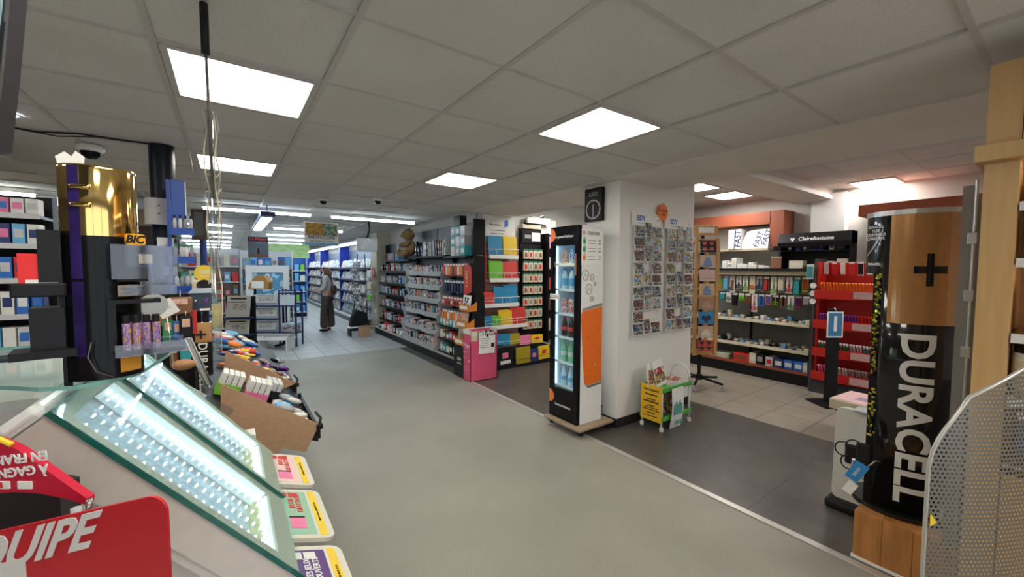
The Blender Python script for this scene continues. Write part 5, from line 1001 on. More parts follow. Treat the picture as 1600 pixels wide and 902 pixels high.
skin('trousers', [(0, 0, .94), (0, .1, .82), (.05, .11, .45), (.05, .11, .07), (0, -.1, .82), (-.05, -.11, .45), (-.06, -.11, .07)], [(0, 1), (1, 2), (2, 3), (0, 4), (4, 5), (5, 6)], [(.15, .125), .105, .09, .1, .105, .09, .1], printed('patterned_cloth', [(.015, .017, .02), (.03, .035, .04), (.1, .03, .03), (.02, .025, .03), (.06, .08, .06)], 14, .8), t)
for s in (.11, -.11): obj('shoe', MB().ball((.06, s, .035), .075, sc=(1.5, .6, .48)), BLK, t)
obj('shoulder_bag', MB().ball((-.17, .05, 1.02), .12, sc=(.6, .9, 1.1)), mat('dark_brown_bag', (.05, .025, .02), .5, var=.1), t); obj('bag_strap', MB().tube([(-.15, .05, 1.1), (-.12, .1, 1.3), (-.0, .13, 1.42), (.1, .1, 1.3), (.05, .15, 1.1)], .012, 6), BLK, t)
# hanging signs
def hung(name, lb, cx, cy, D, w, h, rz=0):
    P = dep(cx, cy, D); t = thing(name, lb, 'sign', (P.x, P.y, P.z), rz)
    c = MB()
    for s in (-1, 1): c.tube([(s*w*.4, 0, h/2), (s*w*.4, 0, ZC-P.z)], .0025, 4)
    obj('cord', c, INK, t)['kind'] = 'stuff'
    return t
t = hung('hanging_sign', 'hanging photocopy sign with orange and green picture over the far aisle', 502.5, 366, 6.2, .49, .36)
obj('panel', MB().box((0, 0, 0), (.49, .008, .36)), PAPER, t); obj('picture', MB().box((-.1, -.005, .07), (.25, .002, .19)), printed('amber_print', [(.5, .25, .03), (.6, .32, .05), (.35, .2, .05)], 5), t); obj('picture', MB().box((.125, -.005, .07), (.2, .002, .19)), printed('green_print', [(.03, .16, .08), (.4, .42, .4), (.05, .22, .1)], 4), t)
text('PHOTOCOPIE', .062, mat('navy_ink', (.02, .03, .12), .5, var=.05), t, (0, -.006, -.055), FY, .0012); text('Noir et blanc  ou  Couleur', .03, mat('navy_ink', (.02, .03, .12), .5), t, (0, -.006, -.11), FY, .0005); obj('pale_band', MB().box((0, -.005, -.155), (.48, .002, .04)), cm('sky blue'), t)
t = hung('hanging_poster', 'dark hanging newspaper poster with red lettering above the newspaper racks', 403.5, 386, 5.75, .25, .3)
obj('panel', MB().box((0, 0, 0), (.25, .01, .3)), mat('slate_blue_print', (.09, .12, .17), .5, var=.2, scale=8), t); obj('title_band', MB().box((0, -.006, .11), (.24, .002, .06)), INK, t); text('La Presse', .055, cm('red'), t, (0, -.008, .11), FY, .001); obj('foot_band', MB().box((0, -.006, -.13), (.24, .002, .035)), cm('brown'), t); obj('figure', MB().box((.0, -.006, -.06), (.025, .002, .08)), INK, t)
t = thing('hanging_lightbox', 'blue-ended hanging light fitting running along the aisle above the poster', 'light', (.45, 7.6, 2.25))
obj('housing', MB().box((0, 0, .03), (.17, 2.6, .06), bev=.008), cm('navy'), t); obj('diffuser', MB().box((0, .1, -.004), (.13, 2.3, .006)), TUBE, t)
for y in (-1.1, 1.1): obj('rod', MB().tube([(0, y, .06), (0, y, ZC-2.25)], .006), BLK, t)
P = dep(574, 383, 7.4); t = thing('hanging_screen', 'grey plastic-wrapped screen hanging from the ceiling on a black arm', 'screen', (P.x, P.y, P.z)); obj('cover', MB().box((0, 0, 0), (.38, .06, .25), bev=.015), mat('grey_wrap', (.3, .3, .3), .35, var=.1, scale=9, bump=.4), t)
obj('arm', MB().tube([(0, .04, .1), (.03, .06, .2), (.06, .06, .3), (.04, .05, ZC-P.z)], [.03, .02, .015, .02]), BLK, t); obj('crease', MB().tube([(.0, -.031, .12), (.08, -.034, .03)], .006).tube([(-.02, -.031, .1), (-.1, -.033, -.08)], .003), PAPER, t)
# dome cameras
for i, (px, py, z, lb) in enumerate([(141, 229, ZC-.01, 'white dome camera on the ceiling beside the black pillar'), (590, 311, ZC-.01, 'white dome camera on the ceiling before the second tube light'), (505, 311, ZC-.01, 'small white dome camera between the two ceiling tube lights')]):
    P = onz(px, py, z); s = 1 if i == 0 else .75; t = thing('ceiling_camera', lb, 'camera', (P.x, P.y, ZC-.004), 0, 'ceiling dome cameras'); obj('base', MB().lathe([(0, 0), (.075*s, 0), (.075*s, -.03*s), (.055*s, -.045*s)], n=24), WHT, t); obj('dome', MB().lathe([(.055*s, -.045*s), (.05*s, -.07*s), (.03*s, -.09*s), (0, -.097*s)], n=20), BLKG, t)
# newspaper racks
NP = printed('newsprint', [(.42, .42, .4), (.5, .5, .48), (.25, .25, .25), (.45, .44, .42), (.2, .2, .22)], 7)
NPB = printed('newsprint_photo', [(.4, .4, .38), (.15, .17, .2), (.45, .44, .42), (.35, .15, .12)], 4)
def newspaper(lb, loc, rot, w=.42, h=.34, pic=0):
    o = thing('newspaper', lb, 'newspaper', loc, 0, 'newspapers in the racks', rot=rot); obj('sheet', MB().box((0, 0, h/2), (w, .025, h)), mat('newsprint_paper', (.48, .47, .44), .8, var=.05), o)
    pr = MB().box((0, -.0135, h*.86), (w*.8, .001, h*.09)); 
    for i in range(3): pr.box((-w*.28+w*.28*i, -.0135, h*.2), (w*.22, .001, h*.28))
    obj('headline', MB().box((0, -.0137, h*.86), (w*.7, .001, h*.07)).box((-.02, -.0137, h*.7), (w*.8, .001, h*.03)), INK, o); obj('picture', MB().box((.02, -.0137, h*.48), (w*.6, .001, h*.28)), NPB, o)
    return o
rx, ry, rz_ = .62, 9.35, -.6166
Rn = Matrix.Rotation(rz_, 4, 'Z')
t = thing('newspaper_rack', 'tall black wire newspaper rack beside the blue-framed one', 'newspaper rack', (rx, ry, 0), rz_)
f = MB()
for s in (-.28, .28): f.box((s, .05, .56), (.03, .03, 1.12)); f.box((s, -.05, .02), (.03, .4, .04))
obj('frame', f, BLK, t)
for i, z in enumerate((.3, .56, .82)):
    obj('shelf', MB().box((0, -.06-.03*(2-i), z-.03), (.54, .18, .02)).tube([(-.27, -.17-.03*(2-i), z+.03), (.27, -.17-.03*(2-i), z+.03)], .008), NAV, t)
    v = Rn @ Vector((0, -.1-.03*(2-i), 0)); newspaper('grey newspaper in the %s tier of the black wire rack' % ['lowest', 'middle', 'top'][i], (rx+v.x, ry+v.y, z), (-.25, 0, rz_), .48, .2)
obj('base_tray', MB().box((0, -.05, .22), (.54, .3, .02)), BLK, t)
v = Rn @ Vector((.49, -.05, 0)); bx, by = rx+v.x, ry+v.y
t = thing('journal_stand', 'open blue-framed stand with a lettered header beside the newspaper rack', 'newspaper rack', (bx, by, 0), rz_); f = MB()
for s in (-.16, .16):
    for y_ in (-.12, .12): f.box((s, y_, .56), (.025, .025, 1.12))
obj('frame', f, NAV, t)['kind'] = 'stuff'; hd_ = obj('header', MB().box((0, -.13, 1.08), (.34, .015, .08)), NAV, t); text('LES JOURNAUX', .04, LET, hd_, (0, -.14, 1.08), FY, .0008); obj('clear_pocket', MB().box((0, -.12, .92), (.3, .01, .2)), mat('pale_plastic', (.5, .55, .6), .2, var=.05), t)
for z in (.26, .8): obj('shelf', MB().box((0, 0, z), (.31, .25, .02)), NAV, t)
for i in range(7):
    v = Rn @ Vector((.46+.0, -.05, 0)); o = solo('magazine', MB().box((0, 0, .012), (.27, .2, .024)), MGM[[4, 0, 3, 4, 0, 3, 1][i]], '%s magazine of the pile in the blue-framed stand' % nth(i), 'magazine', (bx, by, .271+.0255*i), (0, 0, rz_+.08*((i % 3)-1)), 'magazine pile in the blue-framed stand')
v = Rn @ Vector((.25, -.42, 0)); t = thing('low_table', 'low white table of stacked newspapers at the foot of the racks', 'table', (rx+v.x, ry+v.y, 0), rz_); obj('top', MB().box((0, 0, .2), (.9, .3, .025)), WHT, t)
for s in (-.42, -.1, .42): obj('leg', MB().box((s, 0, .094), (.03, .26, .187)), WHT, t)
for i in range(2):
    for j in range(4): w_ = Rn @ Vector((-.22+.44*i+.01*j, 0, 0)); o = solo('newspaper', MB().box((0, 0, .008), (.4, .27, .016)), NP if j == 3 else PAPER, '%s newspaper of the %s stack on the low white table' % (nth(j), ['first', 'second'][i]), 'newspaper', (rx+v.x+w_.x, ry+v.y+w_.y, .213+.0165*j), (0, 0, rz_+.03*j), 'newspaper stacks on the low table')
P = dep(374, 505, 6.0); qx, qy = P.x, P.y
t = thing('newspaper_rack', 'narrow dark newspaper rack behind the wrapped sweets', 'newspaper rack', (qx, qy, 0), -.5); obj('frame', MB().box((0, .06, .56), (.4, .04, 1.12)), BLK, t); obj('shelf', MB().box((0, -.02, .8), (.4, .14, .02)).box((0, -.06, .55), (.4, .18, .02)), NAV, t)
for i, z in enumerate((.81, .56)): newspaper('grey newspaper in the %s tier of the narrow dark rack' % ['upper', 'lower'][i], (qx-.02-.015*i, qy-.05-.04*i, z+.005), (-.2, 0, -.5), .32, .32 if i == 0 else .22)
# gondolas across the far shop
sw = ['white', 'grey', 'sky blue', 'blue', 'cream', 'red', 'silver', 'brown', 'pink', 'yellow', 'green', 'white', 'navy']
def far_gondola(lb, cx, cy, w, h, where, colr, cols=sw, n_=9, rows=5, sign=None):
    t = thing('shop_gondola', lb, 'shelf unit', (cx, cy, 0), 0, 'gondolas across the far shop'); obj('back_panel', MB().box((0, .03, h/2), (w, .04, h)), colr, t); obj('base', MB().box((0, -.15, .06), (w, .35, .12)), BLK, t)
    for s in (-1, 1): obj('end_panel', MB().box((s*(w/2+.012), -.1, h/2), (.024, .3, h)), colr, t)
    for r in range(rows):
        z = .14+(h-.2)*r/rows; obj('shelf', MB().box((0, -.13, z-.012), (w, .28, .02)), WHT, t)
        for i in range(n_):
            c = cols[rnd.randrange(len(cols))]; hh = (h-.2)/rows*rnd.uniform(.5, .82); ww = w/n_*rnd.uniform(.6, .92)
            o = thing('product_box', '%s product, %s along the %s shelf of the %s' % (c, nth(i), sn[min(5, rows-1-r)], where), 'product', (cx-w/2+w*(i+.5)/n_, cy-.17, z), 0, 'products on the far gondolas')
            obj('carton', MB().box((0, 0, hh/2), (ww, .14, hh)), cm(c), o); obj('label_patch', MB().box((0, -.071, hh*.5), (ww*.7, .001, hh*.4)), cm(cols[(i+r*3) % len(cols)]), o)
far_gondola('grey gondola of packages behind the yellow disc, far across the shop', -.35, 11.6, 1.1, 2.0, 'gondola behind the yellow disc', GRY, ['white', 'red', 'grey', 'cream', 'pink', 'sky blue', 'brown'], 7)
far_gondola('white gondola with blue packages right behind the newspaper racks', .75, 11.3, 1.0, 1.95, 'gondola behind the newspaper racks', WHT, ['sky blue', 'blue', 'white', 'sky blue', 'grey', 'brown'], 7)
far_gondola('blue gondola at the end of the far aisle', 1.5, 14.5, 1.0, 1.85, 'blue gondola at the aisle end', cm('blue'), ['blue', 'sky blue', 'lime green', 'sky blue', 'white'], 6)
far_gondola('long pale gondola at the very back of the shop', -1.6, 17, 3.6, 2.0, 'long gondola at the very back', GRY, ['cream', 'white', 'grey', 'pink', 'brown'], 14)
t = solo('green_panel', MB().box((0, 0, 0), (1.3, .03, .45)), printed('green_leaf_print', [(.15, .35, .08), (.3, .5, .15), (.4, .55, .25)], 6), 'green leafy picture panel high at the end of the far aisle', 'sign', (1.5, 14.48, 2.08))
t = thing('white_kiosk', 'white photo kiosk frame with pale blue screen behind the newspaper racks', 'kiosk', (.72, 10.58, 0)); obj('frame', MB().span((-.42, 0, 0), (-.3, .3, 1.44)).span((.3, 0, 0), (.42, .3, 1.44)).span((-.42, 0, 1.44), (.42, .3, 1.6)), WHT, t); obj('screen', MB().span((-.3, .03, .9), (.3, .06, 1.44)), printed('blue_screen', [(.25, .5, .7), (.4, .65, .8), (.1, .3, .5), (.6, .75, .85)], 2.5), t); obj('lower_panel', MB().span((-.3, .02, 0), (.3, .3, .9)), GRY, t)
t = thing('brown_bag', 'brown paper-fronted bag slumped on top of the newspaper rack', 'bag', (.5, 9.45, 1.122), -.6166); obj('sack', MB().prism([(-.2, 0), (.2, 0), (.22, .14), (.12, .27), (-.04, .27), (-.16, .12)], .14), mat('ochre_leather', (.4, .2, .06), .6, var=.15), t); obj('label_sheet', MB().box((0, -.072, .09), (.24, .002, .14)), PAPER, t)
# pale hanging board on a dark pillar
P = dep(312, 350, 6.0); t = thing('brown_board', 'brown framed mirror board hanging high on the dark post', 'board', (P.x, P.y, P.z), -.4); obj('frame', MB().box((0, 0, 0), (.2, .04, .48)), mat('dark_brown_wood', (.08, .05, .04), .5, var=.15), t); obj('mirror', MB().box((0, -.022, .0), (.12, .004, .34)), mat('dull_mirror', (.3, .3, .3), .15, .8, var=.05), t); obj('cord', MB().tube([(-.05, 0, .24), (-.05, 0, ZC-P.z)], .004), INK, t)
t = solo('dark_post', MB().cyl((0, 0, 0), .045, ZC-.005, 12), NAV, 'slim dark post under the brown board in the far shop', 'post', (P.x+.03, P.y+.12, 0))
# ================================================================== left side: till counter, scratch-card displays, lighter tower, wares
LW = mat('offwhite_counter', (.5, .48, .46), .45, var=.05, scale=3)
t = thing('till_counter', 'long off-white till counter carrying the lit scratch card displays', 'counter', (-.4, 3.0, 0))
wobj('carcass', MB().span((-1.0, .3, 0), (-.0, 5.6, .7)), LW, t); wobj('worktop', MB().span((-1.02, .3, .7), (.06, 5.6, .735)), LW, t)
# two tilted lit display cases
AQ = mat('aqua_film', (.66, .7, .78), .3, var=.08, scale=9); LEDW = mat('white_led', (.9, .97, 1), .4, em=2.6, emcol=(.9, .97, 1)); STRIPW = mat('led_strip_base', (.78, .84, .88), .4, em=.25, emcol=(.85, .94, 1))
FRM = mat('pale_grey_frame', (.56, .53, .5), .35, var=.03); GEDGE = mat('green_glass_edge', (.01, .12, .1), .15, coat=.4, var=.1); RIB = glass('ribbed_clear', (.97, .98, 1), .18, .05)
ang = math.atan2(.492, .40)          # slope of the cases
def case(y0, y1, lb, near):
    t = thing('display_case', lb, 'display case', (-.273, (y0+y1)/2, 1.292), 0, 'lit scratch card display cases', rot=(0, ang, 0))     # local x runs down the slope, z out of the glass
    Lx, w = .634, y1-y0; h = w/2
    f = MB(); dp_ = .062
    bn, bl = .052, .07; f.span((0, -h, -dp_-.012), (Lx, h, -dp_)); f.span((0, -h, -dp_), (Lx, -h+bn, .0)); f.span((0, h-.03, -dp_), (Lx, h, .0)); f.span((0, -h+bn, -dp_), (.03, h-.03, 0)); f.span((Lx-bl, -h+bn, -dp_), (Lx, h-.03, 0))
    obj('tray', f, FRM, t)
    obj('lower_body', MB().span((.02, -h+.004, -dp_-.03), (Lx, h-.004, -dp_-.0125)), FRM, t)
    obj('film', MB().span((.03, -h+bn, -dp_), (Lx-bl, h-.03, -dp_+.006)), AQ, t)
    g = obj('pane', MB().span((-.0, -h, .001), (Lx, h, .006)), glass('case_glass', (.93, 1, .98), .08, .02), t)
    obj('glass_edge', MB().span((0, -h-.004, -.002), (Lx, -h, .008)).span((-.004, -h-.004, -.002), (0, h, .008)), GEDGE, g)
    for nm, yy in (('led_strip', h-.034), ('led_strip', -h+bn+.004)):
        s = obj(nm, MB().box((Lx/2-.02, yy, -.025), (Lx-.12, .008, .045)), STRIPW, t); d = MB()
        for i in range(30): d.ball((.05+(Lx-.13)*i/29, yy-(.006 if yy > 0 else -.006), -.022), .0045, n=8, m=5, sc=(1, .6, 1.2))
        o = obj('glow_beads', d, LEDW, s); o['kind'] = 'stuff'
    s = obj('end_strip', MB().box((Lx-bl-.004, .01, -.03), (.006, w-.1, .05)), STRIPW, t)
    d = MB()
    for i in range(12): d.ball((Lx-bl-.009, -h+.08+(w-.14)*i/11, -.03), .005, n=8, m=5)
    o = obj('glow_beads', d, LEDW, s); o['kind'] = 'stuff'
    rr = random.Random(2)
    for k in range(4):                       # clear ribbed card holders that each carry a row of small glowing beads
        yy = -h+.1+.065*k*(w/.4)
        q = obj('card_holder', MB().box((Lx/2-.02, yy, -dp_+.03), (Lx-.14, .03, .028)), RIB, t); d = MB()
        for i in range(22): d.ball((.06+(Lx-.16)*i/21, yy, -dp_+.046), .004, n=8, m=5, sc=(.7, 1.9, .7))
        o = obj('glow_beads', d, LEDW, q); o['kind'] = 'stuff'
    for k in range(3): obj('scratch_cards', MB().box((.14+.17*k, -h+.1+.06*(k % 2), -dp_+.009), (.13, .09, .003)), printed('scratch_card', [(.4, .5, .72), (.5, .68, .78), (.35, .42, .65), (.65, .7, .6)], 6), t)
    obj('yellow_edge', MB().box((Lx-bl-.012, .01, -dp_+.02), (.012, w-.11, .03)), mat('pale_yellow_strip', (.8, .75, .4), .4, var=.05), t)
    if near:
        obj('end_cap', MB().box((-.014, 0, -.035), (.028, w*.98, .07), bev=.012), mat('frosted_cap', (.72, .76, .77), .2, var=.04), t)
    # pale support under the case
    obj('support', MB().prism([(.1, -.093), (Lx-.06, -.093), (.28, -.26), (.05, -.2)], w-.04), FRM, t)
    return t
case(1.06, 1.455, 'lit tilted scratch card display case nearer the red sign', True)
case(1.475, 1.88, 'lit tilted scratch card display case next to the cardboard dividers', False)
# printed plates along the counter edge
plates = [(1.57, 1.87, (.8, .55, .52), 'pink', 'JEUX\nDE GRATTAGE', 'pink game ticket plate on the counter edge, farthest of three'), (1.225, 1.55, (.3, .52, .38), 'green', 'JEU DE\nGRATTAGE', 'green game ticket plate on the counter edge, middle of three'), (.88, 1.205, (.1, .04, .2), 'purple', 'LES JEUX\nOUVERTS', 'purple game ticket plate on the counter edge, nearest of three')]
for y0, y1, c, nm, tx, lb in plates:
    t = thing('ticket_plate', lb, 'plate', (.168, (y0+y1)/2, .78), 0, 'game ticket plates on the counter edge', rot=(0, .35, 0)); w = y1-y0
    R0 = Matrix.Rotation(PI/2, 4, 'X')
    obj('plate', MB().prism(rrect(.15, w-.02, .03), .012, M=R0), mat('cream_plate', (.66, .64, .56), .35, var=.03), t)
    fcc = obj('print', MB().box((-.02, 0, .0065), (.09, w-.06, .001)), mat('plate_'+nm, c, .45, var=.04), t); obj('yellow_band', MB().box((.045, -.0, .0065), (.022, w-.05, .001)), cm('yellow'), t)
    text(tx, .022, LET if nm == 'purple' else cm('red'), t, (-.015, .05, .0075), (0, 0, PI/2), .0004); text('Appel non surtaxe 09 74 75 13 13', .0085, INK, t, (.045, 0, .0075), (0, 0, PI/2))
    obj('corner_stripes', MB().box((-.05, w*.33, .0073), (.03, .03, .0006)).box((-.015, w*.33, .0073), (.03, .03, .0006)), cm('red' if nm != 'purple' else 'white'), fcc); obj('phone_drawing', MB().box((-.02, -w*.22, .0075), (.045, .06, .0008)).box((-.02, -w*.22+.035, .0078), (.045, .008, .0008), 1), [cm('pink'), INK], t)
    obj('arm', MB().box((-.11, 0, -.012), (.1, .05, .012)), FRM, t)
# red angled sign with white lettering
P = dep(130, 868, .55); t = thing('newspaper_sign', 'large red sign with slanting white newspaper lettering in the near corner', 'sign', (P.x, P.y, P.z), -.6166); k = .55/FPX
def spx(x, y, cx=130, cy=868): return ((x-cx)*k, -(y-cy)*k)
pl = [spx(-170, 870), spx(240, 772)]+[spx(240+25*math.sin(a), 797-25*math.cos(a)+0) for a in [PI/2*i/6 for i in range(1, 7)]]+[spx(267, 1060), spx(-170, 1060)]
obj('panel', MB().prism(pl[::-1], .004), mat('red_sign_card', (.52, .012, .022), .35, var=.03), t)
x_, z_ = spx(138, 830); tx = text("L'EQUIPE", .064, mat('sign_white', (.68, .66, .64), .5, var=.02), t, (x_, -.0032, z_), (PI/2, -.255, 0), .0016, .75, align='RIGHT'); 
a_, b_ = spx(0, 893); obj('white_block', MB().box((a_-.005, -.003, b_-.004), (.085, .002, .034), M=None), mat('sign_white', (.68, .66, .64), .5), t)
obj('stem', MB().tube([(-.02, .012, .06), (-.02, .012, -.4)], .006), GRY, t); obj('clip', MB().tube([(.006, .006, .075), (-.0, .008, .045)], .004, 6), glass('clear_clip', (.8, .8, .8), .4), t)
# red arched lottery stand behind it
P = dep(40, 750, .6); t = thing('arched_stand', 'red arched cardboard game stand behind the red sign', 'display stand', (P.x, P.y, P.z), -.6166); k = .6/FPX
def q_(x, y): return ((x-40)*k, -(y-750)*k)
arch = [q_(-150, 660), q_(0, 688), q_(30, 702), q_(134, 780), q_(132, 790), q_(100, 780), q_(60, 772), q_(20, 770), q_(-30, 775), q_(-150, 800)]
obj('arch', MB().prism(arch[::-1], .012, 0, M=Matrix.Translation((0, .006, 0))), [mat('arch_red', (.6, .015, .05), .45, var=.04), GRY], t)
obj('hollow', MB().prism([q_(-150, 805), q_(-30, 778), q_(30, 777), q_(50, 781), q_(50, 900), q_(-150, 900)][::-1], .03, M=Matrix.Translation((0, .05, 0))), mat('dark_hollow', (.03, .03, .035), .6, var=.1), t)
x_, z_ = q_(25, 726); text('À GAGNER\nEN FRANCE', .02, LET, t, (x_, -.0015, z_), (PI/2, PI-.12, 0), .0004)
x_, z_ = q_(40, 758); bd = obj('badge', MB().box((x_, -.001, z_), (.022, .002, .012), bev=.0008).box((x_-.035, -.001, z_), (.025, .002, .012), bev=.0008), PAPER, t); text('B', .012, cm('red'), bd, (x_-.035, -.0025, z_), FY, .0003)
obj('yellow_edge', MB().tube([(*q_(-150, 655)[:1], .0, q_(-150, 655)[1]), (q_(0, 684)[0], 0, q_(0, 684)[1]), (q_(22, 694)[0], 0, q_(22, 694)[1])], .004, 6), cm('yellow'), t)
obj('post', MB().box((q_(20, 900)[0], .04, -.3), (.12, .03, .38)), GRY, t)
# till machine surface under the glass
t = thing('receipt_printer', 'blurred off-white till machine under the glass shelf', 'till machine', (-.64, 1.74, .736)); obj('case', MB().box((0, 0, .255), (.54, .58, .51), bev=.03), mat('grey_white_plastic', (.6, .57, .55), .4, var=.04), t); obj('slot', MB().box((.0, .0, .512), (.2, .02, .012)), BLK, t)
# glass shelf with the giant lighter display
ZG = 1.325
gp = [onz(x, y, ZG) for x, y in [(-160, 590), (0, 606), (60, 609), (120, 606), (170, 597), (220, 583), (262, 556), (272, 547), (262, 545)]]+[Vector((-.27, 1.75, ZG)), Vector((-.75, 1.75, ZG))]
n_ = len(gp); cxg = sum((p.x for p in gp))/n_; cyg = sum((p.y for p in gp))/n_
t = thing('glass_shelf', 'clear glass shelf with green edge carrying the giant lighter display', 'shelf', (cxg, cyg, ZG)); g = MB()
vs_ = [(p.x-cxg, p.y-cyg, -.004) for p in gp]+[(p.x-cxg, p.y-cyg, .004) for p in gp]; g.add(vs_, [list(range(n_))[::-1], list(range(n_, 2*n_))]); g.add(vs_, [(i, (i+1) % n_, (i+1) % n_+n_, i+n_) for i in range(n_)], 1)
obj('pane', g, [glass('shelf_glass', (.88, .96, .95), .12, .03), mat('glass_rim', (.2, .42, .4), .1, coat=.5, var=.05)], t)
obj('bracket', MB().tube([(-.7-cxg, 1.4-cyg, -.004), (-.7-cxg, 1.4-cyg, .736-ZG)], .012).tube([(-.66-cxg, .85-cyg, -.004), (-.66-cxg, .85-cyg, .736-ZG)], .012), STL, t)
P = dep(168, 590, .85); lx, ly = P.x, P.y; az = -math.atan2(lx, ly)
GOLD = mat('mirror_gold', (.85, .6, .22), .07, 1, var=.04); IRI = mat('iridescent_blue', (.035, .02, .13), .12, .2, coat=.4, var=.5, scale=9)
t = thing('lighter_display', 'giant black and gold lighter shaped display standing on the glass shelf', 'display stand', (lx, ly, ZG+.0045), az); HB, HT = .292, .432
ra, rb = .0575, .047
body = obj('barrel', MB().cyl((0, 0, 0), ra, HB, 40, sy=rb/ra).cyl((0, 0, 0), ra*1.02, .05, 40, sy=rb/ra).lathe([(ra*1.015, .2), (ra*1.02, .203), (ra*1.015, .206)], sy=rb/ra, n=40), BLKG, t)
cap = obj('gold_hood', MB().lathe([(ra*1.0, HB), (ra*1.005, HB+.004), (ra*1.005, HT-.006), (ra*.985, HT), (ra*.9, HT)], n=48, sy=rb/ra), GOLD, t)
for i in range(2): obj('hood_slot', MB().tube([((ra+.001)*math.sin(a), -(rb+.001)*math.cos(a), HT-.045-.035*i) for a in [-.75+.08*j for j in range(8)]], .005, 8), GOLD, cap)
o = shell(R_(-48), R_(-28), .05, HT-.004, 0, 8, .001); o.v = [(x/(EA)*(ra*1.012), y/(EB)*(rb*1.012), z) for x, y, z in o.v]; obj('blue_stripe', o, IRI, t)
bp = obj('badge', MB().prism(rrect(.036, .024, .006), .004, M=Matrix.Translation((.05, -.047, HB-.005)) @ Matrix.Rotation(.55, 4, 'Z')), [mat('badge_orange', (.85, .4, .03), .4, var=.03)], t); text('BIC', .022, INK, bp, (.0488, -.05, HB-.005), (PI/2, 0, .55), .001, .25)
CLR = glass('clear_plastic', (.82, .84, .88), .07, .05); TRB = mat('black_tray', (.012, .012, .015), .4, var=.1)
def shellbox(x0, x1, y0, y1, z0, z1, th=.003):   # an open-topped clear box
    return MB().span((x0, y0, z0), (x1, y0+th, z1)).span((x0, y1-th, z0), (x1, y1, z1)).span((x0, y0, z0), (x0+th, y1, z1)).span((x1-th, y0, z0), (x1, y1, z1)).span((x0, y0, z0), (x1, y1, z0+th))
obj('clear_bin', shellbox(.012, .098, -.085, -.035, .205, .275), CLR, t); obj('clear_bin', shellbox(.06, .115, -.07, .03, .19, .275), CLR, t); obj('bin_block', MB().span((.02, -.08, .2), (.066, -.04, .23)), BLK, t)
obj('clear_tray', shellbox(.02, .11, -.095, -.035, .172, .193), CLR, t)
obj('window_frame', MB().span((.004, -.07, .058), (.016, -.045, .162)).span((.004, -.075, .155), (.085, -.03, .163)), BLKG, t)
obj('clear_tray', shellbox(.012, .125, -.105, -.02, .05, .075), CLR, t); obj('tray_base', MB().span((.014, -.1, .052), (.12, -.02, .06)), TRB, t)
ob = MB(); ob2 = MB()
for (z0, z1) in ((.168, .192), (.01, .042)):
    b_ = shell(R_(20), R_(62), z0, z1, 0, 8, .001); b_.v = [(x/EA*(ra*1.035), y/EB*(rb*1.035), z) for x, y, z in b_.v]; o = obj('orange_label', b_, mat('label_orange', (.8, .38, .04), .45, var=.05), t)
    if z0 > .1: text('NE PAS LAISSER\nA LA PORTEE', .007, INK, o, (.044, -.0395, .18), (PI/2, 0, .72), .0002)
obj('side_bin', MB().span((-.1, -.03, .07), (-.055, .03, .15)).span((-.085, -.035, .2), (-.055, .03, .3)), mat('smoky_bin', (.012, .012, .015), .35, var=.1), t)
obj('side_tray', MB().span((-.125, -.05, .055), (-.04, .02, .07)), TRB, t); obj('cable', MB().tube([(-.02, -.055, .08), (-.026, -.058, .05), (-.015, -.06, .02), (.01, -.055, .004)], .0012, 6), mat('dusty_cable', (.12, .1, .1), .6, var=.1), t)
obj('paper_scrap', MB().prism([(-.055, HT), (-.02, HT), (-.018, HT+.02), (-.03, HT+.03), (-.036, HT+.018), (-.045, HT+.026), (-.058, HT+.014)], .012), PAPER, t)
rr = random.Random(4); Rl = Matrix.Rotation(az, 4, 'Z')
for i in range(6):
    v = Rl @ Vector((.03+.015*(i % 4)+.004*(i//4), -.085+.03*(i//4), 0)); o = thing('pocket_lighter', '%s patterned purple pocket lighter in the clear tray of the giant lighter display' % nth(i), 'lighter', (lx+v.x, ly+v.y, ZG+.0652), az, 'pocket lighters in the clear tray')
    obj('body', MB().cyl((0, 0, 0), .0065, .055, 10, sy=.7), printed('lighter_print', [(.08, .02, .12), (.12, .04, .2), (.5, .3, .5), (.1, .1, .3), (.7, .35, .05)], 5), o); obj('cap', MB().cyl((0, 0, .055), .006, .016, 10, sy=.7), BLK, o)
v = Rl @ Vector((-.085, -.03, .19)); t = thing('red_card', 'red display card with black curved stripes beside the giant lighter', 'sign', (lx+v.x, ly+v.y, ZG+.0045+v.z), az)
obj('card', MB().prism([(-.025, .008), (.022, .008), (.022, .03), (.012, .056), (-.002, .064), (-.025, .064)], .003), mat('bright_red_card', (.8, .02, .02), .45, var=.03), t); obj('white_foot', MB().box((.004, -.002, .01), (.04, .002, .01)), PAPER, t)
for i in range(3): obj('stripe', MB().tube([(-.0+.001*i, -.002, .03+.012*i), (.01, -.002, .029+.011*i), (.02, -.002, .034+.011*i)], .0014, 5), INK, t)
obj('holder', MB().box((.0, .01, -.005), (.07, .045, .026), bev=.003), TRB, t); obj('stalk', MB().box((.03, .02, -.1), (.012, .012, .2)), TRB, t)
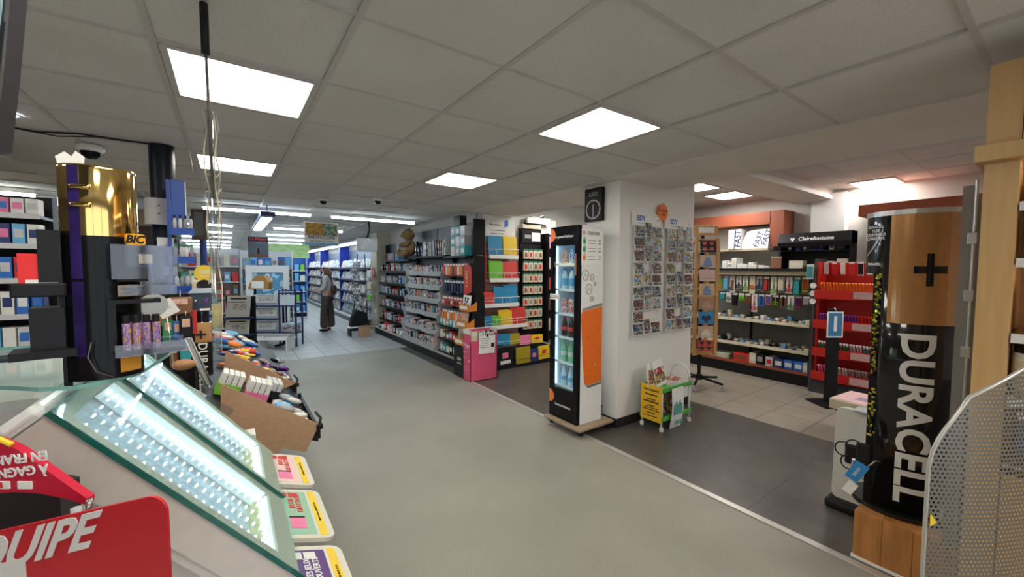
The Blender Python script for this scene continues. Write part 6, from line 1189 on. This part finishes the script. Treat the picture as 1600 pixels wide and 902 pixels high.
# hanging clear tube with cords
P = onz(318, 5, ZC); px_, py_ = P.x, P.y; P2 = dep(341, 548, 1.37)
t = thing('hanging_tube', 'clear plastic tube with cords hanging from the ceiling over the counter', 'tube', (px_, py_, ZC)); dz = ZC-P2.z; dx, dy = P2.x-px_, P2.y-py_
tp = lambda f, ox=0, oy=0: (dx*f+ox, dy*f+oy, -dz*f)
obj('tube', MB().tube([tp(.3), tp(1)], .0125, 14), glass('clear_tube', (.8, .82, .83), .2, .05), t); obj('bracket', MB().tube([(0, 0, 0), tp(.14)], .012, 8), INK, t); obj('rod', MB().tube([(0, 0, -.02), tp(.55, .004)], .0045, 8), mat('brown_rod', (.16, .13, .12), .4, .3, var=.1), t)
for ox, oy, f1, c in ((.014, .0, .95, 'cream'), (-.012, .004, .8, 'cream'), (.02, .01, .7, 'grey')): obj('cord', MB().tube([tp(.3+ (f1-.3)*i/9, ox+.006*math.sin(i*1.9), oy) for i in range(10)], .0022, 5), cm(c), t)
for f_ in (.48, .53, .57, .66): obj('knot', MB().tube([tp(f_, -.016), tp(f_+.004, .016, .004), tp(f_-.012, .028, .004)], .0025, 5), cm('cream'), t)
obj('tape', MB().tube([tp(.86), tp(.93)], .0135, 12), mat('yellowed_tape', (.45, .38, .2), .5, var=.1), t)
# dark wall screen edge in the corner
P = dep(10, 100, .6); k = .6/FPX; t = thing('corner_screen', 'dark edge of a tilted screen with a teal picture high in the near corner', 'screen', (P.x, P.y, P.z), -.6166)
q2 = lambda x, y: ((x-10)*k, -(y-100)*k)
obj('bezel', MB().prism([q2(-220, -160), q2(52, -160), q2(36, 0), q2(16, 130), q2(-2, 235), q2(-220, 260)][::-1], .02), mat('dark_bezel', (.03, .03, .035), .4, var=.1), t); obj('picture', MB().prism([q2(-220, -140), q2(40, -140), q2(22, 20), q2(2, 130), q2(-220, 130)][::-1], .002, M=Matrix.Translation((0, -.011, 0))), mat('teal_picture', (.25, .4, .42), .4, var=.15, scale=5), t); obj('lower_picture', MB().prism([q2(-220, 35), q2(19, 40), q2(6, 120), q2(-8, 190), q2(-220, 200)][::-1], .002, M=Matrix.Translation((0, -.0125, 0))), mat('deep_blue_picture', (.07, .08, .2), .4, var=.15, scale=5), t)
obj('arm', MB().tube([q2(-60, -160)[:1]+(.01, q2(-60, -160)[1]), (q2(-60, -160)[0], .01, ZC-P.z)], .012), BLK, t)
# counter racks: cardboard dividers and the goods between them
t = thing('sloped_rack', 'black sloped counter rack filled with boxed small goods along the aisle', 'rack', (-.1, 3.4, .735)); wobj('slope', MB().prism([(-.13, .736), (.25, .736), (.34, .7), (.34, .73), (-.13, .928)], 2.5, M=Matrix.Translation((0, 3.38, 0))), BLK, t)
def zs_(x): return .73+(.34-x)*.27/.64
KR = KRAFT
def divider(lb, yy, pts):
    o = thing('cardboard_divider', lb, 'divider', (.1, yy, .735), 0, 'cardboard dividers on the counter rack'); P = [ony(x, y, yy) for x, y in pts]; Q = [(p.x, max(p.z, zs_(p.x)+.004) if (yy > 2.2 and p.x < .33) else p.z) for p in P]; obj('sheet', MB().prism([(a-.1, b-.735) for a, b in Q], .007), KR, o)
    c = ony(*pts[1], yy); obj('clip', MB().box((c.x-.1+.0, 0, c.z-.735-.01), (.03, .03, .025), bev=.004).tube([(c.x-.1, .0, c.z-.735), (c.x-.085, .05, c.z-.735+.012), (c.x-.1, .1, c.z-.735+.03)], .007), BLK, o); return o
divider('brown cardboard divider beside the lit display cases', 2.1, [(345, 600), (499, 663), (478, 706), (440, 700), (400, 760), (345, 720)]); divider('brown cardboard divider between the multipacks and the wrapped sweets', 2.95, [(352, 548), (463, 599), (441, 634), (440, 680), (352, 680)])
def grid_pack(lb, x, y, c1, c2, nx, ny, s, h, name='multipack'):
    o = thing(name, lb, 'multipack', (x, y, zs_(x)+.015), 0, None, rot=(0, .4, 0)); obj('tray', MB().box((0, 0, h*.25), (nx*s, ny*s, h*.5)), cm(c1), o); b2 = MB()
    for i in range(nx):
        for j in range(ny): b2.box(((i-(nx-1)/2)*s, (j-(ny-1)/2)*s, h*.75), (s*.86, s*.86, h*.5), bev=.002)
    q = obj('packets', b2, cm(c2), o); q['kind'] = 'stuff'; return o
grid_pack('white topped green multipack at the inner end of the counter rack', -.03, 2.55, 'lime green', 'white', 4, 5, .026, .11); grid_pack('white topped pink multipack in the middle of the counter rack', .085, 2.5, 'pink', 'white', 4, 5, .027, .11); grid_pack('silver topped black multipack beside the pink one', .17, 2.68, 'black', 'silver', 3, 6, .027, .09)
gcol = ['white', 'sky blue', 'white', 'navy', 'sky blue', 'grey']
def heap(n, x0, x1, y0, y1, cols, nm, lb, grp, s=.05, seed=1, sil=False):
    rr = random.Random(seed)
    for i in range(n):
        x, y = rr.uniform(x0, x1), rr.uniform(y0, y1); c = cols[i % len(cols)]; c2 = cols[(i+2) % len(cols)]
        o = thing(nm, lb % (c, nth(i)), 'packet', (x, y, zs_(x)+.012+.022*(i % 3)), rr.uniform(-1, 1), grp, rot=(rr.uniform(-.3, .3), .35+rr.uniform(-.2, .2), rr.uniform(-.8, .8)))
        obj('wrapper', MB().ball((0, 0, .01), s*.5, n=10, m=6, sc=(1.25, .8, .4)), cm(c) if not sil else mat('foil_'+c.replace(' ', '_'), COL[c], .2, .7, var=.2), o); obj('print_band', MB().ball((0, 0, .012), s*.36, n=8, m=5, sc=(1, .6, .52)), cm(c2), o)
heap(14, .2, .29, 2.2, 2.6, gcol, 'gum_pack', '%s gum packet, %s of the heap at the aisle end of the rack', 'gum packets on the counter rack', .07, 1)
heap(38, -.05, .22, 3.05, 3.8, ['orange', 'white', 'yellow', 'white', 'red', 'navy'], 'wrapped_sweet', '%s wrapped sweet, %s of the heap beyond the far divider', 'wrapped sweets beyond the divider', .058, 2)
heap(16, .2, .33, 3.05, 3.7, ['silver', 'grey', 'purple', 'black', 'brown'], 'foil_bag', '%s foil bag, %s of the heap at the rack end', 'foil bags at the rack end', .08, 3, True)
heap(26, -.1, .15, 3.9, 4.6, ['sky blue', 'white', 'blue', 'grey', 'red', 'orange', 'white'], 'snack_bag', '%s snack bag, %s of the far heap on the counter rack', 'snack bags on the counter rack', .1, 4)
t = thing('clear_case', 'clear plastic case of cards at the aisle end of the counter rack', 'case', (.26, 2.35, .755), 0, None, rot=(0, .35, 0)); obj('box', shellbox(-.08, .08, -.15, .15, 0, .035), CLR, t)
for i in range(6): obj('card', MB().box((0, -.12+.045*i, .012), (.12, .035, .02)), cm(['white', 'grey', 'cream', 'orange', 'white', 'silver'][i]), t)
for i, yy in enumerate((2.45, 3.3)): o = thing('front_rail', 'black front rail of the counter rack, %s divider' % ['by the nearer', 'by the farther'][i], 'rail', (.345, yy, .735), 0); obj('bar', MB().box((0, 0, .0), (.014, .62, .05)), BLK, o); obj('hook', MB().box((-.008, -.3, .03), (.02, .03, .03), bev=.004), BLK, o); obj('hook', MB().box((-.008, .3, .03), (.02, .03, .03), bev=.004), BLK, o)
# stationery leaflets beside the far lit case
t = thing('leaflet_holder', 'clear leaflet holder with dark blue printed card above the far lit case', 'holder', (-.105, 1.98, 1.0), 0, rot=(0, .72, 0)); obj('sleeve', MB().box((0, 0, 0), (.2, .012, .1)), CLR, t); obj('card', MB().box((.01, -.004, -.01), (.12, .006, .07)), printed('card_blue_photo', [(.03, .05, .15), (.4, .4, .42), (.1, .08, .08)], 3), t); obj('white_sheet', MB().box((-.06, .004, .01), (.09, .004, .08)), PAPER, t); obj('leg', MB().box((.0, .01, -.16), (.012, .012, .26)), CLR, t)
box_item('white_box', 'small white box with a red panel between the lit case and the divider', 'box', (.04, 2.0, .74), (.07, .08, .12), 'white', group=None, c2='red')
# column, blue rack, accessories
P = onz(252, 228, ZC); struct('wall_column', MB().cyl((P.x-.0, P.y, .737), .072, ZC-.737, 20), mat('navy_black_column', (.012, .014, .025), .35, var=.15))
cx0, cy0 = P.x, P.y
t = thing('leafy_garland', 'green leafy garland with white cards hung down the dark column', 'garland', (cx0+.03, cy0-.1, 1.35)); lf = MB(); rr = random.Random(8)
for i in range(60): z = rr.uniform(.0, .62); a = rr.uniform(0, 6.28); lf.add([(.03*math.cos(a), .03*math.sin(a)-.01, z), (.06*math.cos(a+.4), .06*math.sin(a+.4)-.01, z+.02), (.075*math.cos(a), .075*math.sin(a)-.01, z), (.06*math.cos(a-.4), .06*math.sin(a-.4)-.01, z-.015)], [(0, 1, 2, 3)])
o = obj('leaves', lf, mat('dark_leaf', (.03, .09, .04), .5, var=.3), t); o['kind'] = 'stuff'; obj('stem', MB().tube([(0, 0, 0), (.01, -.01, .3), (0, 0, .66)], .004), cm('green'), t)
for i, z in enumerate((.38, .18, .06)): obj('white_card', MB().box((-.01+.02*i, -.07, z), (.09-.02*i, .003, .06), M=None), PAPER, t)
obj('paper_cuff', MB().lathe([(.07, .5), (.07, .68)], (-.055, .02, 0), 16), mat('pale_cuff', (.45, .43, .42), .7, var=.05), t)
P = dep(283, 450, 2.72); t = thing('blue_rack', 'tall narrow blue rack of small bottles beside the dark column', 'rack', (P.x, P.y, .735), -math.atan2(P.x, P.y)); hh = dep(283, 284, 2.72).z-.735
BLU = mat('royal_blue_metal', (.01, .07, .4), .35, var=.05); obj('post', MB().box((-.05, .03, hh/2), (.02, .07, hh)), BLU, t); obj('header', MB().box((.0, .0, hh-.16), (.075, .05, .32), bev=.004), BLU, t); obj('header_side', MB().box((.04, -.0, hh-.16), (.006, .052, .3)), PAPER, t)
lvls = [hh*f_ for f_ in (.33, .48, .62, .755)]+[hh*.2]
for i, z in enumerate(lvls): obj('tray', MB().box((.02, -.02, z-.01), (.12, .09, .02)).box((.02, -.065, z), (.12, .004, .045)), BLU, t)
Rl2 = Matrix.Rotation(-math.atan2(P.x, P.y), 4, 'Z')
for i, z in enumerate(lvls):
    for j in range(4):
        v = Rl2 @ Vector((-.02+.028*j, -.035, z)); o = thing('small_bottle', '%s small pale bottle from the post in the %s tray of the blue rack' % (nth(j), ['second', 'third', 'fourth', 'top', 'lowest'][i]), 'bottle', (P.x+v.x, P.y+v.y, .735+v.z+.001), 0, 'small bottles in the blue rack'); obj('body', MB().lathe([(0, 0), (.011, 0), (.011, .07), (.005, .09)], n=10), [cm('silver'), cm('white'), cm('grey')][(i+j) % 3], o); obj('cap', MB().cyl((0, 0, .088), .006, .02, 8), cm('black' if i > 2 else 'green'), o)
def at(lbl, name, cat, x, y, D, build, rz=None):
    P = dep(x, y, D); o = thing(name, lbl, cat, (P.x, P.y, P.z), -math.atan2(P.x, P.y) if rz is None else rz); build(o); return o
t = thing('accessory_stand', 'dark wire accessory stand at the back of the counter behind the lit cases', 'stand', (-.3, 3.1, .736)); obj('frame', MB().box((0, .1, .33), (.3, .03, .66)), BLK, t); wr = MB()
for i in range(5): wr.tube([(-.14+.07*i, .09, .62), (-.14+.07*i, -.22, .63)], .004, 5)
obj('prongs', wr, CHR, t); obj('foot', MB().box((0, .05, .012), (.3, .3, .024)), BLK, t)
def disc_item(c, r):
    def b(o): obj('disc', MB().cyl((0, 0, 0), r, .012, 28, M=Matrix.Rotation(PI/2, 4, 'X')), cm(c), o); obj('print', MB().box((0, -.014, .01), (r*1.1, .001, r*.5)).box((0, -.0145, -.02), (r*.8, .001, r*.2)), mat('pale_print', (.75, .65, .35), .5, var=.1), o); obj('stem', MB().tube([(0, .0, -r), (0, .01, -.75)], .006), BLK, o)
    return b
at('round yellow sign disc above the accessory stand', 'round_sign', 'sign', 319, 427, 2.75, disc_item('yellow', .055))
at('round cream ring tin with dark opening under the yellow disc', 'round_tin', 'tin', 319, 449, 2.7, lambda o: (obj('tin', MB().box((0, 0, 0), (.13, .03, .1), bev=.012), cm('cream'), o), obj('opening', MB().cyl((0, 0, .0), .04, .004, 24, M=Matrix.Translation((.0, -.016, .012)) @ Matrix.Rotation(PI/2, 4, 'X')), INK, o), obj('label_patch', MB().box((-.0, -.019, -.01), (.07, .002, .05)), PAPER, o), obj('stem', MB().tube([(0, 0, -.05), (0, .01, -.62)], .006), BLK, o)))
at('dark blue display box with purple emblem beside the hanging tube', 'display_box', 'box', 320, 470, 2.45, lambda o: (obj('box', MB().prism([(-.075, .05), (.06, .05), (.06, -.06), (-.05, -.06)], .08), mat('slate_navy', (.03, .05, .09), .4, var=.1), o), obj('lid', MB().prism([(-.08, .05), (.06, .05), (.05, .075), (-.055, .075)], .1), mat('pale_blue_lid', (.4, .5, .6), .35, var=.05), o), obj('emblem', MB().tube([(-.005, -.043, .01), (.01, -.043, -.01), (-.01, -.043, -.025)], .003).tube([(.012, -.043, .02), (.01, -.043, -.01)], .003), cm('purple'), o), obj('label_patch', MB().box((.0, -.041, -.05), (.05, .001, .012)), PAPER, o), obj('stem', MB().box((0, 0, -.25), (.02, .02, .38)), BLK, o)))
def mini(o):
    obj('body', MB().box((0, 0, -.11), (.088, .04, .36), bev=.006), TBLK, o); obj('copper_top', MB().box((.0, -.003, .11), (.09, .042, .12), bev=.006), COP, o); obj('plus_sign', MB().box((-.01, -.025, .1), (.05, .002, .013)).box((-.01, -.0255, .1), (.012, .002, .05)), INK, o); text('DURACELL', .062, DW, o, (-.005, -.0215, -.1), (PI/2, PI/2, 0), .001)
at('small battery-shaped counter display behind the lit cases', 'battery_box', 'display box', 318, 548, 2.4, mini)
at('tall thin red pack beside the small battery display', 'red_pack', 'pack', 302, 503, 2.35, lambda o: (obj('card', MB().box((0, 0, 0), (.035, .02, .14)), cm('red'), o), obj('stem', MB().box((0, .0, -.18), (.012, .012, .22)), BLK, o)))
for i, (x, y, c, w, h, lb, nm) in enumerate([(263, 520, 'green', .05, .15, 'green hanging lighter pack with a price flag', 'lighter_pack'), (277, 522, 'blue', .035, .15, 'bright blue hanging lighter pack beside the green one', 'lighter_pack'), (291, 515, 'black', .06, .16, 'black hanging pack with a pink price flag', 'lighter_pack'), (282, 478, 'brown', .11, .1, 'dark brown leather pouch hanging on the wire prongs', 'leather_pouch'), (258, 492, 'ochre', .06, .13, 'tan leather strap hanging behind the white card', 'leather_strap'), (290, 550, 'teal', .05, .1, 'dark teal pack hanging under the black pack', 'lighter_pack'), (272, 555, 'brown', .04, .12, 'reddish brown cord bundle hanging over the lit case', 'cord_bundle')]):
    COL['ochre'] = (.35, .15, .05)
    def b(o, c=c, w=w, h=h, i=i):
        obj('pouch', MB().box((0, 0, 0), (w, .025, h), bev=.01), cm(c), o); obj('flag', MB().box((.0, -.015, h*.25), (w*.6, .002, h*.3)), mat('pink_flag', (.7, .42, .35), .6, var=.05), o); obj('hanger', MB().tube([(0, 0, h/2), (0, .02, h/2+.03), (0, .12, h/2+.035)], .003, 5), CHR, o)
    at(lb, nm, 'pack', x, y, 2.3, b)
at('white price card tilted in front of the leather straps', 'hanging_card', 'card', 260, 482, 1.9, lambda o: (obj('card', MB().box((0, 0, 0), (.075, .002, .075), M=Matrix.Rotation(-.5, 4, 'Y')), PAPER, o), obj('handwriting', MB().tube([(-.02+.004*q, -.002, .005+.004*math.sin(q*2)) for q in range(10)], .001, 4), INK, o), obj('stem', MB().tube([(0, .003, -.03), (.02, .01, -.3)], .003), CHR, o)))
for i, (x, y) in enumerate(((222, 487), (240, 477))): at('grey round plastic disc, %s, beside the giant lighter display' % ['lower', 'upper'][i], 'hanging_disc', 'disc', x, y, 1.5, lambda o: (obj('disc', MB().cyl((0, 0, 0), .042, .008, 24, M=Matrix.Rotation(PI/2-.3, 4, 'X')), mat('grey_disc', (.25, .27, .29), .3, var=.05), o), obj('stem', MB().tube([(0, .005, 0), (.0, .05, -.3)], .004), CHR, o)))
at('leaning silver framed wire panel in front of the small battery display', 'mesh_screen', 'screen', 311, 566, 2.1, lambda o: (obj('frame', MB().tube([(-.055, 0, .13), (-.03, 0, .13), (.05, 0, -.13), (.025, 0, -.13), (-.055, 0, .13)], .005), STL, o), obj('mesh', MB().prism([(-.05, .125), (-.032, .125), (.046, -.125), (.028, -.125)], .003), GRY, o), obj('foot', MB().tube([(.04, 0, -.13), (.04, .02, -.25)], .005), STL, o)))
at('tan leather roll lying over the far lit case', 'leather_roll', 'roll', 287, 570, 2.0, lambda o: (obj('roll', MB().ball((0, 0, 0), .045, sc=(1.1, .8, .6)), mat('tan_leather', (.4, .2, .09), .5, var=.1), o), obj('stalk', MB().box((0, .02, -.165), (.02, .02, .33)), BLK, o)))
at('white cloth bundle hung beside the dark column', 'cloth_bundle', 'bundle', 268, 446, 2.9, lambda o: (obj('cloth', MB().ball((0, 0, 0), .05, sc=(1, .6, .6)).ball((-.03, 0, .02), .035), PAPER, o), obj('hook', MB().tube([(0, 0, .02), (.01, .05, .05), (0, .14, .05)], .004), CHR, o)))
# tobacco and vape wall at the far left
t = thing('vape_wall', 'dark wall unit of blue and white packs at the far left behind the counter', 'shelf unit', (-2.0, 4.2, 0)); wobj('frame', MB().span((-3.2, 4.3, 0), (-1.03, 4.5, 2.05)), BLK, t)
for i, z in enumerate((.75, 1.0, 1.23, 1.47, 1.7, 1.9)): o = wobj('shelf', MB().span((-3.2, 4.05, z-.02), (-1.03, 4.3, z)), BLKG, t); wobj('ticket_rail', MB().span((-3.2, 4.04, z-.025), (-1.03, 4.05, z+.01)), cm('silver'), o, t)
vc = ['white', 'sky blue', 'blue', 'white', 'navy', 'silver', 'pink', 'blue', 'white', 'red']
for k_, z in enumerate((.75, 1.0, 1.23, 1.47, 1.7, 1.9)):
    for i in range(14):
        c = vc[(i*3+k_*2) % 10]; x = -1.07-.066*i; h = [.13, .15, .16, .15, .14, .11][k_]
        o = thing('vape_pack', '%s pack, %s from the aisle on the %s shelf of the far left wall' % (c, nth(i), ['lowest', 'fifth', 'fourth', 'third', 'second', 'top'][k_]), 'pack', (x, 4.13, z+.001), 0, 'packs on the far left wall unit'); obj('carton', MB().box((0, 0, h/2), (.056, .1, h)), cm(c), o); obj('label_patch', MB().box((0, -.051, h*.55), (.042, .001, h*.4)), cm(vc[(i+k_) % 10]), o); obj('price_tag', MB().box((.0, -.056, -.005), (.035, .002, .025)), PAPER, o)
t = thing('cigarette_cabinet', 'cream lit cabinet of cigarette packs with a dark brown top beyond the far left wall', 'cabinet', (-1.3, 6.6, 0)); wobj('carcass', MB().span((-2.6, 6.6, 0), (-.55, 6.9, 1.5)), mat('cream_cabinet', (.5, .45, .35), .5, var=.06), t); wobj('brown_top', MB().span((-2.6, 6.55, 1.72), (-.5, 6.9, 2.05)), mat('dark_walnut', (.06, .035, .025), .45, var=.2, scale=5), t); wobj('cream_bulkhead', MB().span((-2.6, 6.5, 2.05), (-.5, 6.9, 2.25)), mat('tan_bulkhead', (.38, .32, .24), .6, var=.04), t); o = wobj('lit_strip', MB().span((-2.6, 6.56, 1.6), (-.55, 6.6, 1.71)), mat('warm_lit_strip', (.8, .65, .35), .5, em=1.2, emcol=(1, .75, .35)), t)
for z in (.75, .95, 1.15, 1.35, 1.5): wobj('shelf', MB().span((-2.6, 6.42, z-.02), (-.55, 6.6, z)), cm('cream'), t)
for k_, z in enumerate((.95, 1.15, 1.35, 1.5)):
    for i in range(9): c = ['brown', 'white', 'cream', 'red', 'white'][(i+k_) % 5]; o = thing('cigarette_pack', '%s cigarette pack, %s from the aisle on the %s cream cabinet shelf' % (c, nth(i), ['lowest', 'third', 'second', 'top'][k_]), 'pack', (-.62-.11*i, 6.5, z+.001), 0, 'packs in the cream cabinet'); obj('carton', MB().box((0, 0, .045), (.085, .1, .09)), cm(c), o); obj('label_patch', MB().box((0, -.051, .055), (.06, .001, .04)), cm('white' if c != 'white' else 'black'), o)
t = thing('ceiling_spotlight', 'small recessed spotlight in the far left ceiling', 'light', (onz(10, 178, ZC-.006).x, onz(10, 178, ZC-.006).y, ZC-.006)); obj('ring', MB().lathe([(.045, 0), (.05, -.006), (.06, 0)], n=20), WHT, t); obj('lamp', MB().cyl((0, 0, -.002), .044, .003, 20), TUBE, t)
t = thing('ceiling_cable', 'loose dark cables stapled along the ceiling by the dark column', 'cable', (-.6, 3.55, ZC-.008)); obj('cable', MB().tube([(onz(x, y, ZC-.01).x+.6, onz(x, y, ZC-.01).y-3.55, 0-.004*(i % 2)) for i, (x, y) in enumerate([(8, 198), (60, 206), (120, 209), (180, 217), (232, 225)])], .006, 6), INK, t); obj('cable', MB().tube([(onz(x, y, ZC-.01).x+.6, onz(x, y, ZC-.01).y-3.55, -.006) for x, y in [(40, 203), (90, 212), (150, 213), (205, 221)]], .004, 6), INK, t)
t = thing('ceiling_wire', 'loose pale wire loop dangling from the ceiling beside the dark column', 'wire', (onz(290, 230, ZC).x, onz(290, 230, ZC).y, ZC-.004)); obj('wire', MB().tube([(0, 0, 0), (.02, -.01, -.03), (.03, 0, -.1), (.035, 0, -.16)], .004, 6), cm('cream'), t)
# ------------------------------------------------------------------ view
sc = bpy.context.scene
w = bpy.data.worlds.new('world'); sc.world = w; w.use_nodes = True
w.node_tree.nodes['Background'].inputs[0].default_value = (.75, .8, .85, 1); w.node_tree.nodes['Background'].inputs[1].default_value = .25
vs = sc.view_settings; vs.view_transform = 'Standard'; vs.look = 'None'; vs.gamma = 1; vs.use_curve_mapping = False; vs.exposure = 0.68
sc.cycles.use_denoising = True; sc.cycles.max_bounces = 8; sc.cycles.transparent_max_bounces = 16; sc.cycles.sample_clamp_indirect = 6
